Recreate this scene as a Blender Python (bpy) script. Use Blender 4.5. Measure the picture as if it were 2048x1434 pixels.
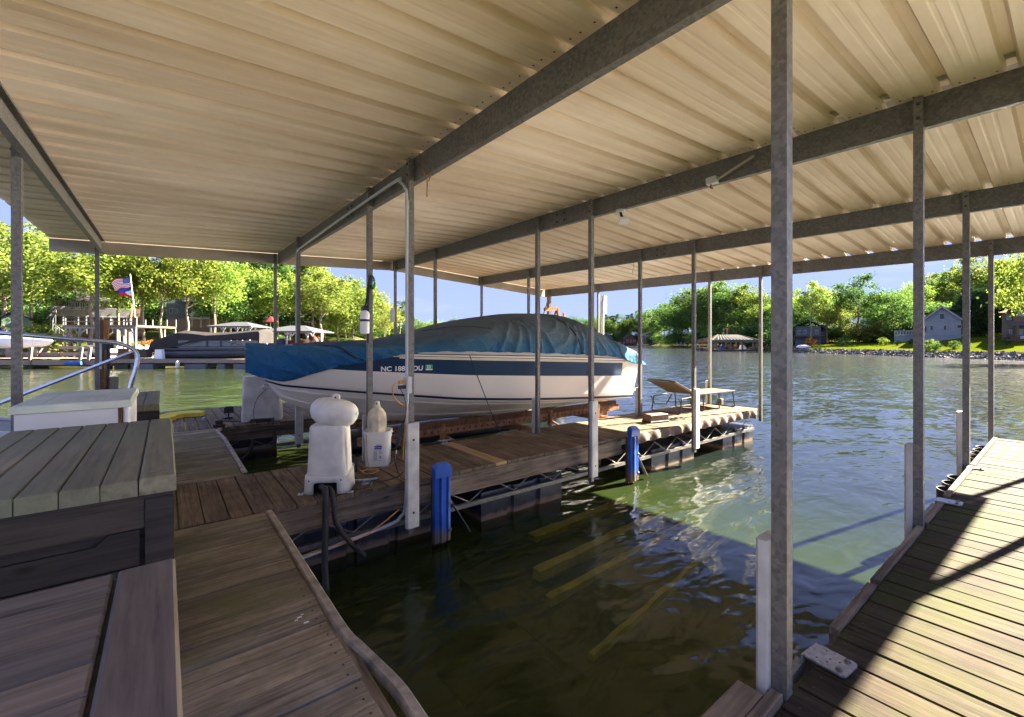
import bpy, math, random
from mathutils import Vector, Matrix
R = math.radians
random.seed(7)
scene = bpy.context.scene
COL = scene.collection
for _o in list(bpy.data.objects):
    bpy.data.objects.remove(_o)

# ------------------------------------------------------------------ camera, sky, sun, exposure
EYE = 1.30                      # metres above the dock boards (z = 0)
FPX, U0, V0 = 884.0, 1024.0, 686.0
YAW = -38.13
cam_d = bpy.data.cameras.new('camera')
cam_d.sensor_width = 36.0
cam_d.lens = FPX / 2048 * 36.0
cam_d.shift_y = -31.0 / 2048
cam_d.clip_start = 0.05
cam_d.clip_end = 4000
cam = bpy.data.objects.new('camera', cam_d)
COL.objects.link(cam)
cam.location = (0, 0, EYE)
cam.rotation_euler = (R(90), 0, R(YAW))
scene.camera = cam

SUN_AZ, SUN_EL = -12.0, 33.0    # azimuth counted from +X towards +Y
sd = Vector((math.cos(R(SUN_AZ)) * math.cos(R(SUN_EL)), math.sin(R(SUN_AZ)) * math.cos(R(SUN_EL)), math.sin(R(SUN_EL))))
sun_d = bpy.data.lights.new('sun', 'SUN')
sun_d.energy = 4.8
sun_d.angle = R(0.55)
sun_d.color = (1.0, 0.89, 0.72)
sun = bpy.data.objects.new('sun', sun_d)
COL.objects.link(sun)
sun.rotation_euler = sd.to_track_quat('Z', 'Y').to_euler()

world = bpy.data.worlds.new('World')
scene.world = world
world.use_nodes = True
wn, wl = world.node_tree.nodes, world.node_tree.links
wn.clear()
w_out = wn.new('ShaderNodeOutputWorld')
w_bg = wn.new('ShaderNodeBackground')
w_bg.inputs['Strength'].default_value = 0.10
w_sky = wn.new('ShaderNodeTexSky')
w_sky.sky_type = 'NISHITA'
w_sky.sun_disc = False
w_sky.sun_elevation = R(SUN_EL)
w_sky.sun_rotation = R(90 - SUN_AZ)
w_sky.air_density = 1.0
w_sky.dust_density = 0.2
w_sky.ozone_density = 1.2
# thin high cloud streaks
w_tc = wn.new('ShaderNodeTexCoord')
w_map = wn.new('ShaderNodeMapping')
w_map.inputs['Scale'].default_value = (2.2, 2.2, 14.0)
w_no = wn.new('ShaderNodeTexNoise')
w_no.inputs['Scale'].default_value = 1.6
w_no.inputs['Detail'].default_value = 5
w_ra = wn.new('ShaderNodeValToRGB')
w_ra.color_ramp.elements[0].position = 0.60
w_ra.color_ramp.elements[1].position = 0.78
w_ra.color_ramp.elements[1].color = (0.45, 0.45, 0.45, 1)
w_mx = wn.new('ShaderNodeMixRGB')
w_mx.inputs[2].default_value = (0.85, 0.87, 1.0, 1)
wl.new(w_tc.outputs['Generated'], w_map.inputs[0])
wl.new(w_map.outputs[0], w_no.inputs['Vector'])
wl.new(w_no.outputs['Fac'], w_ra.inputs[0])
wl.new(w_ra.outputs[0], w_mx.inputs[0])
w_ga = wn.new('ShaderNodeGamma')
w_ga.inputs['Gamma'].default_value = 0.30
wl.new(w_sky.outputs[0], w_ga.inputs[0])
w_ti = wn.new('ShaderNodeMixRGB')
w_ti.blend_type = 'MULTIPLY'
w_ti.inputs[0].default_value = 1.0
w_ti.inputs[2].default_value = (0.70, 0.775, 1.20, 1)
wl.new(w_ga.outputs[0], w_ti.inputs[1])
w_hs = wn.new('ShaderNodeHueSaturation')
w_hs.inputs['Saturation'].default_value = 1.22
wl.new(w_ti.outputs[0], w_hs.inputs['Color'])
w_fl = wn.new('ShaderNodeMixRGB')          # even out the glare towards the horizon: the photograph's sky is a soft plain blue
w_fl.inputs[0].default_value = 0.80
w_fl.inputs[2].default_value = (0.335, 0.415, 0.86, 1)
wl.new(w_hs.outputs[0], w_fl.inputs[1])
wl.new(w_fl.outputs[0], w_mx.inputs[1])
wl.new(w_mx.outputs[0], w_bg.inputs['Color'])
wl.new(w_bg.outputs[0], w_out.inputs[0])

vs = scene.view_settings
scene.display_settings.display_device = 'sRGB'
vs.view_transform = 'Standard'
vs.look = 'None'
vs.gamma = 1.0
vs.use_curve_mapping = False
vs.exposure = 3.6

cy = scene.cycles
cy.use_denoising = True
cy.max_bounces = 10
cy.diffuse_bounces = 5
cy.glossy_bounces = 4
cy.transparent_max_bounces = 12
cy.transmission_bounces = 4
cy.sample_clamp_indirect = 60.0
cy.caustics_reflective = True
cy.caustics_refractive = False
cy.blur_glossy = 0.3

# ------------------------------------------------------------------ projection helpers (photo pixel -> place)
_RX, _RY = math.cos(R(YAW)), math.sin(R(YAW))
_FX, _FY = -math.sin(R(YAW)), math.cos(R(YAW))
WATER = -0.64
def PF(u, v, f):
    t = (u - U0) / FPX * f
    return Vector((_RX * t + _FX * f, _RY * t + _FY * f, EYE - (v - V0) / FPX * f))
def G(u, v, z=0.0):
    return PF(u, v, (EYE - z) * FPX / (v - V0))
def fwd_y(u, Y):
    return Y / (_RY * (u - U0) / FPX + _FY)

# ------------------------------------------------------------------ mesh builder
class MB:
    def __init__(s):
        s.v, s.f, s.m = [], [], []
    def add(s, vs_, fs, mi=0):
        o = len(s.v)
        s.v += [tuple(p) for p in vs_]
        s.f += [tuple(i + o for i in q) for q in fs]
        s.m += [mi] * len(fs)
        return s
    def box(s, x0, x1, y0, y1, z0, z1, mi=0):
        return s.add([(x0, y0, z0), (x1, y0, z0), (x1, y1, z0), (x0, y1, z0), (x0, y0, z1), (x1, y0, z1), (x1, y1, z1), (x0, y1, z1)],
                     [(0, 3, 2, 1), (4, 5, 6, 7), (0, 1, 5, 4), (1, 2, 6, 5), (2, 3, 7, 6), (3, 0, 4, 7)], mi)
    def cham(s, x0, x1, y0, y1, z0, z1, c, mi=0):
        """box with its upper edges chamfered"""
        v = [(x0, y0, z0), (x1, y0, z0), (x1, y1, z0), (x0, y1, z0), (x0, y0, z1 - c), (x1, y0, z1 - c), (x1, y1, z1 - c), (x0, y1, z1 - c),
             (x0 + c, y0 + c, z1), (x1 - c, y0 + c, z1), (x1 - c, y1 - c, z1), (x0 + c, y1 - c, z1)]
        f = [(0, 3, 2, 1), (8, 9, 10, 11)]
        for i in range(4):
            j = (i + 1) % 4
            f += [(i, j, 4 + j, 4 + i), (4 + i, 4 + j, 8 + j, 8 + i)]
        return s.add(v, f, mi)
    def rbox(s, cx, cy_, z0, z1, wx, wy, r, n=4, taper=1.0, mi=0, rows=None):
        """rounded-rectangle tower; rows = [(z, scale)]"""
        rows = rows or [(z0, 1.0), (z1, taper)]
        ring = []
        for qx, qy, a0 in ((1, 1, 0), (-1, 1, 90), (-1, -1, 180), (1, -1, 270)):
            for k in range(n + 1):
                a = R(a0 + 90 * k / n)
                ring.append((qx * (wx / 2 - r) + r * math.cos(a), qy * (wy / 2 - r) + r * math.sin(a)))
        m = len(ring)
        v, f = [], []
        for z, sc in rows:
            v += [(cx + x * sc, cy_ + y * sc, z) for x, y in ring]
        for i in range(len(rows) - 1):
            for j in range(m):
                k = (j + 1) % m
                f.append((i * m + j, i * m + k, (i + 1) * m + k, (i + 1) * m + j))
        f.append(tuple(range((len(rows) - 1) * m, len(rows) * m)))
        f.append(tuple(reversed(range(m))))
        return s.add(v, f, mi)
    def tube(s, path, r, n=8, mi=0, closed=False):
        P = [Vector(p) for p in path]
        rr = r if isinstance(r, (list, tuple)) else [r] * len(P)
        v, f = [], []
        up = Vector((0, 0, 1))
        prev = None
        for i, p in enumerate(P):
            a = P[i - 1] if (i > 0 or closed) else p
            b = P[(i + 1) % len(P)] if (i < len(P) - 1 or closed) else p
            d = (b - a)
            if d.length < 1e-9:
                d = Vector((0, 0, 1))
            d.normalize()
            if prev is None:
                u = d.cross(up if abs(d.z) < 0.9 else Vector((1, 0, 0))).normalized()
            else:
                u = (prev - d * prev.dot(d))
                u = u.normalized() if u.length > 1e-6 else d.cross(Vector((1, 0, 0))).normalized()
            prev = u
            w = d.cross(u)
            for k in range(n):
                an = 2 * math.pi * k / n
                v.append(p + (u * math.cos(an) + w * math.sin(an)) * rr[i])
        L = len(P)
        for i in range(L - 1 + (1 if closed else 0)):
            i2 = (i + 1) % L
            for k in range(n):
                k2 = (k + 1) % n
                f.append((i * n + k, i * n + k2, i2 * n + k2, i2 * n + k))
        if not closed:
            f.append(tuple(reversed(range(n))))
            f.append(tuple(range((L - 1) * n, L * n)))
        return s.add(v, f, mi)
    def lathe(s, prof, n=16, c=(0, 0, 0), mi=0, sx=1.0, sy=1.0):
        v, f = [], []
        for r, z in prof:
            for k in range(n):
                a = 2 * math.pi * k / n
                v.append((c[0] + r * math.cos(a) * sx, c[1] + r * math.sin(a) * sy, c[2] + z))
        for i in range(len(prof) - 1):
            for k in range(n):
                k2 = (k + 1) % n
                f.append((i * n + k, i * n + k2, (i + 1) * n + k2, (i + 1) * n + k))
        f.append(tuple(reversed(range(n))))
        f.append(tuple(range((len(prof) - 1) * n, len(prof) * n)))
        return s.add(v, f, mi)
    def bar(s, a, b, w, h=None, mi=0, up=(0, 0, 1)):
        """rectangular bar between two points"""
        a, b = Vector(a), Vector(b)
        h = h or w
        d = (b - a).normalized()
        u = d.cross(Vector(up))
        if u.length < 1e-4:
            u = d.cross(Vector((1, 0, 0)))
        u.normalize()
        q = u.cross(d)
        v = []
        for p in (a, b):
            for i, j in ((-1, -1), (1, -1), (1, 1), (-1, 1)):
                v.append(p + u * (i * w / 2) + q * (j * h / 2))
        return s.add(v, [(3, 2, 1, 0), (4, 5, 6, 7), (0, 1, 5, 4), (1, 2, 6, 5), (2, 3, 7, 6), (3, 0, 4, 7)], mi)
    def prism(s, poly, fn, a, b, mi=0):
        """extrude a 2-D polygon: fn(p, q, t) -> xyz, t in (a, b)"""
        n = len(poly)
        v = [fn(p, q, a) for p, q in poly] + [fn(p, q, b) for p, q in poly]
        f = [tuple(range(n)), tuple(reversed(range(n, 2 * n)))]
        for i in range(n):
            j = (i + 1) % n
            f.append((i, i + n, j + n, j))
        return s.add(v, f, mi)
    def grid(s, rows, mi=0, close=False):
        n = len(rows[0])
        v = [p for r in rows for p in r]
        f = []
        for i in range(len(rows) - 1):
            for j in range(n - 1 + (1 if close else 0)):
                k = (j + 1) % n
                f.append((i * n + j, i * n + k, (i + 1) * n + k, (i + 1) * n + j))
        return s.add(v, f, mi)
    def mesh(s, name, mats, smooth=False):
        me = bpy.data.meshes.new(name)
        me.from_pydata(s.v, [], s.f)
        for m in (mats if isinstance(mats, (list, tuple)) else [mats]):
            me.materials.append(m)
        if any(s.m):
            me.polygons.foreach_set('material_index', s.m)
        if smooth:
            me.polygons.foreach_set('use_smooth', [True] * len(me.polygons))
            try:
                me.set_sharp_from_angle(angle=R(40))
            except Exception:
                pass
        me.update()
        return me
    def build(s, name, mats, parent=None, smooth=False, loc=(0, 0, 0), rz=0.0):
        o = bpy.data.objects.new(name, s.mesh(name, mats, smooth))
        COL.objects.link(o)
        o.location = loc
        o.rotation_euler = (0, 0, rz)
        if parent is not None:
            o.parent = parent
        return o

def tag(o, label=None, cat=None, group=None, kind=None):
    if label: o['label'] = label
    if cat: o['category'] = cat
    if group: o['group'] = group
    if kind: o['kind'] = kind
    return o
def thing(name, label, cat, loc=(0, 0, 0), rz=0.0, group=None):
    o = bpy.data.objects.new(name, None)
    COL.objects.link(o)
    o.empty_display_size = 0.2
    o.location = loc
    o.rotation_euler = (0, 0, rz)
    return tag(o, label, cat, group)
def put(name, me, parent=None, loc=(0, 0, 0), rot=(0, 0, 0), sc=(1, 1, 1)):
    o = bpy.data.objects.new(name, me)
    COL.objects.link(o)
    o.location, o.rotation_euler, o.scale = loc, rot, sc
    if parent is not None:
        o.parent = parent
    return o
KIDS = {}
def copy_tree(o, parent=None, **kw):
    c = o.copy()
    COL.objects.link(c)
    if parent is not None:
        c.parent = parent
    for ch in [x for x in list(COL.objects) if x.parent is o]:
        copy_tree(ch, c)
    return c
def text(name, body, size, mat, parent, loc, rot, shear=0.0, extrude=0.0008, sx=1.0, bold=0.0):
    cu = bpy.data.curves.new(name, 'FONT')
    cu.body = body
    cu.size = size
    cu.shear = shear
    cu.extrude = extrude
    cu.offset = bold
    cu.materials.append(mat)
    o = bpy.data.objects.new(name, cu)
    COL.objects.link(o)
    o.location, o.rotation_euler, o.scale = loc, rot, (sx, 1, 1)
    o.parent = parent
    me = bpy.data.meshes.new_from_object(o)
    bpy.data.objects.remove(o)
    o = bpy.data.objects.new(name, me)
    COL.objects.link(o)
    o.location, o.rotation_euler, o.scale = loc, rot, (sx, 1, 1)
    o.parent = parent
    return o
# ------------------------------------------------------------------ materials
class NT:
    def __init__(s, name):
        s.m = bpy.data.materials.new(name)
        s.m.use_nodes = True
        s.n, s.l = s.m.node_tree.nodes, s.m.node_tree.links
        s.b = s.n['Principled BSDF']
        s.out = s.n['Material Output']
    def new(s, t, **kw):
        n = s.n.new('ShaderNode' + t)
        for k, v in kw.items():
            setattr(n, k, v)
        return n
    def link(s, a, b):
        s.l.new(a, b)
    def noise(s, vec, scale, detail=4, rough=0.55, dist=0.0):
        n = s.new('TexNoise')
        n.inputs['Scale'].default_value = scale
        n.inputs['Detail'].default_value = detail
        n.inputs['Roughness'].default_value = rough
        n.inputs['Distortion'].default_value = dist
        if vec is not None:
            s.link(vec, n.inputs['Vector'])
        return n.outputs['Fac']
    def coords(s, scale=(1, 1, 1), world=False, rnd=True):
        tc = s.new('TexCoord')
        src = tc.outputs['Object']
        if world:
            g = s.new('NewGeometry')
            src = g.outputs['Position']
        mp = s.new('Mapping')
        mp.inputs['Scale'].default_value = scale
        s.link(src, mp.inputs[0])
        if rnd and not world:
            oi = s.new('ObjectInfo')
            mu = s.new('Math', operation='MULTIPLY')
            mu.inputs[1].default_value = 87.0
            s.link(oi.outputs['Random'], mu.inputs[0])
            cb = s.new('CombineXYZ')
            for i in range(3):
                s.link(mu.outputs[0], cb.inputs[i])
            s.link(cb.outputs[0], mp.inputs['Location'])
        return mp.outputs[0]
    def ramp(s, fac, stops):
        r = s.new('ValToRGB')
        e = r.color_ramp.elements
        while len(e) < len(stops):
            e.new(0.5)
        for el, (p, c) in zip(e, stops):
            el.position = p
            el.color = (*c, 1) if len(c) == 3 else c
        s.link(fac, r.inputs[0])
        return r.outputs[0]
    def mix(s, fac, a, b, mode='MIX'):
        m = s.new('MixRGB', blend_type=mode)
        for i, x in ((0, fac), (1, a), (2, b)):
            if hasattr(x, 'links') or hasattr(x, 'is_linked'):
                s.link(x, m.inputs[i])
            elif i == 0:
                m.inputs[0].default_value = x
            else:
                m.inputs[i].default_value = (*x, 1)
        return m.outputs[0]
    def bump(s, h, strength=0.3, dist=0.01, normal=None):
        b = s.new('Bump')
        b.inputs['Strength'].default_value = strength
        b.inputs['Distance'].default_value = dist
        s.link(h, b.inputs['Height'])
        if normal is not None:
            s.link(normal, b.inputs['Normal'])
        return b.outputs[0]
    def set(s, **kw):
        for k, v in kw.items():
            k = k.replace('_', ' ')
            if hasattr(v, 'is_linked'):
                s.link(v, s.b.inputs[k])
            else:
                s.b.inputs[k].default_value = v if not (isinstance(v, tuple) and len(v) == 3) else (*v, 1)
        return s.m

def plain(name, col, rough=0.6, metal=0.0, var=0.12, scale=6.0, bump=0.0, spec=0.4, world=False):
    t = NT(name)
    c = t.coords(world=world)
    n = t.noise(c, scale, 4, 0.6)
    lo = tuple(x * (1 - var) for x in col)
    hi = tuple(min(1, x * (1 + var)) for x in col)
    kw = dict(Base_Color=t.ramp(n, [(0.3, lo), (0.7, hi)]), Roughness=rough, Metallic=metal)
    if bump:
        kw['Normal'] = t.bump(t.noise(c, scale * 8, 3), bump, 0.004)
    t.b.inputs['Specular IOR Level'].default_value = spec if rough < 0.79 else 0.05
    return t.set(**kw)

def wood(name, dark, light, axis='Y', rough=0.8, moss=None, grain=32.0, bump=0.7, stain=0.5):
    t = NT(name)
    sc = {'Y': (1, 0.06, 1), 'X': (0.06, 1, 1), 'Z': (1, 1, 0.06)}[axis]
    c = t.coords(sc)
    g1 = t.noise(c, grain, 6, 0.65, 0.6)
    g2 = t.noise(c, grain * 4.2, 3, 0.6)
    m = t.new('Math', operation='ADD')
    t.link(g1, m.inputs[0])
    mm = t.new('Math', operation='MULTIPLY')
    mm.inputs[1].default_value = 0.45
    t.link(g2, mm.inputs[0])
    t.link(mm.outputs[0], m.inputs[1])
    mean = tuple((a + b) / 2 for a, b in zip(dark, light))
    col = t.ramp(m.outputs[0], [(0.44, tuple(x * 0.45 for x in dark)), (0.58, dark), (0.72, mean), (0.88, light)])
    # per-board tone
    oi = t.new('ObjectInfo')
    tone = t.ramp(oi.outputs['Random'], [(0.0, (0.68, 0.68, 0.70)), (0.35, (1.0, 0.96, 0.9)), (0.7, (0.84, 0.84, 0.82)), (1.0, (1.2, 1.12, 0.98))])
    col = t.mix(1.0, col, tone, 'MULTIPLY')
    w = t.coords((1, 1, 1), world=True)
    st = t.noise(w, 2.3, 5, 0.62)
    col = t.mix(t.ramp(st, [(0.38, (stain,) * 3), (0.62, (0.0,) * 3)]), col, tuple(x * 0.42 for x in dark))
    if moss is not None:
        ms = t.noise(w, 1.1, 6, 0.7)
        col = t.mix(t.ramp(ms, [(0.44, (0, 0, 0)), (0.60, (0.8, 0.8, 0.8))]), col, moss)
    # knots
    kc = t.coords({'Y': (1, 0.45, 1), 'X': (0.45, 1, 1), 'Z': (1, 1, 0.45)}[axis])
    vo = t.new('TexVoronoi')
    vo.inputs['Scale'].default_value = 4.2
    t.link(kc, vo.inputs['Vector'])
    col = t.mix(t.ramp(vo.outputs['Distance'], [(0.02, (0.75,) * 3), (0.085, (0.0,) * 3)]), col, tuple(x * 0.35 for x in dark))
    return t.set(Base_Color=col, Roughness=rough, Normal=t.bump(m.outputs[0], bump, 0.004), Specular_IOR_Level=0.1)
def tidemark(name, col, rough, z0, z1, stain, var=0.4, scale=7, fade=None):
    """plastic with a band of dried algae and silt near the waterline"""
    t = NT(name)
    c = t.coords((1, 1, 1), world=True)
    n = t.noise(c, scale, 5, 0.65)
    base = t.ramp(n, [(0.3, tuple(x * (1 - var) for x in col)), (0.7, tuple(x * (1 + var) for x in col))])
    if fade:
        n3 = t.noise(c, 2.2, 6, 0.7)
        base = t.mix(t.ramp(n3, [(0.5, (0, 0, 0)), (0.75, (0.7,) * 3)]), base, fade)
    sp = t.new('SeparateXYZ'); t.link(c, sp.inputs[0])
    mr = t.new('MapRange'); mr.inputs['From Min'].default_value = z1; mr.inputs['From Max'].default_value = z0
    t.link(sp.outputs[2], mr.inputs['Value'])
    ad = t.new('Math', operation='MULTIPLY_ADD'); ad.inputs[1].default_value = 0.9; ad.inputs[2].default_value = -0.45
    t.link(n, ad.inputs[0])
    a2 = t.new('Math', operation='ADD'); t.link(mr.outputs[0], a2.inputs[0]); t.link(ad.outputs[0], a2.inputs[1])
    col_ = t.mix(t.ramp(a2.outputs[0], [(0.35, (0, 0, 0)), (0.75, (1, 1, 1))]), base, stain)
    return t.set(Base_Color=col_, Roughness=rough, Normal=t.bump(n, 0.15, 0.004))

M = {}
M['deck'] = wood('weathered_deck_wood', (0.245, 0.20, 0.15), (0.50, 0.43, 0.33), 'X', moss=(0.17, 0.17, 0.08))
M['deck_y'] = wood('weathered_deck_wood_cross', (0.135, 0.098, 0.062), (0.30, 0.232, 0.158), 'Y')
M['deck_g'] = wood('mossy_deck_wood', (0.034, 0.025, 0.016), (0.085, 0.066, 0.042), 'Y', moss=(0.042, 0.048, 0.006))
M['deck_new'] = wood('newer_deck_board', (0.34, 0.23, 0.11), (0.55, 0.40, 0.22), 'Y', stain=0.1)
M['rim'] = wood('rim_timber', (0.10, 0.08, 0.062), (0.30, 0.24, 0.18), 'X', grain=14, bump=0.7)
M['rim_y'] = wood('rim_timber_long', (0.11, 0.085, 0.062), (0.30, 0.25, 0.18), 'Y', grain=14, bump=0.7)
M['rim_light'] = wood('pale_edge_board', (0.13, 0.095, 0.06), (0.26, 0.20, 0.14), 'X', stain=0.15)
M['shore_wood'] = wood('pale_shore_dock_timber', (0.22, 0.17, 0.13), (0.36, 0.30, 0.24), 'X', stain=0.05)
M['brown_wood'] = wood('brown_upright_timber', (0.10, 0.05, 0.025), (0.22, 0.12, 0.06), 'Z')
M['piling'] = wood('grey_piling', (0.12, 0.10, 0.08), (0.28, 0.24, 0.2), 'Z')

def galv(name, col, metal=0.55, rough=0.48, rust=0.25):
    t = NT(name)
    c = t.coords((1, 1, 1), world=True)
    v = t.new('TexVoronoi')
    v.inputs['Scale'].default_value = 62
    t.link(c, v.inputs['Vector'])
    n = t.noise(c, 9, 5, 0.65)
    k = t.mix(0.5, v.outputs['Color'], n)
    bw = t.new('RGBToBW')
    t.link(k, bw.inputs[0])
    base = t.ramp(bw.outputs[0], [(0.3, tuple(x * 0.72 for x in col)), (0.7, tuple(min(1, x * 1.25) for x in col))])
    rn = t.noise(c, 3.2, 6, 0.7)
    base = t.mix(t.ramp(rn, [(0.63, (0, 0, 0)), (0.72, (rust * 2.2,) * 3)]), base, (0.20, 0.085, 0.03))
    return t.set(Base_Color=base, Metallic=metal, Roughness=rough, Normal=t.bump(n, 0.15, 0.003))
M['galv'] = galv('galvanised_steel', (0.17, 0.16, 0.135), metal=0.35, rough=0.5)
M['galv_beam'] = galv('weathered_galvanised_beam', (0.15, 0.14, 0.122), metal=0.3, rough=0.6, rust=0.3)
M['galv_light'] = galv('bright_zinc_plate', (0.36, 0.37, 0.38), metal=0.6, rough=0.4, rust=0.0)
M['steel'] = plain('polished_aluminium_tube', (0.75, 0.76, 0.78), 0.22, 1.0, 0.03)
M['rusty'] = plain('rusty_lift_steel', (0.30, 0.15, 0.075), 0.85, 0.15, 0.45, 14, 0.4)

def sheet():
    t = NT('roof_sheet_underside')
    a = t.coords((0.22, 3.4, 1), world=True)
    n = t.noise(a, 1.3, 6, 0.62, 0.3)
    b = t.coords((0.6, 0.9, 1), world=True)
    n2 = t.noise(b, 0.9, 5, 0.6)
    col = t.ramp(n, [(0.3, (0.70, 0.53, 0.37)), (0.55, (0.88, 0.725, 0.56)), (0.8, (0.92, 0.80, 0.67))])
    col = t.mix(t.ramp(n2, [(0.40, (0.4,) * 3), (0.62, (0,) * 3)]), col, (0.46, 0.33, 0.19))
    return t.set(Base_Color=col, Roughness=0.62, Metallic=0.0, Specular_IOR_Level=0.35)
M['sheet'] = sheet()
M['fascia'] = plain('cream_fascia_metal', (0.36, 0.315, 0.24), 0.6, 0.1, 0.15, 1.5)
M['vinyl'] = plain('white_vinyl_guard', (0.52, 0.50, 0.44), 0.6, 0, 0.25, 5, 0.05)
M['blue_plastic'] = tidemark('faded_blue_plastic', (0.014, 0.085, 0.38), 0.45, -0.62, -0.34, (0.17, 0.12, 0.07), 0.25, 8, fade=(0.05, 0.15, 0.42))
M['white_plastic'] = plain('aged_white_plastic', (0.72, 0.68, 0.58), 0.5, 0, 0.16, 6, 0.12)
M['bucket'] = plain('bucket_white', (0.80, 0.78, 0.70), 0.35, 0, 0.05, 6)
M['black'] = plain('black_plastic', (0.022, 0.022, 0.025), 0.5, 0, 0.3, 8)
M['rubber'] = plain('black_rubber_hose', (0.035, 0.032, 0.03), 0.6, 0, 0.3, 8)
M['floatblk'] = tidemark('black_float_plastic', (0.028, 0.031, 0.038), 0.38, -0.64, -0.52, (0.24, 0.15, 0.08), 0.5, 7)
M['brown_cord'] = plain('tan_cord', (0.42, 0.27, 0.12), 0.7)
M['orange_cord'] = plain('orange_cord', (0.62, 0.30, 0.06), 0.55)
M['grey_box'] = plain('grey_electrical_box', (0.50, 0.50, 0.47), 0.5)
M['pvc'] = plain('grey_pvc_conduit', (0.45, 0.46, 0.47), 0.4, 0.1)
M['yellow_foam'] = plain('yellow_foam', (0.75, 0.62, 0.09), 0.8)
M['dark_box'] = wood('charcoal_resin_box', (0.034, 0.031, 0.029), (0.060, 0.055, 0.051), 'X', rough=0.55, grain=22, bump=0.25, stain=0.0)
M['dark_box_lid'] = wood('faded_resin_lid', (0.17, 0.16, 0.11), (0.28, 0.26, 0.18), 'Y', rough=0.6, grain=15, bump=0.2, moss=(0.17, 0.19, 0.12), stain=0.15)
M['near_lid'] = wood('brown_grey_resin_lid', (0.135, 0.112, 0.092), (0.24, 0.20, 0.165), 'X', rough=0.6, grain=17, bump=0.2, stain=0.1)
M['near_lid_y'] = wood('brown_grey_resin_border', (0.135, 0.112, 0.092), (0.24, 0.20, 0.165), 'Y', rough=0.6, grain=17, bump=0.2, stain=0.1)
M['white_box_lid'] = plain('greenish_white_lid', (0.56, 0.60, 0.48), 0.6, 0, 0.16, 3)
M['white_box_side'] = plain('white_box_side', (0.66, 0.66, 0.64), 0.5, 0, 0.04, 3)
M['nail'] = plain('rusty_nail_head', (0.045, 0.028, 0.02), 0.7)
M['white_paint'] = plain('white_paint', (0.8, 0.79, 0.76), 0.55, 0, 0.05)
M['decal'] = plain('white_decal', (0.85, 0.84, 0.80), 0.5, 0, 0.02)
M['green_sticker'] = plain('green_sticker', (0.06, 0.35, 0.10), 0.5)
M['navy'] = plain('navy_gelcoat', (0.018, 0.04, 0.085), 0.18, 0, 0.1, 2, 0, 0.6)
M['gelwhite'] = plain('ivory_gelcoat', (0.84, 0.77, 0.67), 0.22, 0, 0.04, 1.2, 0, 0.6)
M['gold'] = plain('gold_stripe', (0.62, 0.42, 0.13), 0.3, 0, 0.1)
M['cream'] = plain('cream_stripe', (0.80, 0.70, 0.45), 0.3, 0, 0.05)
M['stripe_worn'] = plain('dark_blue_stripe', (0.010, 0.014, 0.035), 0.4, 0, 0.5, 20)

def cover():
    t = NT('blue_boat_cover')
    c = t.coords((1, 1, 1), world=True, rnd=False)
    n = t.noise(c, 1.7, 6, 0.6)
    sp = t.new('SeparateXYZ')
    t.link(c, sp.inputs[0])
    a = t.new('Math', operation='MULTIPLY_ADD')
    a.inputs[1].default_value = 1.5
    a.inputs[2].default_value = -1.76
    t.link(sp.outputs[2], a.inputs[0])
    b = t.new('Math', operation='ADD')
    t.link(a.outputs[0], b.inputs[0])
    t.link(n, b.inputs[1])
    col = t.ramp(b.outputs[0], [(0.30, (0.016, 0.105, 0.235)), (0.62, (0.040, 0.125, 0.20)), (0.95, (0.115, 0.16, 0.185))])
    w = t.coords((2.0, 7.0, 2.0), world=True)
    h = t.noise(w, 2.6, 6, 0.6, 1.2)
    return t.set(Base_Color=col, Roughness=0.8, Specular_IOR_Level=0.2, Normal=t.bump(h, 0.8, 0.04))
M['cover'] = cover()
M['seam'] = plain('cover_stitching', (0.03, 0.07, 0.10), 0.8)
M['strap'] = plain('black_strap', (0.012, 0.013, 0.02), 0.7)

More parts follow.
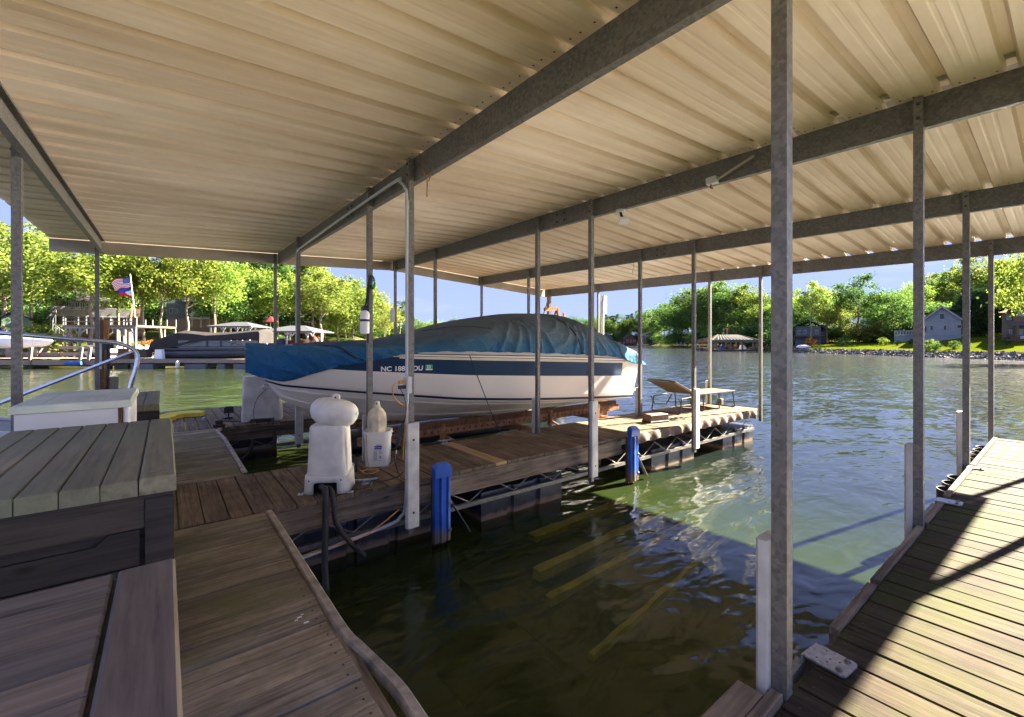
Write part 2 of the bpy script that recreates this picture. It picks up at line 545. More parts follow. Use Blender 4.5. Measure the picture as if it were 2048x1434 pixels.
def water():
    t = NT('lake_water')
    t.n.remove(t.b)
    g = t.new('NewGeometry')
    def nz(scale, sx, sy, rot, detail, dist=0.0):
        mp = t.new('Mapping')
        mp.inputs['Scale'].default_value = (sx, sy, 1)
        mp.inputs['Rotation'].default_value = (0, 0, R(rot))
        t.link(g.outputs['Position'], mp.inputs[0])
        return t.noise(mp.outputs[0], scale, detail, 0.5, dist)
    a = nz(2.1, 0.75, 1.5, 20, 2, 0.4)
    b = nz(6.5, 0.8, 1.3, -25, 2, 0.2)
    c = nz(0.45, 0.7, 1.2, 35, 2)
    n = t.bump(c, 1.0, 0.07)
    n = t.bump(a, 1.0, 0.036, n)
    n = t.bump(b, 1.0, 0.006, n)
    # small chop as a slope field, so that far water keeps its ripples
    sx_ = t.new('SeparateXYZ')
    t.link(g.outputs['Position'], sx_.inputs[0])
    calm = t.new('MapRange')
    calm.interpolation_type = 'SMOOTHSTEP'
    calm.inputs['From Min'].default_value = 5.0
    calm.inputs['From Max'].default_value = 15.0
    calm.inputs['To Min'].default_value = 0.10
    calm.inputs['To Max'].default_value = 1.0
    t.link(sx_.outputs[0], calm.inputs['Value'])
    calm2 = t.new('MapRange')      # open water beyond the row of slips is choppy too
    calm2.interpolation_type = 'SMOOTHSTEP'
    calm2.inputs['From Min'].default_value = 11.0
    calm2.inputs['From Max'].default_value = 20.0
    t.link(sx_.outputs[1], calm2.inputs['Value'])
    cmx = t.new('Math', operation='MAXIMUM')
    t.link(calm.outputs[0], cmx.inputs[0]); t.link(calm2.outputs[0], cmx.inputs[1])
    def slope(scale, sx, sy, rot, amp, nn):
        mp = t.new('Mapping')
        mp.inputs['Scale'].default_value = (sx, sy, 1)
        mp.inputs['Rotation'].default_value = (0, 0, R(rot))
        t.link(g.outputs['Position'], mp.inputs[0])
        z = t.new('TexNoise')
        z.inputs['Scale'].default_value = scale
        z.inputs['Detail'].default_value = 2
        t.link(mp.outputs[0], z.inputs['Vector'])
        v1 = t.new('VectorMath', operation='SUBTRACT')
        v1.inputs[1].default_value = (0.5, 0.5, 0.5)
        t.link(z.outputs['Color'], v1.inputs[0])
        v2 = t.new('VectorMath', operation='MULTIPLY')
        v2.inputs[1].default_value = (amp, amp, 0)
        t.link(v1.outputs[0], v2.inputs[0])
        vk = t.new('VectorMath', operation='SCALE')
        t.link(v2.outputs[0], vk.inputs[0]); t.link(cmx.outputs[0], vk.inputs['Scale'])
        v3 = t.new('VectorMath', operation='ADD')
        t.link(nn, v3.inputs[0]); t.link(vk.outputs[0], v3.inputs[1])
        v4 = t.new('VectorMath', operation='NORMALIZE')
        t.link(v3.outputs[0], v4.inputs[0])
        return v4.outputs[0]
    n_smooth = n
    n = slope(4.6, 0.7, 1.5, 30, 0.22, n)
    n = slope(1.1, 0.8, 1.4, -15, 0.18, n)
    fr = t.new('Fresnel')
    fr.inputs['IOR'].default_value = 1.333
    t.link(n_smooth, fr.inputs['Normal'])
    gl = t.new('BsdfGlossy')
    gl.inputs['Roughness'].default_value = 0.11
    gl.inputs['Color'].default_value = (1, 1, 1, 1)
    t.link(n, gl.inputs['Normal'])
    df = t.new('BsdfDiffuse')
    tb = t.new('MapRange')
    tb.interpolation_type = 'SMOOTHSTEP'
    tb.inputs['From Min'].default_value = 3.2
    tb.inputs['From Max'].default_value = 7.5
    t.link(sx_.outputs[0], tb.inputs['Value'])
    t.link(t.mix(tb.outputs[0], (0.050, 0.078, 0.016), (0.020, 0.031, 0.026)), df.inputs['Color'])
    tr = t.new('BsdfTransparent')
    tr.inputs['Color'].default_value = (0.80, 0.84, 0.36, 1)
    m1 = t.new('MixShader')
    m1.inputs[0].default_value = 0.66
    t.link(df.outputs[0], m1.inputs[1])
    t.link(tr.outputs[0], m1.inputs[2])
    m2 = t.new('MixShader')
    t.link(fr.outputs[0], m2.inputs[0])
    t.link(m1.outputs[0], m2.inputs[1])
    t.link(gl.outputs[0], m2.inputs[2])
    t.link(m2.outputs[0], t.out.inputs['Surface'])
    return t.m
M['water'] = water()
M['lakebed'] = plain('silty_lakebed', (0.036, 0.036, 0.014), 0.95, 0, 0.5, 1.2, world=True)
M['sunk_yellow'] = plain('algae_yellow_beam', (0.62, 0.52, 0.16), 0.8, 0, 0.25, 5)
M['sunk_dark'] = plain('algae_dark_beam', (0.045, 0.038, 0.02), 0.9, 0, 0.4, 4)
# ------------------------------------------------------------------ water
wm = MB().add([(-1500, -1500, WATER), (1500, -1500, WATER), (1500, 1500, WATER), (-1500, 1500, WATER)], [(0, 1, 2, 3)])
tag(wm.build('lake_water', M['water']), kind='structure')

# ------------------------------------------------------------------ boathouse
BX = {'E': -0.87, 'A': 1.78, 'B': 4.24, 'C': 6.68, 'D': 9.12}
RIDGE = BX['B']
Y0R, Y1R = -0.32, 10.05
def ztop(X, Y):
    s = 0.047 if X < RIDGE else 0.063
    return 3.12 - s * abs(X - RIDGE) + 0.019 * (Y - 3.77)
house = thing('boathouse', 'open steel boathouse with shallow gabled sheet metal roof over the boat slips', 'boathouse')

# beams: channel section, web towards the camera side (-X), lips towards +X; the outermost left one mirrored
BD = 0.22
def beam(X, flip=1, depth=BD, fl=0.055):
    m = MB()
    t = 0.006
    sec = [(0, 0), (fl, 0), (fl, -0.018), (fl - t, -0.018), (fl - t, -t), (t, -t), (t, -depth + t), (fl - t, -depth + t), (fl - t, -depth + 0.018), (fl, -depth + 0.018), (fl, -depth), (0, -depth)]
    sec = [(p * flip, q) for p, q in sec]
    if flip < 0:
        sec.reverse()
    m.prism(sec, lambda p, q, y: (X + p, y, ztop(X, y) + q), Y0R + 0.02, Y1R - 0.02)
    return m
beams = {}
for k, X in BX.items():
    beams[k] = beam(X + (0.028 if k != 'E' else 0.03), 1).build('roof_beam', M['galv_beam'], house)
# splice plates and bolts on the beams
for k, Y in (('A', 5.55), ('B', 4.35), ('C', 4.4), ('D', 3.2), ('E', 6.6)):
    X = BX[k] + 0.028
    z = ztop(X, Y) - BD / 2
    m = MB()
    m.box(X - 0.006, X, Y - 0.11, Y + 0.11, z - 0.085, z + 0.085)
    m.build('splice_plate', M['galv_beam'], beams[k])
    m = MB()
    for dy in (-0.07, 0.07):
        for dz in (-0.05, 0.05):
            m.box(X - 0.016, X - 0.0062, Y + dy - 0.012, Y + dy + 0.012, z + dz - 0.012, z + dz + 0.012)
    tag(m.build('bolt', M['nail'], beams[k]), kind='stuff')

# roof sheets: trapezoid ribs every 0.305 m
PITCH = 0.305
def rib_profile(n):
    pts = []
    for i in range(n):
        b = i * PITCH
        pts += [(b, 0), (b + 0.070, 0), (b + 0.078, 0.0022), (b + 0.092, 0.0022), (b + 0.100, 0), (b + 0.140, 0), (b + 0.148, 0.0022),
                (b + 0.162, 0.0022), (b + 0.170, 0), (b + 0.222, 0), (b + 0.242, 0.042), (b + 0.288, 0.042)]
    pts.append((n * PITCH, 0))
    return pts
def roof_mesh(n, side):
    m = MB()
    pr = rib_profile(n)
    if side < 0:
        xs = (-1.45, RIDGE)
    else:
        xs = (RIDGE, 9.22)
    s = 0.047 if side < 0 else 0.063
    nseg = 6
    rows = []
    for top in (0, 1):
        g = []
        for i in range(nseg + 1):
            x = xs[0] + (xs[1] - xs[0]) * i / nseg
            g.append([(x, y, 3.12 - s * abs(x - RIDGE) + z + 0.0012 * top + 0.019 * y) for y, z in pr])
        rows.append(g)
    m.grid(rows[0])
    m.grid([list(reversed(r)) for r in rows[1]])
    return m.mesh('roof_panel', M['sheet'])
meshes = {(n, s): roof_mesh(n, s) for n in (3, 1) for s in (-1, 1)}
y = Y0R
for i in range(12):
    n = 3 if i < 11 else 1
    for s in (-1, 1):
        put('roof_panel', meshes[(n, s)], house, (0, y, 0.019 * (y - 3.77) - 0.019 * 0 + 0.0015 * (i % 2) + (0.0006 if s > 0 else 0)))
    y += n * PITCH
# roofing screws where the sheets cross the beams
for k, X in BX.items():
    m = MB()
    for i in range(34):
        for dy in (0.02, 0.12, 0.19):
            yy = Y0R + i * PITCH + dy
            xx = X - 0.035 + random.uniform(-.008, .008)
            zz = ztop(xx, yy) - 0.0015
            r = 0.007
            m.add([(xx + r * math.cos(q * math.pi / 3), yy + r * math.sin(q * math.pi / 3), zz - 0.004) for q in range(6)] + [(xx, yy, zz + 0.002)],
                  [tuple(reversed(range(6)))] + [(q, (q + 1) % 6, 6) for q in range(6)])
    tag(m.build('roofing_screw', M['nail'], house), kind='stuff')
# ridge cap above the sheets
m = MB()
for yy0, yy1 in ((Y0R, Y1R),):
    rows = []
    for yy in (yy0, yy1):
        zz = 3.12 + 0.019 * (yy - 3.77)
        rows.append([(RIDGE - 0.15, yy, zz + 0.030), (RIDGE, yy, zz + 0.045), (RIDGE + 0.15, yy, zz + 0.028)])
    m.grid(rows)
m.build('ridge_cap', M['fascia'], house)
# fascia boards at both gable ends (C shaped trim)
for yy, sgn in ((Y1R + 0.004, 1), (Y0R - 0.004, -1)):
    for (xa, xb) in ((-1.45, RIDGE), (RIDGE + 0.001, 9.22)):
        m = MB()
        v = []
        for x in (xa, xb):
            zt = ztop(x, yy) + 0.04
            v += [(x, yy, zt - 0.25), (x, yy + sgn * 0.045, zt - 0.25), (x, yy + sgn * 0.045, zt), (x, yy, zt)]
        m.add(v, [(0, 1, 2, 3), (7, 6, 5, 4), (0, 4, 5, 1), (1, 5, 6, 2), (2, 6, 7, 3), (3, 7, 4, 0)])
        m.build('fascia', M['fascia'], house)

# posts
def post_mesh(h):
    m = MB()
    a, t = 0.0265, 0.006
    # channel: open side towards +Y, so that a groove shows
    sec = [(-a, -a), (a, -a), (a, a), (a - 0.018, a), (a - 0.018, a - t), (a - t, a - t), (a - t, -a + t), (-a + t, -a + t), (-a + t, a - t), (-a + 0.018, a - t), (-a + 0.018, a), (-a, a)]
    m.prism(sec, lambda p, q, z: (p, q, z), 0, h)
    return m.mesh('post', M['galv'])
def guard_mesh():
    m = MB()
    w, d, h = 0.125, 0.042, 0.95
    sec = [(-w / 2, 0), (w / 2, 0), (w / 2, d - 0.012), (w / 2 - 0.012, d), (-w / 2 + 0.012, d), (-w / 2, d - 0.012)]
    m.prism(sec, lambda p, q, z: (p, q, z), 0, h)
    return m.mesh('guard_board', M['vinyl'])
GUARD = guard_mesh()
bm_ = MB()
for z in (0.14, 0.80):
    bm_.lathe([(0.013, -0.002), (0.013, 0.002)], 8)
ROWS = {'N': 3.78, 'F': 4.80, 'G': 7.88, 'H': 9.86}
def add_post(X, Y, base, guard=0, top_off=0.0, tilt=0.0, gz=-0.38, lab=None):
    zt = ztop(X, Y) - 0.012
    o = put('post', post_mesh(zt - base), house, (X, Y, base))
    if lab:
        o['label'] = lab
    if guard:
        g = put('guard_board', GUARD, o, (0, guard * 0.0275, gz - base), (0, 0, 0 if guard > 0 else math.pi))
        m = MB()
        for z in (0.14, 0.80):
            m.add([(0.012 * math.cos(k * math.pi / 4), 0.0475 if 1 else 0, z + 0.012 * math.sin(k * math.pi / 4)) for k in range(8)], [tuple(range(8))])
        b = put('guard_bolt', m.mesh('guard_bolt', M['nail']), o, g.location, g.rotation_euler)
    # bolts holding the post to the beam
    m = MB()
    for dz in (0.05, 0.15):
        m.box(-0.034, -0.0265, -0.009, 0.009, zt - base - dz - 0.009, zt - base - dz + 0.009)
    tag(put('bolt', m.mesh('bolt', M['nail']), o), kind='stuff')
    return o
for k in 'ABCD':
    X = BX[k]
    add_post(X if k != 'A' else 1.775, ROWS['N'], -0.45 if k != 'D' else -0.22, 0 if k == 'D' else -1)
    add_post(X, ROWS['F'] + (0.02 if k == 'A' else 0), -0.30, 1, gz=-0.45)
    add_post(X if k != 'A' else 1.76, ROWS['G'] + (0.16 if k == 'A' else 0), -0.45, -1)
    add_post(X if k != 'A' else 1.76, ROWS['H'] + (0.2 if k == 'A' else 0) - 0.03, -0.30, 0)
add_post(1.800, 0.672, -0.45, 1)
add_post(4.24, 0.690, -0.45, 1)
add_post(6.68, 0.712, -0.45, 1)
add_post(9.12, 0.728, -0.45, 0)
add_post(-0.87, 4.88, -0.30, 0)
add_post(-0.87, 9.84, -0.45, 0)
add_post(9.12, -0.27, -0.45, 0)
add_post(6.68, -0.27, -0.45, 0)

# ------------------------------------------------------------------ docks
PT = 0.036
def plank_meshes(L, W, mat, axis, name='plank'):
    out = []
    for k in range(4):
        m = MB()
        c = 0.003
        w = W - (0.0, 0.003, 0.0012, 0.005)[k]
        l0, l1 = -random.uniform(0, 0.006), L + random.uniform(0, 0.006)
        if axis == 'Y':
            m.cham(-w / 2, w / 2, l0, l1, -PT, 0.0, c)
        else:
            m.cham(l0, l1, -w / 2, w / 2, -PT, 0.0, c)
        out.append(m.mesh(name, mat))
    return out
def lay(parent, axis, a0, a1, o0, L, mat, pitch=0.1535, W=0.144, new=(), nails=True):
    """boards running along `axis`, stacked from a0 to a1 in the other direction"""
    ms = plank_meshes(L, W, mat, axis)
    n = int(round((a1 - a0) / pitch))
    p = (a1 - a0) / n
    nm = MB()
    for i in range(n):
        c = a0 + (i + 0.5) * p
        me = ms[i % 4]
        dz = random.uniform(-0.0045, 0.002)
        rz = random.uniform(-0.0016, 0.0016)
        loc = (c, o0, dz) if axis == 'Y' else (o0, c, dz)
        b = put('plank', me, parent, loc, (0, 0, rz))
        if i in new:
            b.data = plank_meshes(L, W, M['deck_new'], axis)[0]
            b['label'] = 'pale newer board'
        if nails:
            for e in (0.035, L - 0.035):
                for s in (-0.038, 0.036):
                    jx, jy = random.uniform(-.006, .006), random.uniform(-.006, .006)
                    x, y_ = (c + s + jx, o0 + e + jy) if axis == 'Y' else (o0 + e + jx, c + s + jy)
                    r = 0.0055
                    nm.add([(x + r * math.cos(q * math.pi / 3), y_ + r * math.sin(q * math.pi / 3), 0.0022) for q in range(6)], [tuple(range(6))])
    if nails:
        tag(nm.build('nail', M['nail'], parent), kind='stuff')
def truss(parent, x0, x1, Y, zt=-0.20, zb=-0.37, mat=None):
    mat = mat or M['galv']
    m = MB()
    m.box(x0, x1, Y - 0.02, Y + 0.02, zb - 0.045, zb)
    m.build('truss_chord', mat, parent)
    n = max(2, int((x1 - x0) / 0.60))
    r = MB()
    for i in range(n):
        a = x0 + (x1 - x0) * i / n
        b = x0 + (x1 - x0) * (i + 0.5) / n
        c = x0 + (x1 - x0) * (i + 1) / n
        r.tube([(a, Y, zb), (b, Y, zt)], 0.007, 5)
        r.tube([(b, Y, zt), (c, Y, zb)], 0.007, 5)
    r.build('truss_rod', mat, parent)
def float_mesh(Lx, Ly, h=0.46):
    m = MB()
    # plan outline with shallow vertical grooves along the long sides
    pts = []
    g, d = 0.05, 0.035
    for s, y_ in ((1, -Ly / 2), (-1, Ly / 2)):
        xs = [-Lx / 2, -Lx / 6 - g, -Lx / 6 - g * 0.6, -Lx / 6 + g * 0.6, -Lx / 6 + g, Lx / 6 - g, Lx / 6 - g * 0.6, Lx / 6 + g * 0.6, Lx / 6 + g, Lx / 2]
        io = [0, 0, d, d, 0, 0, d, d, 0, 0]
        seq = list(zip(xs, io))
        if s < 0:
            seq.reverse()
        for x, q in seq:
            pts.append((x, y_ + s * q))
    n = len(pts)
    rows = []
    for z, sc in ((0.0, 0.985), (-0.02, 1.0), (-h + 0.05, 0.985), (-h, 0.95)):
        rows.append([(x * sc, y_ * sc, z) for x, y_ in pts])
    m.grid(rows, close=True)
    # the rows run downwards, so flip for outward normals
    m.f = [tuple(reversed(q)) for q in m.f]
    m.add([(x * 0.985, y_ * 0.985, 0.0) for x, y_ in pts], [tuple(range(n))])
    return m.mesh('dock_float', M['floatblk'])
FLOAT = float_mesh(1.22, 1.0)

# main walkway (boards run along X, stacked along Y)
main = thing('main_walkway_dock', 'weathered plank walkway running past the charcoal deck boxes', 'dock')
XL, XR = -1.30, 0.60
lay(main, 'X', -1.2, 3.86, XL, XR - XL, M['deck'], W=0.1485)
lay(main, 'X', 5.08, 8.10, XL, XR - XL, M['deck'], W=0.1485)
for ya, yb in ((-1.2, 3.86), (5.08, 8.10)):
    MB().box(XR - 0.005, XR + 0.036, ya, yb, -0.23, -0.004).build('rim_board', M['rim_y'], main)
    MB().box(XL - 0.04, XL, ya, yb, -0.23, -0.004).build('rim_board', M['rim_y'], main)
for yy in (0.8, 2.9, 6.6):
    put('dock_float', FLOAT, main, (-0.35, yy, -0.33))
# pale vinyl rub strip along the edge, its near end peeled away
def strip(parent, pts, w=0.046, h=0.012):
    P = [Vector(p) for p in pts]
    rows = []
    for i, p in enumerate(P):
        a, b = P[max(0, i - 1)], P[min(len(P) - 1, i + 1)]
        d = (b - a).normalized()
        s = d.cross(Vector((0, 0, 1))).normalized()
        r = [p - s * w / 2 - Vector((0, 0, 0.004)), p - s * w / 2 + Vector((0, 0, h * .4)), p - s * w * .36 + Vector((0, 0, h)), p - s * w * .12 + Vector((0, 0, h * .75)), p + s * w * .12 + Vector((0, 0, h * .72)),
             p + s * w * .36 + Vector((0, 0, h)), p + s * w / 2 + Vector((0, 0, h * .3)), p + s * w / 2 - Vector((0, 0, 0.03))]
        rows.append(r)
    m = MB()
    m.grid(rows, close=True)
    return m.build('edge_strip', M['rim_strip'], parent, smooth=True)
M['rim_strip'] = plain('grimy_vinyl_strip', (0.34, 0.29, 0.22), 0.6, 0, 0.5, 11, 0.3)
def bez(pts, n=6):
    """Catmull-Rom through points"""
    P = [Vector(p) for p in pts]
    out = []
    for i in range(len(P) - 1):
        p0, p1, p2, p3 = P[max(0, i - 1)], P[i], P[i + 1], P[min(len(P) - 1, i + 2)]
        for k in range(n):
            t = k / n
            out.append(0.5 * ((2 * p1) + (p2 - p0) * t + (2 * p0 - 5 * p1 + 4 * p2 - p3) * t * t + (3 * p1 - p0 - 3 * p2 + p3) * t ** 3))
    out.append(P[-1])
    return out
strip(main, bez([(0.630, 3.84, 0), (0.632, 3.2, 0), (0.632, 2.5, 0), (0.634, 2.05, 0), (0.652, 1.90, 0.0), (0.690, 1.74, -0.02), (0.712, 1.60, -0.03), (0.706, 1.42, -0.02), (0.69, 1.15, 0), (0.66, 0.6, 0)]))
strip(main, bez([(0.632, 5.10, 0), (0.632, 6.2, 0), (0.632, 7.2, 0), (0.60, 7.75, 0.01), (0.66, 8.02, 0)]))
# scraps of white paint stuck on one board
m = MB()
for (u, v) in ((598, 1236), (604, 1230), (612, 1246), (592, 1242)):
    p = G(u, v)
    k = random.uniform(0.006, 0.013)
    m.add([(p.x - k, p.y - k * .5, 0.003), (p.x + k * 1.2, p.y - k * .7, 0.003), (p.x + k, p.y + k * .6, 0.003), (p.x - k * .6, p.y + k * .7, 0.003)], [(0, 1, 2, 3)])
tag(m.build('paint_fleck', M['white_paint'], main), kind='stuff')

# middle finger dock
mid = thing('finger_dock', 'middle finger dock between the boat and the empty slip, weathered cross boards', 'dock', group='finger docks')
lay(mid, 'Y', -1.30, 9.24, 3.88, 1.19, M['deck_y'], W=0.1465, new=(27,))
m = MB(); m.box(0.66, 4.95, 3.862, 3.90, -0.232, -0.037); m.build('rim_board', M['rim'], mid)
m = MB(); m.box(0.66, 9.2, 5.05, 5.085, -0.21, -0.037); m.build('rim_board', M['rim'], mid)
m = MB(); m.box(-1.25, 0.58, 3.90, 5.04, -0.20, -0.04); m.build('under_frame', M['rim'], mid)
m = MB(); m.box(4.96, 9.22, 3.90, 3.93, -0.12, -0.037); m.build('rim_board', M['galv'], mid)
m = MB(); m.box(9.2, 9.24, 3.9, 5.06, -0.2, -0.037); m.build('rim_board', M['rim'], mid)
truss(mid, 0.7, 9.15, 3.93)
truss(mid, 0.7, 9.15, 5.02)
for x in (1.2, 2.3, 4.25, 5.6, 7.5, 9.0):
    MB().box(x, x + 0.045, 3.951, 4.999, -0.41, -0.37).build('cross_member', M['galv'], mid)
for x in (3.30, 6.42, 8.62, 1.55):
    put('dock_float', FLOAT, mid, (x, 4.47 if x != 1.55 else 4.60, -0.33))
# scalloped rubber bumper tacked to the outer edge
def scallop(parent, x0, x1, Y, out=-1, n=9, drop=0.13, mat=None):
    m = MB()
    rows_t, rows_b, rows_b2 = [], [], []
    N = n * 8
    for i in range(N + 1):
        t = i / N
        x = x0 + (x1 - x0) * t
        ph = t * n * 2 * math.pi
        o = (0.5 - 0.5 * math.cos(ph))
        ot = Y + out * (0.012 + 0.010 * o)
        ob = Y + out * (0.010 + 0.062 * o)
        rows_t.append((x, ot, -0.004))
        rows_b.append((x, ob, -drop - 0.02 * math.sin(ph + 1.0)))
    mid_ = [((a[0] + b[0]) / 2, (a[1] + b[1]) / 2 + out * 0.008, (a[2] + b[2]) / 2) for a, b in zip(rows_t, rows_b)]
    back = [(a[0], a[1] - out * 0.006, a[2]) for a in rows_b]
    backt = [(a[0], a[1] - out * 0.006, a[2]) for a in rows_t]
    m.grid([rows_t, mid_, rows_b, back, backt, rows_t])
    return m.build('edge_bumper', mat or M['bumper'], parent, smooth=True)
M['bumper'] = plain('brown_rubber_bumper', (0.16, 0.105, 0.07), 0.7, 0, 0.3, 6)
scallop(mid, 5.35, 9.2, 3.895, -1, 13)

# left finger dock, far side of the lift
far = thing('finger_dock', 'farther finger dock behind the boat bow, grey boards with yellow foam mat', 'dock', group='finger docks')
lay(far, 'Y', -1.6, 9.2, 8.13, 2.55, M['deck_grey'] if 'deck_grey' in M else M['deck_y'], nails=False)
m = MB(); m.box(0.66, 9.2, 8.10, 8.14, -0.23, -0.037); m.build('rim_board', M['rim'], far)
m = MB(); m.box(-1.6, 9.2, 10.66, 10.70, -0.23, -0.037); m.build('rim_board', M['rim'], far)
truss(far, 0.7, 9.1, 8.17)
for x in (1.0, 3.4, 6.0, 8.4):
    put('dock_float', FLOAT, far, (x, 9.5, -0.33))

# right finger dock
rd = thing('finger_dock', 'nearest finger dock with sunlit mossy boards, galvanised bracket plates and posts', 'dock', group='finger docks')
DY = 0.645
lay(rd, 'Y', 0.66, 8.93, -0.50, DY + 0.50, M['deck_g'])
for x0, x1, mt in ((1.0, 1.76, 'rim'), (2.38, 2.98, 'rim'), (3.04, 4.19, 'rim'), (4.30, 4.95, 'rim'), (5.2, 6.62, 'rim_light'), (6.74, 8.92, 'rim_light')):
    MB().cham(x0, x1, DY + 0.008, DY + 0.048, -0.10, 0.012 if x0 != 1.0 else 0.03, 0.003).build('edge_board', M[mt], rd)
MB().box(0.66, 8.9, DY - 0.04, DY + 0.004, -0.22, -0.037).build('rim_board', M['rim'], rd)
MB().box(0.66, 8.9, -0.50, -0.46, -0.22, -0.037).build('rim_board', M['rim'], rd)
m = MB(); m.box(8.90, 8.945, -0.5, DY, -0.2, -0.037); m.build('rim_board', M['rim_light'], rd)
MB().box(1.25, 1.70, DY + 0.05, DY + 0.14, -0.06, 0.03).build('corner_block', M['rim'], rd)
truss(rd, 0.7, 8.8, DY + 0.01)
for x in (1.9, 4.3, 6.2, 8.2):
    put('dock_float', FLOAT, rd, (x, 0.07, -0.33))
# bracket plates
def bracket(x, y_, rz, s=1.0):
    m = MB()
    w, l = 0.13 * s, 0.15 * s
    r = 0.02
    ring = []
    for qx, qy, a0 in ((1, 1, 0), (-1, 1, 90), (-1, -1, 180), (1, -1, 270)):
        for k in range(4):
            a = R(a0 + 30 * k)
            ring.append((qx * (w / 2 - r) + r * math.cos(a), qy * (l / 2 - r) + r * math.sin(a)))
    m.prism(ring, lambda p, q, z: (p, q, z), 0.0, 0.008)
    m.box(-w / 2, w / 2, l / 2 - 0.002, l / 2 + 0.006, -0.09, 0.006)
    o = m.build('bracket_plate', M['galv_light'], rd, loc=(x, y_, 0.005), rz=rz)
    b = MB()
    for px, py in ((0.04, -0.045), (-0.04, -0.045)):
        b.lathe([(0.013, 0.0085), (0.013, 0.011), (0.0085, 0.0112), (0.0085, 0.019)], 8, (px * s, py * s, 0))
    put('bracket_bolt', b.mesh('bracket_bolt', M['galv']), o)
    b = MB()
    for px, py in ((0.04, 0.03), (0.0, 0.0), (-0.035, 0.035), (0.01, -0.03), (-0.03, 0.0)):
        b.add([(px + 0.006 * math.cos(k * math.pi / 3), py + 0.004 * math.sin(k * math.pi / 3), 0.0086) for k in range(6)], [tuple(range(6))])
    put('bolt_hole', b.mesh('bolt_hole', M['black']), o)
    return o
bracket(2.13, 0.615, R(-6))
bracket(5.02, 0.63, R(2))
bracket(6.60, 0.63, R(0), 0.8)
# bracket arms from plate to post
m = MB()
m.bar((1.835, 0.70, -0.035), (2.08, 0.705, -0.035), 0.03, 0.05)
m.bar((4.28, 0.72, -0.05), (4.98, 0.715, -0.05), 0.03, 0.06)
m.build('bracket_arm', M['galv'], rd)
# looped black rubber bumpers on the lake side of the edge
for k in range(9):
    x = 5.45 + 0.28 * k if k < 3 else 6.75 + 0.26 * (k - 3)
    m = MB()
    pts = [(x, DY + 0.055, -0.02), (x + 0.02, DY + 0.11, -0.015), (x + 0.10, DY + 0.14, -0.015), (x + 0.18, DY + 0.11, -0.015), (x + 0.2, DY + 0.055, -0.02)]
    c = bez(pts, 4)
    m.grid([[(p.x, p.y, p.z) for p in c], [(p.x, p.y, p.z - 0.13) for p in c], [(p.x, p.y - 0.008, p.z - 0.13) for p in c], [(p.x, p.y - 0.008, p.z) for p in c], [(p.x, p.y, p.z) for p in c]])
    m.build('loop_bumper', M['rubber'], rd, smooth=True)

# ------------------------------------------------------------------ blue guide pads bolted to the middle finger
def guide(x, y_, label):
    t = thing('guide_pad', label, 'dock guard', (x, y_, 0), group='blue guide pads')
    m = MB()
    w = 0.17
    # front with three ribs, bevelled head
    sec = [(-w / 2, 0.0), (w / 2, 0.0), (w / 2, -0.05), (0.055, -0.062), (0.045, -0.045), (0.030, -0.045), (0.022, -0.068), (-0.022, -0.068), (-0.030, -0.045), (-0.045, -0.045), (-0.055, -0.062), (-w / 2, -0.05)]
    m.prism(list(reversed(sec)), lambda p, q, z: (p, q, z), -0.60, 0.02)
    m.add([(-w / 2 - 0.006, 0.004, 0.02), (w / 2 + 0.006, 0.004, 0.02), (w / 2 + 0.006, -0.075, 0.02), (-w / 2 - 0.006, -0.075, 0.02),
           (-w / 2 - 0.006, 0.004, 0.125), (w / 2 + 0.006, 0.004, 0.125), (w / 2 + 0.006, -0.075, 0.095), (-w / 2 - 0.006, -0.075, 0.095),
           (-w / 2 + 0.03, 0.0, 0.15), (w / 2 - 0.03, 0.0, 0.15), (w / 2 - 0.03, -0.05, 0.14), (-w / 2 + 0.03, -0.05, 0.14)],
          [(0, 1, 2, 3), (8, 11, 10, 9), (0, 4, 5, 1), (1, 5, 6, 2), (2, 6, 7, 3), (3, 7, 4, 0), (4, 8, 9, 5), (5, 9, 10, 6), (6, 10, 11, 7), (7, 11, 8, 4)])
    m.build('pad', M['blue_plastic'], t)
    m = MB()
    m.box(-w / 2 + 0.01, w / 2 - 0.01, 0.004, 0.045, -0.72, 0.0)
    m.build('backing_board', M['brown_wood'], t)
    m = MB()
    for z in (-0.24, -0.50):
        m.lathe([(0.001, 0), (0.016, 0.002), (0.020, 0.012), (0.008, 0.02)], 10, (0, 0, 0))
        n_ = len(m.v)
        for i in range(n_ - 40, n_):
            a = m.v[i]
            m.v[i] = (w / 2 - 0.012 + a[0], -0.052 - a[2], z + a[1])
    m.build('end_bolt', M['galv'], t)
    m = MB()
    m.bar((w / 2 + 0.02, 0.02, -0.22), (w / 2 + 0.24, -0.02, -0.60), 0.05, 0.006, up=(1, 0, 0.3))
    m.build('brace_arm', M['galv'], t)
    return t
guide(2.09, 3.785, 'blue plastic guide pad standing nearest the white motor cover')
guide(5.09, 3.80, 'blue plastic guide pad below the patio lounger, farther along the finger dock')
# ------------------------------------------------------------------ the covered runabout on its lift
boat = thing('motorboat', 'ivory and navy motorboat under a faded blue cover, raised on the lift', 'boat', (0, 6.45, 0))
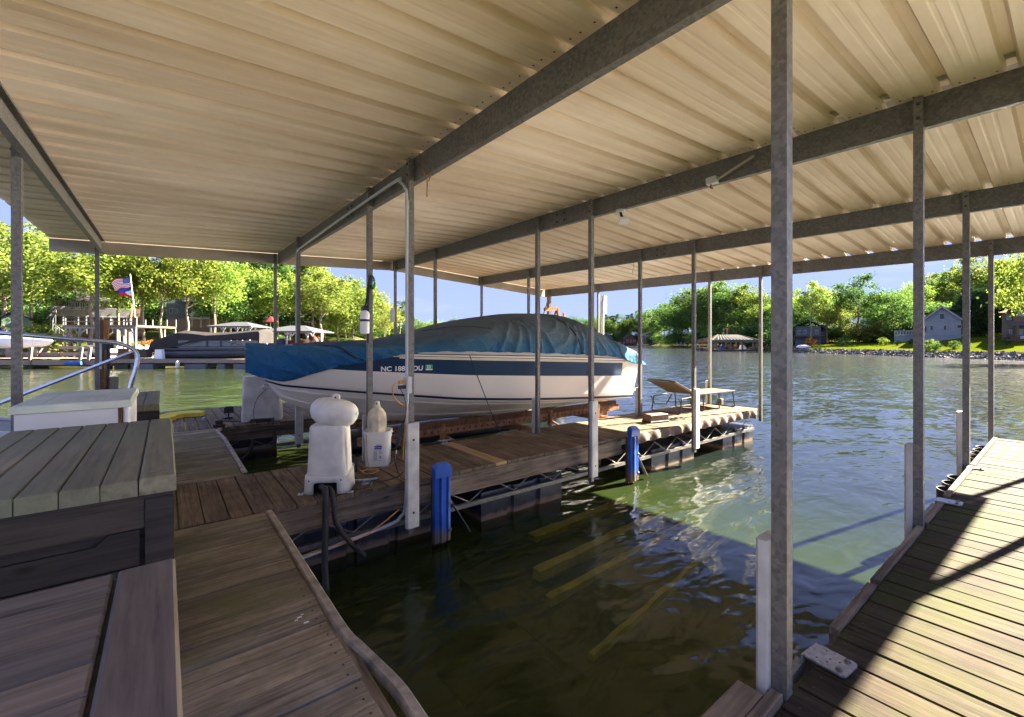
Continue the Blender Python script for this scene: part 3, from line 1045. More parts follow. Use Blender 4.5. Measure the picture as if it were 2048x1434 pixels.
#        X     half-beam at gunwale, gunwale z, blue-band bottom z, chine half-beam, chine z, keel z
ST = [(0.86, 0.02, 1.225, 0.93, 0.012, 0.80, 0.765),
      (1.10, 0.26, 1.215, 0.90, 0.10, 0.745, 0.60),
      (1.50, 0.53, 1.195, 0.875, 0.27, 0.69, 0.40),
      (2.00, 0.80, 1.175, 0.87, 0.50, 0.625, 0.23),
      (2.60, 1.00, 1.155, 0.86, 0.73, 0.555, 0.12),
      (3.40, 1.13, 1.130, 0.84, 0.90, 0.455, 0.055),
      (4.40, 1.17, 1.100, 0.815, 0.98, 0.375, 0.03),
      (5.50, 1.16, 1.060, 0.78, 1.00, 0.305, 0.025),
      (6.60, 1.12, 1.015, 0.735, 0.99, 0.245, 0.03),
      (7.46, 1.06, 0.985, 0.70, 0.96, 0.205, 0.04)]
def st_at(x):
    for a, b in zip(ST, ST[1:]):
        if a[0] <= x <= b[0]:
            t = (x - a[0]) / (b[0] - a[0])
            return [p + (q - p) * t for p, q in zip(a, b)]
    return list(ST[-1] if x > ST[-1][0] else ST[0])
def smooth_st(x):
    e = 0.12
    a, b, c = st_at(max(ST[0][0], x - e)), st_at(x), st_at(min(ST[-1][0], x + e))
    return [(p + 2 * q + r) / 4 for p, q, r in zip(a, b, c)]
XS = [0.86 + (7.46 - 0.86) * (i / 44) ** 1.25 for i in range(45)]
def side_pt(x, q):
    """q: 0 gunwale .. 1 chine, 1..2 chine to keel; returns (half width, z)"""
    X, b, g, bb, cb, c, k = smooth_st(x) if 0.9 < x < 7.4 else st_at(x)
    if q <= 1:
        z = g + (c - g) * q
        w = b + (cb - b) * (q ** 1.7)
        return w, z
    t = q - 1
    return cb * (1 - t), c + (k - c) * (t ** 0.95)
# bands down the side: fractions of the way from gunwale to chine
def frac(x, z):
    s = st_at(x)
    return max(0.0, min(1.0, (s[2] - z) / (s[2] - s[5])))
BANDS = [(0.00, 'gelwhite'), (0.045, 'stripe_worn'), (0.060, 'gelwhite'), (0.075, 'gold'), (0.090, 'cream'), (0.11, 'navy'), (0.43, 'gelwhite'), (0.86, 'gelwhite'), (0.93, 'stripe_worn'), (0.985, 'gelwhite')]
mats = ['gelwhite', 'stripe_worn', 'gold', 'cream', 'navy']
hb = MB()
qs = [b[0] for b in BANDS]
lines = qs + [1.0, 1.10, 1.13, 1.35, 1.62, 1.66, 2.0]
for sgn in (-1, 1):
    rows = []
    for x in XS:
        r = []
        for q in lines:
            w, z = side_pt(x, q)
            if q == 1.13: z -= 0.012
            if q == 1.66: z -= 0.012
            if abs(q - 0.0) < 1e-6: w += 0.0
            xx = x + (0.10 * q if x > 7.4 else 0) * -1 + (0.0 if x > 1.2 else 0.16 * min(q, 1.3) * (1.2 - x) / 0.34)
            r.append((xx, sgn * w, z))
        rows.append(r)
    n = len(lines)
    for j in range(n - 1):
        mi = mats.index(BANDS[j][1]) if j < len(BANDS) else 0
        strip_rows = [[r[j], r[j + 1]] for r in rows]
        o = len(hb.v)
        if mi == 4:      # navy band ends short of the transom in a curve
            cut = 41
            for i in range(len(rows) - 1):
                pass
        m2 = MB()
        m2.grid(strip_rows, mi)
        if sgn > 0:
            m2.f = [tuple(reversed(f)) for f in m2.f]
        if mi in (4,):
            nf = len(m2.f)
            m2.m = [4 if i < nf - 3 else (3 if i == nf - 3 else 0) for i in range(nf)]
        if mi in (2, 3):
            nf = len(m2.f)
            m2.m = [mi if 13 < i < nf - 2 else (4 if i <= 13 else 0) for i in range(nf)]
        hb.v += m2.v
        hb.f += [tuple(i + o for i in f) for f in m2.f]
        hb.m += m2.m
# transom
w = [(hbv) for hbv in ()]
tr = []
for q in lines:
    a, z = side_pt(7.46, q)
    tr.append((7.46 - 0.10 * q, -a, z))
tr2 = [(x, -y_, z) for x, y_, z in reversed(tr)]
hb.add(tr + tr2, [tuple(range(len(tr) * 2))], 0)
hull = hb.build('hull', [M[k] for k in mats], boat, smooth=True)
hull.data.validate()
# rub rail and deck edge moulding
for sgn in (-1, 1):
    m = MB()
    rows = []
    for x in XS[4:]:
        w_, z = side_pt(x, 0.0)
        rows.append([(x, sgn * (w_ + 0.002), z - 0.015), (x, sgn * (w_ + 0.030), z - 0.006), (x, sgn * (w_ + 0.030), z + 0.012), (x, sgn * (w_ + 0.008), z + 0.026), (x, sgn * (w_ - 0.015), z + 0.060), (x, sgn * (w_ - 0.06), z + 0.07)])
    m.grid(rows)
    if sgn > 0:
        m.f = [tuple(reversed(f)) for f in m.f]
    m.build('rub_rail', M['gelwhite'], boat, smooth=True)
    m = MB()
    m.tube([(x, sgn * (side_pt(x, 0)[0] + 0.031), side_pt(x, 0)[1] + 0.002) for x in XS[6:]], 0.007, 6)
    m.build('rail_insert', M['strap'], boat)
# cover
CT = [(0.80, 1.235), (1.10, 1.275), (1.6, 1.305), (2.4, 1.345), (3.03, 1.457), (3.56, 1.62), (4.14, 1.745), (4.8, 1.822), (5.5, 1.852), (5.85, 1.845), (6.3, 1.70), (6.6, 1.58), (7.1, 1.38), (7.45, 1.16), (7.66, 0.99)]
CE = [(0.80, 0.93), (1.1, 0.80), (1.3, 0.83), (1.55, 0.935), (1.85, 1.02), (2.2, 1.09), (2.5, 1.155), (3.0, 1.185), (3.5, 1.175), (4.6, 1.145), (5.6, 1.105), (6.4, 1.06), (6.75, 1.02), (7.0, 0.96), (7.3, 0.89), (7.66, 0.86)]
def lerp_tab(T, x):
    if x <= T[0][0]: return T[0][1]
    for a, b in zip(T, T[1:]):
        if x <= b[0]:
            t = (x - a[0]) / (b[0] - a[0])
            return a[1] + (b[1] - a[1]) * t
    return T[-1][1]
from mathutils import noise as mnoise
rows = []
NX, NS = 260, 96
for i in range(NX + 1):
    x = 0.80 + (7.66 - 0.80) * i / NX
    s = st_at(min(max(x, 0.86), 7.46))
    e = 0.5 * lerp_tab(CE, x) + 0.25 * (lerp_tab(CE, x - .06) + lerp_tab(CE, x + .06))
    e += 0.005 * math.sin(x * 19) + 0.010 * mnoise.noise(Vector((x * 3.3, 0, 0)))
    zc = 0.4 * lerp_tab(CT, x) + 0.3 * (lerp_tab(CT, x - .15) + lerp_tab(CT, x + .15))
    b = s[1] + 0.035
    g = s[2] + 0.055
    if x < 1.0:
        b *= max(0.0, (x - 0.80) / 0.2) * 0.5 + 0.5
    if x > 7.46:
        k = (x - 7.46) / 0.20
        b *= 1 - 0.12 * k * k
        g = 0.985 - 0.02 * k
    zc = max(zc, g + 0.012)
    row = []
    for j in range(NS + 1):
        t = j / NS * 2 - 1              # -1 near edge .. 1 far edge
        a = abs(t)
        sg = -1 if t < 0 else 1
        if a > 0.72:                    # hanging side
            q = (a - 0.72) / 0.28
            z = g + (e - g) * q
            fr_ = max(0.0, min(1.0, (s[2] - z) / (s[2] - s[5] + 1e-6)))
            w_ = s[1] + (s[4] - s[1]) * fr_ ** 1.7
            y_ = sg * (max(b, 0.02) * (1 - q) + (w_ + 0.030) * q) if x > 1.0 else sg * b * (1 - 0.35 * q)
        else:
            q = a / 0.72
            y_ = sg * b * math.sin(q * math.pi / 2) ** 0.92
            z = g + (zc - g) * max(0.0, math.cos(q * math.pi / 2)) ** (0.80 if x > 3.2 else 1.1)
        y0_ = y_
        # folds and sagging
        amp = 0.034 + 0.018 * max(0, min(1, (x - 3.2) / 1.0)) * (1 if a < 0.72 else 0.6)
        f1 = mnoise.noise(Vector((x * 1.1, y_ * 1.3, 3.0)))
        f2 = mnoise.noise(Vector((x * 2.7, y_ * 2.2, 9.0)))
        def crease(ph, sharp=2.0):
            return (1 - abs(math.sin(ph))) ** sharp
        d = 0.030 * f1
        if x < 3.3:
            wb = max(0.0, min(1.0, (3.3 - x) / 1.0))
            drop = max(0.0, zc - z)
            d += wb * (0.040 * crease(z * 15 + x * 6.5 + 2.4 * f1, 1.8) + 0.018 * crease(z * 31 + x * 12 + 3 * f2, 1.8)) * min(1, 0.2 + drop * 5)
            if x < 1.5:
                d += 0.012 * crease(z * 30 + x * 26 + 2 * f1, 1.5) * (1 if a > 0.7 else 0.3)
        if x > 2.9:
            wm = max(0.0, min(1.0, (x - 2.9) / 0.8))
            drop = max(0.0, zc - z)
            for xa, frq in ((4.55, 9.0), (5.85, 11.0)):
                an = math.atan2(x - xa, drop + 0.10)
                near_ = math.exp(-((x - xa) / 1.0) ** 2)
                d += wm * near_ * 0.036 * crease(an * frq + 1.6 * f1 + 1.2 * f2 + xa, 1.8) * min(1.0, drop * 5)
            d += wm * 0.014 * crease(x * 8 + z * 5 + 3 * f2, 2.5) * min(1, drop * 3)
        if a > 0.9:
            d += 0.010 * math.sin(x * 46 + 3 * f1) * (a - 0.9) * 10
        d = max(d, -0.006)
        n_ = Vector((0, y_ / max(b, 0.05), 0.8 if a < 0.72 else 0.1)).normalized()
        xx = x
        if i < 10:
            xx -= 0.05 * (1 - i / 10) * (1 - a) * 0
        row.append((xx, y_ + n_.y * d, z + n_.z * d))
    rows.append(row)
m = MB()
m.grid(rows)
# closing faces at bow and stern
for r, flip in ((rows[0], False), (rows[-1], True)):
    inner = [(p[0] + (0.01 if not flip else -0.01), p[1] * 0.4, 0.6 * p[2] + 0.4 * (r[0][2])) for p in r]
    base = [(p[0], p[1] * 0.02, r[0][2] + 0.02) for p in r]
    m.grid([r, inner, base] if not flip else [base, inner, r])
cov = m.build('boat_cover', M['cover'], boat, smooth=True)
mod = cov.modifiers.new('thick', 'SOLIDIFY'); mod.thickness = 0.004; mod.offset = 1
# straps over the cover
def cover_pt(x, t, off=0.012):
    i = int(round((x - 0.80) / (7.66 - 0.80) * NX)); i = max(0, min(NX, i))
    j = int(round((t + 1) / 2 * NS))
    p = Vector(rows[i][j])
    n_ = Vector((0, p.y, 1.2)).normalized() if abs(t) < 0.72 else Vector((0, math.copysign(1, p.y), 0))
    return p + n_ * off
for (x0, x1, t0, t1) in ((1.55, 2.03, -0.55, -1.0), (3.1, 3.9, -0.1, -0.45), (5.35, 5.80, -0.10, -0.98), (6.55, 6.9, -0.30, -0.95), (7.22, 7.4, -0.2, -0.98), (3.36, 3.38, -0.78, -1.0)):
    pts = [cover_pt(x0 + (x1 - x0) * k / 12, t0 + (t1 - t0) * k / 12) for k in range(13)]
    m = MB()
    rr = [[p + Vector((0.016, 0, 0)), p + Vector((-0.016, 0, 0))] for p in pts]
    m.grid(rr)
    o = m.build('cover_strap', M['strap'], boat)
    md = o.modifiers.new('t', 'SOLIDIFY'); md.thickness = 0.004; md.offset = 0
for t0_ in (-0.34, 0.34):
    m = MB()
    rr = []
    for k in range(2, NX - 2, 3):
        p = cover_pt(0.80 + 6.86 * k / NX, t0_, 0.007)
        rr.append([p + Vector((0, -0.006, 0)), p + Vector((0, 0.006, 0))])
    m.grid(rr)
    m.build('cover_seam', M['strap'] if False else M['seam'], boat)
m = MB()
m.tube([(3.37, -1.19, 1.13), (3.42, -1.21, 0.98), (3.72, -1.22, 0.30), (3.86, -1.24, -0.01)], 0.006, 5)
m.build('tie_line', M['strap'], boat)
# registration characters and sticker on the navy band
def on_side(x, z, off=0.006):
    s = st_at(x)
    w_, zz = side_pt(x, frac(x, z))
    return Vector((x, -w_ - off, z))
def side_text(name, body, x, z, size, mat, **kw):
    a, b = on_side(x, z, 0.006), on_side(x + 0.4, z, 0.006)
    ang = math.atan2(b.y - a.y, b.x - a.x)
    lo, hi = on_side(x, z), on_side(x, z + 0.08)
    tilt = math.atan2(-(hi.y - lo.y), hi.z - lo.z)
    e = Matrix.Rotation(ang, 4, 'Z') @ Matrix.Rotation(R(90) - -tilt if False else R(90) + tilt, 4, 'X')
    o = text(name, body, size, mat, boat, a + Vector((0, -0.006, 0)), e.to_euler(), **kw)
    return o
side_text('registration_number', 'NC', 2.225, 0.93, 0.095, M['decal'], bold=0.0028)
side_text('registration_number', '1882', 2.385, 0.93, 0.095, M['decal'], bold=0.0028)
side_text('registration_number', 'DU', 2.615, 0.93, 0.095, M['decal'], bold=0.0028)
p = on_side(2.83, 0.965, 0.010)
m = MB()
m.box(-0.05, 0.05, -0.002, 0.0, -0.035, 0.04)
s_ = m.build('registration_sticker', M['green_sticker'], boat, loc=p, rz=math.atan2(on_side(3.0, .95).y - on_side(2.7, .95).y, 0.3))
text('sticker_number', '23', 0.058, M['decal'], s_, (-0.036, -0.005, -0.008), (R(90), 0, 0), bold=0.001)
m = MB(); m.box(-0.046, 0.046, -0.004, -0.0022, -0.033, -0.018); m.build('sticker_band', M['decal'], s_)
side_text('boat_script', 'Celebrity', 6.98, 0.79, 0.085, M['decal'], shear=0.35, bold=0.0006)
# bow eye, outdrive and swim step
m = MB(); m.tube([(1.02 + 0.03 * math.cos(a), 0, 0.735 + 0.03 * math.sin(a)) for a in [k * math.pi / 6 for k in range(12)]], 0.006, 6, closed=True); m.build('bow_eye', M['steel'], boat)
m = MB(); m.cham(7.38, 7.78, -0.75, 0.75, 0.30, 0.345, 0.01); m.build('swim_step', M['gelwhite'], boat)
m = MB(); m.rbox(7.55, 0.0, -0.15, 0.30, 0.26, 0.20, 0.05); m.rbox(7.60, 0.0, -0.42, -0.15, 0.30, 0.06, 0.02); m.lathe([(0.03, 0), (0.11, 0.02), (0.11, 0.06), (0.03, 0.08)], 10, (7.78, 0, -0.22)); m.build('outdrive', M['rusty'], boat)

# ------------------------------------------------------------------ boat lift
lift = thing('boat_lift', 'rusty steel cradle lift with black flotation tanks under the boat', 'boat lift', (0, 6.45, 0))
for sy in (-1, 1):
    m = MB()
    m.box(2.2, 7.25, sy * 0.62 - 0.04, sy * 0.62 + 0.04, 0.045, 0.125)
    m.build('bunk', M['brown_wood'], lift)
    m = MB()
    m.box(2.0, 7.35, sy * 0.62 - 0.035, sy * 0.62 + 0.035, -0.06, 0.043)
    m.build('side_rail', M['rusty'], lift)
    m = MB()
    for k in range(44):
        x = 2.4 + k * 0.11
        m.add([(x + 0.018 * math.cos(a), sy * 0.62 - 0.0365, -0.01 + 0.018 * math.sin(a)) for a in [q * math.pi / 3 for q in range(6)]], [tuple(range(6))])
    tag(m.build('rail_hole', M['black'], lift), kind='stuff')
    m = MB()
    m.tube([(1.9, sy * 1.02, -0.36), (1.98, sy * 1.02, -0.36), (5.9, sy * 1.02, -0.36), (5.98, sy * 1.02, -0.36)], [0.12, 0.21, 0.21, 0.12], 18)
    m.build('tank', M['floatblk'], lift, smooth=True)
for x in (2.6, 4.6, 6.4):
    MB().box(x, x + 0.09, -1.22, 1.22, -0.15, -0.062).build('cross_beam', M['rusty'], lift)
for x in (3.05, 5.1, 6.3):
    m = MB()
    m.bar((x, -0.98, -0.10), (x + 0.02, -0.98, 0.16), 0.07, 0.04)
    m.bar((x + 0.26, -1.0, -0.14), (x + 0.02, -0.85, 0.02), 0.07, 0.03)
    m.build('rail_bracket', M['rusty'], lift)
# rusty upright frame at the outer end
rf = thing('steel_tower', 'rusty brown angle iron frame sticking up behind the boat stern', 'frame', (0, 0, 0))
q = lambda u, v, Y: PF(u, v, fwd_y(u, Y))
m = MB()
m.bar(q(1089, 619, 9.3), q(1114, 617, 9.3), 0.07, 0.10)
m.build('top_rail', M['rusty'], rf)
m = MB()
m.bar(q(1114, 615, 9.3), q(1124, 662, 9.3), 0.07, 0.07)
m.bar(q(1127, 625, 9.32), q(1132, 665, 9.32), 0.05, 0.05)
m.build('upright', M['rusty'], rf)
m = MB()
m.bar(q(1113, 620, 9.34), q(1104, 645, 9.34), 0.04, 0.04)
m.bar(q(1099, 590, 9.36), q(1087, 628, 9.36), 0.02, 0.02)
m.bar(q(1104, 645, 9.35), q(1124, 646, 9.35), 0.07, 0.09)
m.build('brace', M['rusty'], rf)
m = MB()
m.bar(q(1098, 592, 9.5), q(1098, 690, 9.5) - Vector((0, 0, 2.2)), 0.09, 0.09)
m.build('mast', M['piling'], rf)

# beams under the water of the empty slip
sb = thing('sunken_lift', 'lowered boat lift lying under water in the empty slip, yellow with algae', 'boat lift')
def sunk(a, b, w, h, mt):
    a, b = Vector(a), Vector(b)
    d = (b - a).normalized(); sdv = d.cross(Vector((0, 0, 1))).normalized()
    rows_ = []
    n_ = int((b - a).length / 0.07)
    for i in range(n_ + 1):
        p = a.lerp(b, i / n_) + sdv * 0.018 * mnoise.noise(Vector((i * 0.31, a.y * 3, 1))) + sdv * 0.012 * mnoise.noise(Vector((i * 0.9, a.y * 3, 4)))
        k = w / 2 * (1 + 0.35 * mnoise.noise(Vector((i * 0.37, a.y * 7, 2))))
        rows_.append([p - sdv * k - Vector((0, 0, h)), p + sdv * k - Vector((0, 0, h)), p + sdv * k, p - sdv * k])
    m = MB(); m.grid(rows_, close=True)
    m.f += [(0, 1, 2, 3), tuple(reversed(range(len(m.v) - 4, len(m.v))))]; m.m += [0, 0]
    m.build('sunken_beam', M[mt], sb)
sunk((3.15, 3.66, -0.80), (6.9, 3.66, -0.69), 0.13, 0.06, 'sunk_yellow')
sunk((2.9, 3.30, -0.95), (7.6, 3.22, -0.74), 0.12, 0.10, 'sunk_yellow')
sunk((2.8, 3.02, -1.06), (6.4, 2.98, -0.86), 0.09, 0.08, 'sunk_yellow')
sunk((2.75, 2.45, -1.25), (5.6, 2.45, -0.80), 0.05, 0.06, 'sunk_yellow')
sunk((1.5, 1.85, -1.05), (4.1, 1.85, -0.90), 0.42, 0.04, 'sunk_dark')
sunk((1.6, 2.75, -1.15), (4.9, 2.75, -0.98), 0.36, 0.04, 'sunk_dark')
sunk((2.45, 1.4, -1.10), (2.45, 3.9, -1.10), 0.16, 0.1, 'sunk_dark')
# ------------------------------------------------------------------ things standing on the docks
# resin deck boxes
def deck_box(name, label, x0, x1, y0, y1, zt, slat_axis, nslat, front='-Y', lidm='dark_box_lid', lidy=None, group='resin deck boxes', border=0.115):
    cx = 0
    t = thing(name, label, 'deck box', (x0, y0, 0), group=group)
    W, D = x1 - x0, y1 - y0
    lh = 0.075
    MB().box(0.035, W - 0.03, 0.045, D - 0.03, 0.015, zt - lh - 0.002).build('body', M['dark_box'], t)
    # corner posts
    for px, py in ((0.012, 0.018), (W - 0.095, 0.018), (0.012, D - 0.09), (W - 0.095, D - 0.09)):
        MB().cham(px, px + 0.088, py, py + 0.075, 0.0, zt - lh - 0.001, 0.006).build('corner_post', M['dark_box'], t)
    # front: top rail, then recessed horizontal boards
    fz = zt - lh
    MB().box(0.102, W - 0.097, 0.022, 0.044, fz - 0.115, fz - 0.003).build('top_rail', M['dark_box'], t)
    z = fz - 0.122
    k = 0
    while z > 0.06:
        h = min(0.135, z - 0.03)
        m = MB()
        if k == 0:    # finger recess along the top of the first board
            m.box(0.112, W - 0.112, 0.031, 0.044, z - h, z - 0.036)
            m.box(W - 0.20, W - 0.112, 0.031, 0.044, z - 0.0355, z)
            m.add([(W - 0.235, 0.031, z - 0.0355), (W - 0.20, 0.031, z - 0.0355), (W - 0.20, 0.031, z), (W - 0.235, 0.044, z - 0.0355), (W - 0.20, 0.044, z - 0.0355), (W - 0.20, 0.044, z)], [(0, 1, 2), (5, 4, 3), (0, 2, 5, 3)])
        else:
            m.box(0.112, W - 0.112, 0.031, 0.044, z - h, z)
        m.build('side_board', M['dark_box'], t)
        z -= h + 0.007
        k += 1
    # lid
    lm = M[lidm]
    rim = M['dark_box']
    MB().box(0.008, W - 0.008, 0.008, D - 0.008, zt - lh, zt - 0.014).build('lid_base', rim, t)
    if slat_axis == 'Y':
        bw = (W - 0.16) / nslat if nslat else 0
        x = 0.0
        xs = [i * (W - 0.115) / nslat for i in range(nslat + 1)]
        for a, b in zip(xs, xs[1:]):
            m = MB(); m.cham(a + 0.0018, b - 0.0018, 0, D, zt - 0.06, zt, 0.0045); o = m.build('lid_slat', [lm], t)
        m = MB(); m.cham(W - 0.112, W, 0, D, zt - 0.06, zt + 0.002, 0.006); m.build('lid_slat', [lm], t)
    else:
        ys = [i * D / nslat for i in range(nslat + 1)]
        for a, b in zip(ys, ys[1:]):
            m = MB(); m.cham(0, W - border - 0.009, a + 0.0025, b - 0.0025, zt - 0.05, zt, 0.005); m.build('lid_slat', [lm], t)
        m = MB(); m.cham(W - border, W, 0, D, zt - 0.06, zt + 0.003, 0.007); m.build('lid_border', [M[lidy or lidm]], t)
    return t
b1 = deck_box('deck_box', 'charcoal deck box with greenish slatted lid, in the middle of the row', -0.72, 0.035, 2.19, 3.86, 0.78, 'Y', 6)
m = MB(); m.box(0.665, 0.725, 0.09, 0.12, 0.7822, 0.783); m.build('lid_badge', M['dark_box_lid'], b1)
b2 = deck_box('deck_box', 'nearest deck box with brown grey slatted lid and wide end border', -1.15, 0.022, 0.62, 1.50, 0.72, 'X', 9, lidm='near_lid', lidy='near_lid_y')
b3 = deck_box('deck_box', 'charcoal deck box half hidden beyond the white locker', -0.80, -0.045, 5.30, 6.75, 0.73, 'Y', 6)
# white dock locker
wl_ = thing('dock_locker', 'white dock locker with greenish lid behind the charcoal deck box', 'locker', (-0.76, 4.12, 0))
MB().box(0.01, 0.50, 0.01, 1.0, 0.0, 0.845).build('body', M['white_box_side'], wl_)
MB().cham(-0.01, 0.575, -0.015, 1.05, 0.85, 0.90, 0.012).build('lid', M['white_box_lid'], wl_)
m = MB(); m.box(0.502, 0.522, 0.02, 0.98, 0.0, 0.845); m.build('corner_trim', M['brown_wood'], wl_)
m = MB(); m.rbox(0.545, 0.5, 0.0, 0.848, 0.04, 0.95, 0.015); m.build('side_column', M['white_paint'], wl_)
m = MB(); m.box(-0.012, 0.008, 0.1, 0.2, 0.52, 0.64); m.build('latch', M['black'], wl_)
m = MB()
for k in range(1, 5):
    m.box(0.1 * k + 0.02, 0.1 * k + 0.024, 0.0, 1.03, 0.9002, 0.9015)
m.build('lid_groove', M['grey_box'], wl_)

# gangway with tubular handrail, left
gw = thing('gangway', 'aluminium gangway with bent tube handrail sloping up to the left', 'gangway')
def gp(x, z, y=7.0): return Vector((x, y, z))
path = bez([gp(-3.2, 1.62), gp(-1.37, 1.405), gp(-0.55, 1.315), gp(-0.40, 1.28), gp(-0.30, 1.22), gp(-0.262, 1.12), gp(-0.285, 0.95), gp(-0.335, 0.72), gp(-0.42, 0.05)], 6)
MB().tube(path, 0.024, 12).build('handrail', M['steel'], gw, smooth=True)
MB().tube([gp(-0.285, 1.205), gp(-1.37, 0.665), gp(-2.3, 0.2)], 0.021, 10).build('diagonal_rail', M['steel'], gw, smooth=True)
path2 = [p + Vector((0, 1.05, 0)) for p in path]
for yy in (7.0, 8.0):
    m = MB(); m.bar((-0.62, yy, 0.10), (-3.6, yy, 0.72), 0.05, 0.22); m.build('side_beam', M['white_box_side'], gw)
m = MB()
m.bar((-0.62, 7.5, 0.16), (-3.6, 7.5, 0.78), 0.94, 0.04)
m.build('tread_deck', M['galv'], gw)

# motor cover (white pedestal) with mooring buoy on top
mc = thing('motor_cover', 'white moulded lift motor cover with arched foot opening on finger dock', 'motor cover', (1.165, 4.12, 0), R(-30))
mc.scale = (0.87, 0.87, 1.0)
m = MB()
# foot: rounded box with an opening towards -Y
W, D, H = 0.42, 0.40, 0.155
ring_o = []
m.rbox(0, 0, 0.150, 0.56, 0.385, 0.36, 0.10, 5, rows=[(0.150, 1.075), (0.165, 1.02), (0.30, 0.985), (0.50, 0.93), (0.555, 0.92), (0.575, 0.88), (0.585, 0.70)])
m.build('cover_body', M['white_plastic'], mc, smooth=True)
m = MB()
w2, d2 = 0.215, 0.195
pts = []
N = 40
def sq(a):
    c, s = math.cos(a), math.sin(a)
    k = (abs(c) ** 5 + abs(s) ** 5) ** (-1 / 5)
    return w2 * c * k, d2 * s * k
rows = []
for zi, (z, sc) in enumerate(((0.0, 1.04), (0.05, 1.02), (0.10, 1.01), (0.152, 0.995))):
    rows.append([(sq(2 * math.pi * k / N)[0] * sc, sq(2 * math.pi * k / N)[1] * sc, z) for k in range(N)])
fv = [p for r in rows for p in r]
ff = []
for i in range(3):
    for k in range(N):
        a0, a1 = rows[i][k], rows[i][(k + 1) % N]
        if a0[1] < -0.15 and abs((a0[0] + a1[0]) / 2) < 0.095 and i < 2:
            continue
        ff.append((i * N + k, i * N + (k + 1) % N, (i + 1) * N + (k + 1) % N, (i + 1) * N + k))
m.add(fv, ff)
o = m.build('cover_foot', M['white_plastic'], mc, smooth=True)
md = o.modifiers.new('t', 'SOLIDIFY'); md.thickness = 0.010; md.offset = -1
m = MB()
for x, y_ in ((-0.235, -0.17), (0.235, -0.17)):
    m.cham(x - 0.025, x + 0.025, y_ - 0.02, y_ + 0.02, 0.001, 0.012, 0.003)
m.build('foot_tab', M['white_plastic'], mc)
m = MB(); m.rbox(0, 0.0, 0.02, 0.13, 0.26, 0.2, 0.04); m.build('inner_block', M['black'], mc)
m = MB()
for x, y_ in ((-0.235, -0.17), (0.235, -0.17)):
    m.lathe([(0.009, 0.012), (0.009, 0.016)], 8, (x, y_, 0))
for x in (-0.15, 0.15):
    m.box(x - 0.006, x + 0.006, -0.2035, -0.199, 0.115, 0.127)
m.build('screw', M['nail'], mc)
m = MB(); m.rbox(0, 0, 0.163, 0.170, 0.400, 0.374, 0.105, 5); m.build('parting_seam', M['white_plastic'], mc, smooth=False)
# two black hoses running down into the water
for i, (pts, rad) in enumerate(((((1.05, 3.98, 0.07), (1.05, 3.86, 0.075), (1.04, 3.80, -0.02), (1.03, 3.78, -0.25), (1.01, 3.72, -0.50), (0.985, 3.55, -0.80)), 0.025),
                               (((1.10, 3.99, 0.055), (1.10, 3.87, 0.055), (1.10, 3.795, -0.03), (1.12, 3.78, -0.2), (1.27, 3.84, -0.44), (1.40, 3.92, -0.60)), 0.022))):
    m = MB(); m.tube(bez(pts, 5), rad, 10); m.build('hose', M['rubber'], mc, smooth=True)
for o in [x for x in COL.objects if x.parent is mc and x.name.startswith('hose')]:
    o.matrix_parent_inverse = (Matrix.Translation((1.165, 4.12, 0)) @ Matrix.Rotation(R(-30), 4, 'Z') @ Matrix.Diagonal((0.87, 0.87, 1.0, 1.0))).inverted()
by = thing('mooring_buoy', 'grey white oval buoy with rope eye resting on the motor cover', 'buoy', (1.19, 4.09, 0.680), R(-38))
m = MB()
prof = [(0.005, -0.125), (0.06, -0.122), (0.12, -0.105), (0.165, -0.07), (0.188, -0.02), (0.190, 0.02), (0.178, 0.06), (0.150, 0.092), (0.105, 0.112), (0.06, 0.118), (0.04, 0.10), (0.03, 0.085), (0.003, 0.085)]
m.lathe([(r * 1.10, z * 1.05) for r, z in prof], 28, sy=0.78)
o = m.build('float_body', M['white_plastic'], by, smooth=True)
o.rotation_euler = (R(-8), R(10), 0)
m = MB()
m.rbox(0, 0, 0.08, 0.15, 0.085, 0.03, 0.013, 3, rows=[(0.08, 1.15), (0.115, 1.0), (0.150, 0.75), (0.165, 0.45)])
o2 = m.build('rope_eye', M['white_plastic'], by, smooth=True)
o2.rotation_euler = (R(-8), R(4), 0)
MB().box(-0.006, 0.006, -0.0175, 0.0175, 0.115, 0.140).build('eye_hole', M['black'], by).rotation_euler = (R(-8), R(4), 0)

# bucket and ribbed fender
bk = thing('bucket', 'square white bucket with blue printed label, cords looped round it', 'bucket', (1.80, 4.62, 0), R(-30))
m = MB()
m.rbox(0, 0, 0.0, 0.36, 0.26, 0.24, 0.06, 5, rows=[(0.0, 0.90), (0.01, 0.93), (0.29, 1.0), (0.291, 1.05), (0.312, 1.05), (0.313, 1.02), (0.335, 1.02), (0.336, 1.09), (0.365, 1.09), (0.368, 1.04), (0.33, 0.98)])
m.build('pail', M['bucket'], bk, smooth=True)
lab = MB()
fy = -0.1205
tp = lambda z: 0.93 + 0.07 * z / 0.29
def lq(mb, x0, x1, z0, z1, mi=0, sh=0.0):
    yy = lambda z: -0.12 * tp(z) - 0.0015
    mb.add([(x0, yy(z0), z0), (x1, yy(z0), z0), (x1 + sh, yy(z1), z1), (x0 + sh, yy(z1), z1)], [(0, 1, 2, 3)], mi)
M['label_blue'] = plain('printed_blue', (0.02, 0.06, 0.30), 0.5)
M['label_grey'] = plain('printed_small_type', (0.30, 0.33, 0.42), 0.6)
lq(lab, -0.02, 0.055, 0.205, 0.222, 0, 0.004)
lq(lab, -0.025, 0.05, 0.185, 0.200, 0, 0.006)
lq(lab, -0.005, 0.045, 0.228, 0.234, 0, 0.003)
for k in range(9):
    lq(lab, -0.03, 0.008, 0.165 - k * 0.011, 0.171 - k * 0.011, 1)
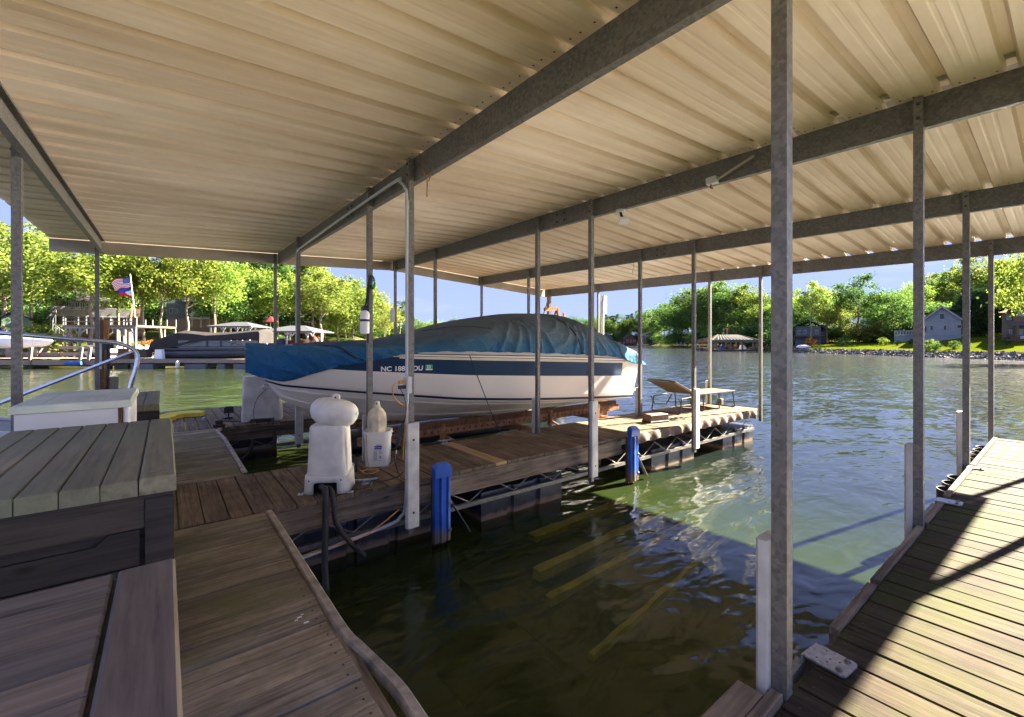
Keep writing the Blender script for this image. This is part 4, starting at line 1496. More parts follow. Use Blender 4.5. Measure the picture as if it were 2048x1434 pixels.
for k in range(4):
    lq(lab, 0.024, 0.052, 0.165 - k * 0.009, 0.170 - k * 0.009, 1)
lq(lab, 0.030, 0.048, 0.085, 0.118, 1)
for k in range(4):
    lq(lab, -0.03, 0.052, 0.066 - 0 * k, 0.070, 1)
    break
lab.build('label', [M['label_blue'], M['label_grey']], bk)
m = MB()
for sx in (-1, 1):
    m.lathe([(0.018, 0), (0.018, 0.012)], 8, (sx * 0.14, 0, 0.34))
m.build('handle_lug', M['bucket'], bk)
fd = thing('fender', 'yellowed ribbed boat fender standing in the white bucket', 'fender', (1.79, 4.63, 0.30), R(-30))
m = MB()
n = 40
rows = []
for z, r in ((0.0, 0.08), (0.02, 0.098), (0.20, 0.098), (0.245, 0.090), (0.28, 0.070), (0.305, 0.045), (0.33, 0.034), (0.36, 0.030), (0.375, 0.024), (0.38, 0.010)):
    rows.append([((r * (1 + (0.035 * math.cos(10 * 2 * math.pi * k / n) if z < 0.26 else 0))) * math.cos(2 * math.pi * k / n), (r * (1 + (0.035 * math.cos(10 * 2 * math.pi * k / n) if z < 0.26 else 0))) * math.sin(2 * math.pi * k / n) * (1 if z < 0.3 else 0.55), z) for k in range(n)])
m.grid(rows, close=True)
M['fender'] = plain('stained_fender', (0.66, 0.58, 0.40), 0.55, 0, 0.35, 9)
m.build('fender_body', M['fender'], fd, smooth=True)
m = MB(); m.lathe([(0.009, -0.02), (0.009, 0.02)], 8, (0, 0, 0)); mm_ = m.build('eye_hole', M['nail'], fd, loc=(0, 0, 0.350)); mm_.rotation_euler = (R(90), 0, 0)
m = MB(); m.tube([(0.03 * math.cos(k * math.pi / 6) - 0.02, 0.02 * math.sin(k * math.pi / 6) - 0.10, 0.055) for k in range(12)], 0.008, 6, closed=True); m.build('coil', M['black'], fd)
# cords about the bucket
def cord(label, pts, r, mat, name='cord', cat='cord', n=5, sides=6):
    m = MB(); m.tube(bez(pts, n), r, sides)
    return tag(m.build(name, M[mat], smooth=True), label, cat)
cord('tan cord looped over the rim and hanging beside the white bucket', [(1.66, 4.62, 0.33), (1.655, 4.58, 0.36), (1.645, 4.54, 0.28), (1.64, 4.50, 0.10), (1.66, 4.46, 0.012), (1.74, 4.42, 0.012), (1.85, 4.44, 0.012), (1.95, 4.53, 0.03), (1.99, 4.62, 0.10)], 0.005, 'brown_cord')
cord('tan cord lying in a loop on the boards left of the bucket', [(1.62, 4.47, 0.008), (1.55, 4.40, 0.008), (1.60, 4.30, 0.008), (1.70, 4.36, 0.008), (1.66, 4.44, 0.008), (1.55, 4.46, 0.008)], 0.005, 'orange_cord')
bt = thing('bottle', 'small black bottle with round white face between motor cover and bucket', 'bottle', (1.50, 4.50, 0))
MB().lathe([(0.032, 0), (0.035, 0.01), (0.035, 0.11), (0.018, 0.135), (0.014, 0.165)], 14).build('body', M['black'], bt, smooth=True)
m = MB(); m.lathe([(0.022, 0.0), (0.022, 0.004)], 14); o = m.build('face', M['white_plastic'], bt, loc=(-0.024, -0.028, 0.08)); o.rotation_euler = (R(90), 0, R(-40))

# cleats
def cleat(x, y_, rz, label, s=1.0):
    t = thing('dock_cleat', label, 'cleat', (x, y_, 0), rz, group='dock cleats')
    m = MB()
    m.rbox(0, 0, 0.0, 0.012, 0.10 * s, 0.05 * s, 0.012, 3)
    m.rbox(-0.022 * s, 0, 0.012, 0.036, 0.022 * s, 0.026 * s, 0.006, 2)
    m.rbox(0.022 * s, 0, 0.012, 0.036, 0.022 * s, 0.026 * s, 0.006, 2)
    m.build('base', M['galv_light'], t)
    m = MB(); m.tube([(-0.10 * s, 0, 0.052), (-0.05 * s, 0, 0.044), (0.05 * s, 0, 0.044), (0.10 * s, 0, 0.052)], [0.006, 0.011, 0.011, 0.006], 8); m.build('horn', M['galv_light'], t, smooth=True)
    return t
cleat(1.46, 4.02, R(-20), 'galvanised cleat beside the white motor cover, dark line tied to it')
cleat(2.84, 5.02, R(-8), 'galvanised cleat on the boat side edge of the finger dock')
cleat(0.50, 9.0, R(70), 'small dark cleat on the farther finger dock', 0.8)
cord('dark dock line running from the cleat to the post', [(1.36, 4.00, 0.03), (1.30, 3.93, 0.01), (1.42, 3.90, 0.012), (1.50, 4.0, 0.035), (1.56, 3.97, 0.02), (1.70, 3.95, 0.03), (1.745, 3.86, 0.10)], 0.005, 'rubber', 'dock_line', 'rope')

# outlet box, conduit and cords on the first post
ob = thing('outlet_box', 'grey weatherproof outlet box with plugged cords on the post beside the boat bow', 'outlet box', (1.735, 3.757, 0.92))
MB().cham(-0.018, 0.022, -0.05, 0.04, -0.075, 0.075, 0.004).build('box_body', M['grey_box'], ob)
MB().cham(-0.026, -0.018, -0.047, 0.037, -0.07, 0.07, 0.001).build('face_plate', M['grey_box'], ob)
m = MB(); m.box(-0.085, -0.026, -0.035, 0.0, 0.012, 0.042); m.build('plug', M['orange_cord'], ob)
m = MB(); m.box(-0.09, -0.026, -0.035, 0.0, -0.032, -0.002); m.build('plug', M['black'], ob)
cd = thing('conduit', 'grey conduit pipe rising from the outlet box and bending along the beam', 'conduit')
zb = lambda Y: ztop(BX['A'], Y) - BD
MB().tube(bez([(1.735, 3.765, 0.996), (1.735, 3.765, 1.8), (1.735, 3.765, 2.60), (1.735, 3.80, 2.72), (1.735, 3.92, 2.815), (1.735, 4.1, 2.85), (1.735, 6.0, 2.86), (1.735, 7.8, 2.85), (1.735, 8.0, 2.84), (1.735, 8.08, 2.74), (1.735, 8.08, 2.6), (1.735, 8.08, 0.8)], 5), 0.014, 10).build('pipe', M['pvc'], cd, smooth=True)
MB().tube([(1.735, 3.765, 0.845), (1.735, 3.765, 0.75)], 0.019, 12).build('coupling', M['pvc'], cd)
MB().tube(bez([(1.735, 3.765, 0.75), (1.735, 3.77, 0.1), (1.735, 3.80, -0.20), (1.70, 3.83, -0.30), (1.55, 3.85, -0.36), (0.70, 3.86, -0.46)], 5), 0.015, 10).build('lower_pipe', M['pvc'], cd, smooth=True)
MB().tube([(1.735, 3.765, 2.52), (1.735, 3.765, 2.60)], 0.018, 10).build('coupling', M['pvc'], cd)
cord('orange extension cord arching from the outlet box down the post', [(1.65, 3.74, 0.945), (1.61, 3.73, 0.94), (1.585, 3.735, 0.90), (1.60, 3.74, 0.82), (1.66, 3.745, 0.76), (1.715, 3.74, 0.70), (1.70, 3.745, 0.45), (1.69, 3.745, 0.25)], 0.005, 'orange_cord', 'extension_cord')
cord('black cord with inline adapter hanging beside the first post', [(1.65, 3.74, 0.905), (1.69, 3.74, 0.83), (1.715, 3.735, 0.72), (1.70, 3.735, 0.60), (1.665, 3.735, 0.50), (1.62, 3.74, 0.36), (1.61, 3.74, 0.25), (1.66, 3.75, 0.10), (1.735, 3.755, 0.02), (1.74, 3.76, -0.25)], 0.004, 'rubber', 'power_cord')
ad = thing('cord_adapter', 'long black cord adapter hanging on the wires beside the first post', 'adapter', (1.65, 3.735, 0.47))
m = MB(); m.tube([(0.035, 0, 0.11), (0.02, 0, 0.07), (-0.015, 0, -0.06), (-0.025, 0, -0.10)], [0.008, 0.022, 0.022, 0.008], 8); m.build('shell', M['black'], ad, smooth=True)
m = MB(); m.box(-0.034, -0.024, -0.004, 0.004, -0.155, -0.125); m.build('tip', M['white_plastic'], ad)
cord('yellow cord tied along the truss below the motor cover', [(0.75, 3.845, -0.44), (1.0, 3.84, -0.40), (1.3, 3.84, -0.40), (1.5, 3.83, -0.33), (1.68, 3.81, -0.22)], 0.006, 'orange_cord', 'yellow_cord')

# white bottle strapped to the second post with dark cables
eb = thing('white_canister', 'white canister strapped with black bands to the post above the bow cover', 'canister', (1.72, 4.80, 1.52))
MB().lathe([(0.02, -0.125), (0.046, -0.115), (0.05, -0.10), (0.05, 0.10), (0.043, 0.125), (0.015, 0.14)], 16).build('tank', M['white_paint'], eb, smooth=True)
MB().lathe([(0.052, 0.015), (0.053, 0.016), (0.053, 0.038), (0.052, 0.039)], 16).build('band', M['black'], eb)
MB().cham(-0.03, 0.03, -0.03, 0.03, 0.135, 0.185, 0.01).build('valve', M['black'], eb)
cord('black cable bundle looped over the post top hook', [(1.72, 4.80, 1.70), (1.735, 4.79, 1.78), (1.745, 4.775, 1.9), (1.765, 4.77, 2.02), (1.79, 4.77, 2.035), (1.815, 4.775, 2.0), (1.82, 4.775, 1.94), (1.80, 4.775, 1.90), (1.77, 4.775, 1.93), (1.752, 4.775, 1.84), (1.745, 4.775, 1.5), (1.745, 4.775, 1.30)], 0.010, 'rubber', 'cable_bundle', 'cable')
cord('green cord knot hanging on the post top hook', [(1.80, 4.765, 2.0), (1.815, 4.762, 1.96), (1.80, 4.762, 1.915), (1.79, 4.765, 1.95)], 0.010, 'green_sticker', 'loose_cord', 'cord')

# brackets, floodlight, junction box hanging on the second beam
fl = thing('floodlight', 'small grey floodlight hanging under the ridge beam', 'light', (4.29, 3.36, ztop(4.24, 3.36) - BD))
m = MB(); m.rbox(0, 0, -0.03, 0, 0.10, 0.10, 0.03, 3); m.build('mount', M['grey_box'], fl)
m = MB(); m.tube([(0, 0, -0.03), (-0.01, -0.02, -0.075), (0, -0.03, -0.10)], 0.016, 8); m.build('arm', M['black'], fl)
m = MB(); m.cham(-0.055, 0.055, -0.02, 0.02, -0.045, 0.045, 0.008); o = m.build('lamp_head', M['white_paint'], fl, loc=(0.0, -0.045, -0.135)); o.rotation_euler = (R(55), 0, R(-40))
jb = thing('junction_box', 'old junction box with dangling conduit stub on the ridge beam', 'junction box', (4.225, 2.20, ztop(4.24, 2.2) - BD + 0.03))
m = MB(); m.cham(-0.03, 0.03, -0.05, 0.05, -0.04, 0.03, 0.01); m.build('box_body', M['grey_box'], jb)
m = MB(); m.tube([(0.0, -0.05, -0.01), (-0.02, -0.40, 0.10)], 0.012, 8); m.build('conduit_stub', M['fascia'], jb)
m = MB(); m.tube([(0, 0.01, -0.04), (0.01, 0.02, -0.07), (0.02, 0.0, -0.075)], 0.01, 6); m.build('connector', M['rusty'], jb)
cord('rusty chain scrap hanging from the first beam beside the post', [(1.76, 3.56, 2.97), (1.755, 3.50, 2.84), (1.75, 3.44, 2.735), (1.75, 3.40, 2.72), (1.75, 3.395, 2.62), (1.75, 3.40, 2.54)], 0.005, 'rusty', 'chain_scrap', 'chain')
cord('curled rusty wire end on the first beam', [(1.75, 3.42, 2.725), (1.75, 3.36, 2.72), (1.75, 3.34, 2.70), (1.75, 3.37, 2.665)], 0.005, 'rusty', 'rusty_wire', 'wire')
cord('thin rusty wire hanging from the third beam', [(6.70, 4.95, ztop(6.68, 4.95) - BD), (6.70, 4.96, ztop(6.68, 4.95) - BD - 0.10), (6.70, 4.985, ztop(6.68, 4.95) - BD - 0.2)], 0.004, 'rusty', 'rusty_wire', 'wire')
# camera on beam B beyond
sc_ = thing('beam_lamp', 'small dark lamp under the ridge beam near the far row of posts', 'light', (4.27, 9.0, ztop(4.24, 9.0) - BD))
m = MB(); m.lathe([(0.03, 0), (0.03, -0.05), (0.05, -0.06), (0.05, -0.12), (0.02, -0.14)][::-1], 10); m.build('lamp_head', M['grey_box'], sc_)
# junction box on far post B-H
jb2 = thing('switch_box', 'grey switch box on the far post left of the sky gap', 'switch box', (4.20, 9.80, 1.95))
m = MB(); m.cham(-0.07, -0.01, -0.06, 0.06, -0.16, 0.16, 0.01); m.build('box_body', M['grey_box'], jb2)
# sign box and pipe on post D, row G
sg = thing('meter_box', 'tall grey rounded box with pale pipe on the outer post by the stern', 'meter box', (9.12, 7.82, 0))
zt_ = 1.3 + (686 - 592) / 884 * 11.9
zb_ = 1.3 + (686 - 628) / 884 * 11.9
m = MB(); m.rbox(0.10, -0.06, zb_, zt_, 0.16, 0.07, 0.03, 3); m.build('box_body', M['grey_box'], sg)
m = MB(); m.tube([(0.02, -0.06, zt_ - 0.15), (0.02, -0.06, 0.3)], 0.045, 8); m.build('pipe', M['vinyl'], sg)

# patio lounger at the end of the finger dock
lg = thing('patio_lounger', 'tan mesh folding lounger with raised back at the sunny dock end', 'lounger', (7.30, 4.42, 0), R(-5))
M['mesh_fabric'] = plain('tan_mesh_fabric', (0.17, 0.125, 0.085), 0.8, 0, 0.1, 30)
M['lounger_frame'] = plain('bronze_lounger_frame', (0.06, 0.05, 0.045), 0.4, 0.4)
Lg, Wd, sz = 1.80, 0.62, 0.33
MB().box(0.52, Lg, 0.02, Wd - 0.02, sz, sz + 0.012).build('seat_sling', M['mesh_fabric'], lg)
m = MB(); m.bar((0.52, Wd / 2, sz + 0.004), (-0.10, Wd / 2, sz + 0.26), Wd - 0.04, 0.012); m.build('back_sling', M['mesh_fabric'], lg)
m = MB()
for y_ in (0.0, Wd):
    m.tube([(0.5, y_, sz), (Lg, y_, sz)], 0.013, 8)
m.tube([(Lg, 0, sz), (Lg + 0.01, Wd / 2, sz), (Lg, Wd, sz)], 0.013, 8)
m.build('seat_frame', M['lounger_frame'], lg, smooth=True)
m = MB()
m.tube([(0.55, 0, sz), (-0.10, 0, sz + 0.27), (-0.13, 0.04, sz + 0.285), (-0.13, Wd - 0.04, sz + 0.285), (-0.10, Wd, sz + 0.27), (0.55, Wd, sz)], 0.013, 8)
m.build('back_frame', M['lounger_frame'], lg, smooth=True)
for x, lean in ((0.08, -0.05), (0.72, 0.04), (1.25, 0.0), (1.72, 0.07)):
    m = MB()
    top = sz - (0.05 if x < 0.2 else 0)
    m.tube(bez([(x, 0.0, top), (x + lean * .7, 0, 0.10), (x + lean, 0.02, 0.014), (x + lean, Wd / 2, 0.014), (x + lean, Wd - 0.02, 0.014), (x + lean * .7, Wd, 0.10), (x, Wd, top)], 4), 0.012, 7)
    m.build('leg', M['lounger_frame'], lg, smooth=True)
m = MB()
for y_ in (0.0, Wd):
    m.tube([(0.08, y_, sz - 0.05), (0.6, y_, sz - 0.02)], 0.011, 6)
    m.tube([(0.0, y_, sz - 0.04), (0.10, y_, sz - 0.20), (0.45, y_, sz - 0.24), (0.62, y_, sz - 0.05)], 0.009, 6)
    for k in range(5):
        m.box(0.50 + k * 0.025, 0.512 + k * 0.025, y_ - 0.006, y_ + 0.006, sz - 0.21 + k * 0.03, sz - 0.175 + k * 0.03)
m.build('back_support', M['lounger_frame'], lg, smooth=True)
# charger box with tangle of wire
cb = thing('charger_box', 'dusty black battery charger box standing before the lounger', 'charger', (6.37, 4.28, 0), R(-12))
MB().cham(-0.19, 0.19, -0.10, 0.10, 0.006, 0.135, 0.012).build('case', M['bumper'], cb)
MB().cham(-0.195, 0.195, -0.105, 0.105, 0.0, 0.03, 0.006).build('base', M['black'], cb)
pts = []
random.seed(3)
for k in range(16):
    pts.append((6.70 + random.uniform(-0.10, 0.26), 4.14 + random.uniform(-0.08, 0.10), 0.012 + random.uniform(0, 0.035)))
cord('tangled dark jumper wire beside the charger box', [(6.52, 4.22, 0.04)] + pts, 0.007, 'nail', 'wire_tangle', 'wire')
# stub post beyond the dock end
sp_ = thing('dock_stub_post', 'short grey stub post standing just past the finger dock end', 'post', (9.29, 4.66, 0))
MB().cham(-0.05, 0.05, -0.05, 0.05, -0.6, 0.12, 0.01).build('stub', M['piling'], sp_)

# things on the farther finger dock
pb = thing('lift_control_cabinet', 'tall white lift control cabinet under the boat bow cover', 'cabinet', (1.02, 8.42, 0), R(-14))
m = MB(); m.rbox(0.25, 0.2, -0.02, 0.74, 0.58, 0.42, 0.05, 4, rows=[(-0.0, 1.03), (0.30, 0.99), (0.74, 0.93)]); m.build('cabinet', M['vinyl'], pb, smooth=True)
m = MB(); m.cham(0.10, 0.44, -0.12, -0.015, -0.02, 0.05, 0.005); m.build('foot_frame', M['black'], pb)
for pts in (((0.16, -0.10, 0.02), (0.14, -0.20, -0.05), (0.15, -0.26, -0.30), (0.05, -0.30, -0.50), (-0.25, -0.35, -0.66)), ((0.42, -0.10, 0.03), (0.44, -0.18, -0.03), (0.46, -0.22, -0.25), (0.45, -0.24, -0.42))):
    m = MB(); m.tube(bez(pts, 5), 0.025, 8); m.build('hose', M['rubber'], pb, smooth=True)
m = MB(); m.tube(bez([(0.36, 0.02, 0.74), (0.33, -0.02, 0.55), (0.2, -0.02, 0.40), (0.14, -0.03, 0.2), (0.15, -0.04, 0.03)], 5), 0.004, 5); m.build('wire', M['black'], pb)
ym = thing('foam_mat', 'bright yellow foam float lying on the farther finger dock boards', 'float mat', (-0.02, 9.55, 0), R(10))
poly = [(-0.45, -0.35), (-0.05, -0.38), (0.12, -0.26), (0.16, -0.10), (0.30, -0.02), (0.50, -0.12), (0.60, 0.02), (0.56, 0.24), (0.30, 0.34), (0.08, 0.24), (-0.06, 0.06), (-0.45, 0.02)]
MB().prism(poly, lambda p, q, z: (p, q, z), 0.006, 0.075).build('foam', M['yellow_foam'], ym)
dl = thing('dock_light', 'small black spotlight on a stake on the farther finger dock', 'light', (0.86, 9.0, 0))
m = MB(); m.rbox(0, 0, 0.0, 0.03, 0.12, 0.10, 0.02, 2); m.build('base', M['black'], dl)
m = MB(); m.tube([(0, 0, 0.03), (0, 0, 0.10)], 0.012, 6); m.build('stem', M['black'], dl)
m = MB(); m.cham(-0.07, 0.07, -0.05, 0.05, 0.10, 0.21, 0.02); m.build('lamp_head', M['black'], dl)
cord('black cable curling from the little spotlight along the boards', [(0.82, 8.96, 0.02), (0.70, 8.80, 0.008), (0.88, 8.60, 0.008), (1.05, 8.45, 0.008), (1.12, 8.30, 0.01)], 0.009, 'rubber', 'light_cable', 'cable')
tf = thing('electrical_stub', 'rusted pipe stub at the inner corner of the farther finger dock', 'pipe stub', (0.66, 8.22, 0))
m = MB(); m.rbox(0, 0, -0.03, 0.04, 0.16, 0.14, 0.03, 3); m.rbox(0, 0, 0.04, 0.10, 0.10, 0.08, 0.03, 3); m.build('cap', M['nail'], tf)
# brown timber upright with white strip and hanging motor
bw = thing('timber_upright', 'brown timber upright with white strip beside the far left post', 'post')
a = PF(207, 690, 7.5)
MB().box(-0.05, 0.05, -0.05, 0.05, -0.6, 1.70).build('timber', M['brown_wood'], bw, loc=(a.x, a.y, 0), rz=R(YAW))
MB().box(-0.028, 0.024, -0.062, -0.0502, 0.86, 1.36).build('white_strip', M['vinyl'], bw, loc=(a.x, a.y, 0), rz=R(YAW))
om = thing('trolling_motor', 'dark small outboard motor hanging on the brown timber upright', 'motor')
a = PF(216, 700, 7.45)
m = MB()
m.rbox(0, 0, 1.20, 1.36, 0.14, 0.12, 0.04, 3)
m.build('powerhead', M['black'], om, loc=(a.x, a.y, 0), rz=R(YAW))
m = MB()
m.tube([(0.0, 0, 1.2), (0.015, 0, 1.0), (0.0, 0, 0.72)], [0.03, 0.02, 0.015], 8)
m.tube([(-0.03, 0.02, 1.2), (-0.02, 0.02, 0.95), (-0.02, 0, 0.75)], [0.02, 0.015, 0.012], 6)
m.build('shaft', M['black'], om, loc=(a.x, a.y, 0), rz=R(YAW))
gb = thing('grey_locker_box', 'small dark grey box behind the white dock locker', 'box')
a = PF(219, 765, 7.6)
MB().cham(-0.085, 0.085, -0.08, 0.08, 0.0, 0.72, 0.01).build('case', M['galv'], gb, loc=(a.x, a.y, 0), rz=R(YAW))
# ------------------------------------------------------------------ shores and terrain
# shoreline distance (metres along the view direction) against photo column; between them linear
SHORE = [(-2600, 30), (-900, 38), (0, 47), (300, 47), (520, 55), (700, 85), (800, 120), (840, 170), (856, 330), (900, 360), (1180, 350), (1300, 300), (1345, 190), (1440, 150), (1560, 118), (1588, 88), (1700, 76), (1830, 62), (1950, 54), (2048, 48.5), (2600, 34), (3400, 26)]
def shore_f(u):
    if u <= SHORE[0][0]: return SHORE[0][1]
    for a, b in zip(SHORE, SHORE[1:]):
        if u <= b[0]:
            t = (u - a[0]) / (b[0] - a[0])
            return a[1] + (b[1] - a[1]) * t
    return SHORE[-1][1]
def land_h(u, f):
    """terrain height at photo column u, distance f"""
    s = shore_f(u)
    d = f - s
    if d < 0:
        return max(-2.4, WATER + d * 0.22)
    n = 0.35 * mnoise.noise(Vector((u * 0.006, f * 0.03, 1.0)))
    if u < 860:          # wooded bank
        return min(WATER + 0.25 + d * 0.12 + n * min(1, d / 8), 7.0 + 0.3 * n)
    if u < 1570:
        return min(WATER + 0.3 + d * 0.035 + n, 9.0)
    # lawn: short rise to the top of the rocks, gentle slope, then bank
    if d < 2.6:
        return WATER + 0.74 * min(1, d / 2.2)
    sl = 0.055 + 0.085 * max(0.0, min(1.0, (u - 1760) / 160.0))
    return WATER + 0.74 + sl * min(d - 2.6, 26) + max(0, min(7, (d - 32) * 0.06)) + 0.06 * n
rows = []
us = [-2600 + 60 * i for i in range(0, 43)] + [i for i in range(0, 2060, 12)] + [2060 + 60 * i for i in range(0, 24)]
us = sorted(set(us))
ds = [-12, -5, -2, 0, 0.7, 1.5, 2.2, 3, 4.5, 7, 10, 14, 19, 25, 33, 44, 60, 85, 120, 180, 300, 600]
pts, idx = [], []
for u in us:
    s = shore_f(u)
    row = []
    for d in ds:
        f = s + d
        p = PF(u, V0, max(f, 1.0))
        row.append((p.x, p.y, land_h(u, f)))
    rows.append(row)
m = MB()
m.grid(rows)
m.f = [tuple(reversed(q)) for q in m.f]
def land_mat():
    t = NT('shore_ground')
    w = t.coords((1, 1, 1), world=True)
    n1 = t.noise(w, 0.12, 5, 0.6)
    n2 = t.noise(w, 2.5, 4, 0.6)
    grass = t.ramp(n2, [(0.3, (0.03, 0.055, 0.010)), (0.7, (0.08, 0.115, 0.02))])
    earth = t.ramp(n2, [(0.3, (0.075, 0.05, 0.028)), (0.7, (0.16, 0.105, 0.06))])
    col = t.mix(t.ramp(n1, [(0.44, (0, 0, 0)), (0.56, (1, 1, 1))]), earth, grass)
    return t.set(Base_Color=col, Roughness=0.95, Specular_IOR_Level=0.0, Normal=t.bump(n2, 0.6, 0.08))
tag(m.build('shore_ground', land_mat(), smooth=True), kind='structure')
# lake bed
bm2 = MB().add([(-1400, -1400, -2.3), (1400, -1400, -2.3), (1400, 1400, -2.3), (-1400, 1400, -2.3)], [(0, 1, 2, 3)])
tag(bm2.build('lake_bed', M['lakebed']), kind='structure')
# lawn sheet on the right bank
rows = []
for u in range(1618, 2700, 18):
    s = shore_f(u)
    row = []
    for k in range(12):
        d = 2.4 + k * 2.6
        f = s + d
        p = PF(u, V0, f)
        row.append((p.x, p.y, land_h(u, f) + 0.04))
    rows.append(row)
m = MB(); m.grid(rows); m.f = [tuple(reversed(q)) for q in m.f]
def lawn_mat():
    t = NT('mown_lawn')
    w = t.coords((1, 1, 1), world=True)
    n1 = t.noise(w, 0.10, 4, 0.6)
    n2 = t.noise(w, 5.0, 4, 0.6)
    a = t.ramp(n1, [(0.35, (0.055, 0.080, 0.005)), (0.65, (0.085, 0.100, 0.009))])
    b = t.ramp(n2, [(0.3, (0.75,) * 3), (0.7, (1.15,) * 3)])
    return t.set(Base_Color=t.mix(1.0, a, b, 'MULTIPLY'), Roughness=0.95, Specular_IOR_Level=0.0, Normal=t.bump(n2, 0.5, 0.04))
tag(m.build('lawn', lawn_mat(), smooth=True), kind='structure')
# riprap along the right bank
rng = random.Random(11)
m = MB()
def rock(c, r):
    ax = [Vector((rng.gauss(0, 1), rng.gauss(0, 1), rng.gauss(0, 1))).normalized() for _ in range(3)]
    v = []
    for sx, sy, sz_ in ((1, 0, 0), (-1, 0, 0), (0, 1, 0), (0, -1, 0), (0, 0, 1), (0, 0, -1)):
        k = r * rng.uniform(0.6, 1.15)
        v.append((c[0] + sx * k + rng.uniform(-.2, .2) * r, c[1] + sy * k + rng.uniform(-.2, .2) * r, c[2] + sz_ * k * 0.75))
    m.add(v, [(0, 2, 4), (2, 1, 4), (1, 3, 4), (3, 0, 4), (2, 0, 5), (1, 2, 5), (3, 1, 5), (0, 3, 5)], rng.randrange(3))
u = 1590.0
while u < 2140:
    s = shore_f(u)
    for k in range(8):
        d = -0.3 + k * 0.36 + rng.uniform(-.2, .2)
        p = PF(u + rng.uniform(-2, 2), V0, s + d)
        rock((p.x, p.y, land_h(u, s + max(d, 0.0)) + rng.uniform(-.05, .12)), rng.uniform(0.14, 0.34))
    u += 4.0
M['rock1'] = plain('grey_riprap', (0.135, 0.125, 0.115), 0.9, 0, 0.3, 3)
M['rock2'] = plain('pale_riprap', (0.22, 0.20, 0.18), 0.9, 0, 0.3, 3)
M['rock3'] = plain('dark_riprap', (0.075, 0.072, 0.075), 0.9, 0, 0.3, 3)
tag(m.build('riprap', [M['rock1'], M['rock2'], M['rock3']]), 'grey riprap stones edging the lawn at the water', 'rocks', kind='stuff')

# ------------------------------------------------------------------ trees
def leaf_mat(name, lo, hi, trans=0.45):
    t = NT(name)
    g = t.new('NewGeometry')
    n = t.noise(g.outputs['Position'], 0.75, 3, 0.6)
    oi = t.new('ObjectInfo')
    col = t.ramp(n, [(0.36, lo), (0.64, hi)])
    hs = t.new('HueSaturation')
    mr = t.new('MapRange')
    mr.inputs['To Min'].default_value = 0.475
    mr.inputs['To Max'].default_value = 0.515
    t.link(oi.outputs['Random'], mr.inputs[0])
    t.link(mr.outputs[0], hs.inputs['Hue'])
    mv = t.new('MapRange')
    mv.inputs['To Min'].default_value = 0.8
    mv.inputs['To Max'].default_value = 1.25
    w_ = t.new('Math', operation='FRACT')
    m_ = t.new('Math', operation='MULTIPLY'); m_.inputs[1].default_value = 7.31
    t.link(oi.outputs['Random'], m_.inputs[0]); t.link(m_.outputs[0], w_.inputs[0]); t.link(w_.outputs[0], mv.inputs[0])
    t.link(mv.outputs[0], hs.inputs['Value'])
    t.link(col, hs.inputs['Color'])
    t.n.remove(t.b)
    d = t.new('BsdfDiffuse'); t.link(hs.outputs[0], d.inputs[0])
    tl = t.new('BsdfTranslucent'); t.link(hs.outputs[0], tl.inputs[0])
    mx = t.new('MixShader'); mx.inputs[0].default_value = trans
    t.link(d.outputs[0], mx.inputs[1]); t.link(tl.outputs[0], mx.inputs[2])
    t.link(mx.outputs[0], t.out.inputs['Surface'])
    return t.m
LEAF = {
    'spring': leaf_mat('spring_leaves', (0.065, 0.125, 0.018), (0.25, 0.33, 0.06)),
    'green': leaf_mat('green_leaves', (0.04, 0.095, 0.022), (0.15, 0.24, 0.058)),
    'yellow': leaf_mat('yellow_green_leaves', (0.085, 0.135, 0.022), (0.28, 0.33, 0.075)),
    'dark': leaf_mat('dark_needles', (0.018, 0.045, 0.018), (0.045, 0.085, 0.03), 0.15),
    'rust': leaf_mat('rusty_red_leaves', (0.35, 0.13, 0.03), (0.6, 0.30, 0.08)),
}
M['bark'] = plain('grey_bark', (0.21, 0.17, 0.13), 0.9, 0, 0.4, 9, 0.6)
def crown_mesh(seed, h, rx, base, n_cl, per, leaf, flat=0.8, kind='oak'):
    """foliage cards spread in clumps; returns the crown mesh and the limb ends"""
    rg = random.Random(seed)
    ends = []
    cz = (h + base) / 2
    rz = (h - base) / 2
    while len(ends) < n_cl:
        p = Vector((rg.uniform(-1, 1), rg.uniform(-1, 1), rg.uniform(-1, 1)))
        L = p.length
        if L > 1 or L < 0.35:
            continue
        if kind == 'oak' and p.z < -0.55 and rg.random() < 0.6:
            continue
        lobes = 1 + 0.22 * mnoise.noise(p.normalized() * 2.2 + Vector((seed, 0, 0)))
        k = 1.0
        if kind == 'cone':
            k = max(0.06, (1 - (p.z + 1) / 2)) ** 0.85 * 1.25
        if kind == 'tall':
            k = 1 - 0.35 * max(0, p.z)
        ends.append(Vector((p.x * rx * k * lobes, p.y * rx * k * lobes, cz + p.z * rz * (1 + 0.1 * (lobes - 1)))))
    m = MB()
    V, F = [], []
    for e in ends:
        sg = rg.uniform(0.55, 1.1) * rx * 0.17
        for _ in range(per):
            c = e + Vector((rg.gauss(0, sg), rg.gauss(0, sg), rg.gauss(0, sg * flat)))
            a = Vector((rg.gauss(0, 1), rg.gauss(0, 1), rg.gauss(0, 0.6))).normalized()
            b = a.cross(Vector((rg.gauss(0, 1), rg.gauss(0, 1), rg.gauss(0, 1)))).normalized()
            s = leaf * rg.uniform(0.6, 1.25)
            o = len(V)
            V += [c - a * s, c + b * s * 0.62, c + a * s, c - b * s * 0.62]
            F.append((o, o + 1, o + 2, o + 3))
    me = bpy.data.meshes.new('crown')
    me.from_pydata([tuple(v) for v in V], [], F)
    me.update()
    return me, ends
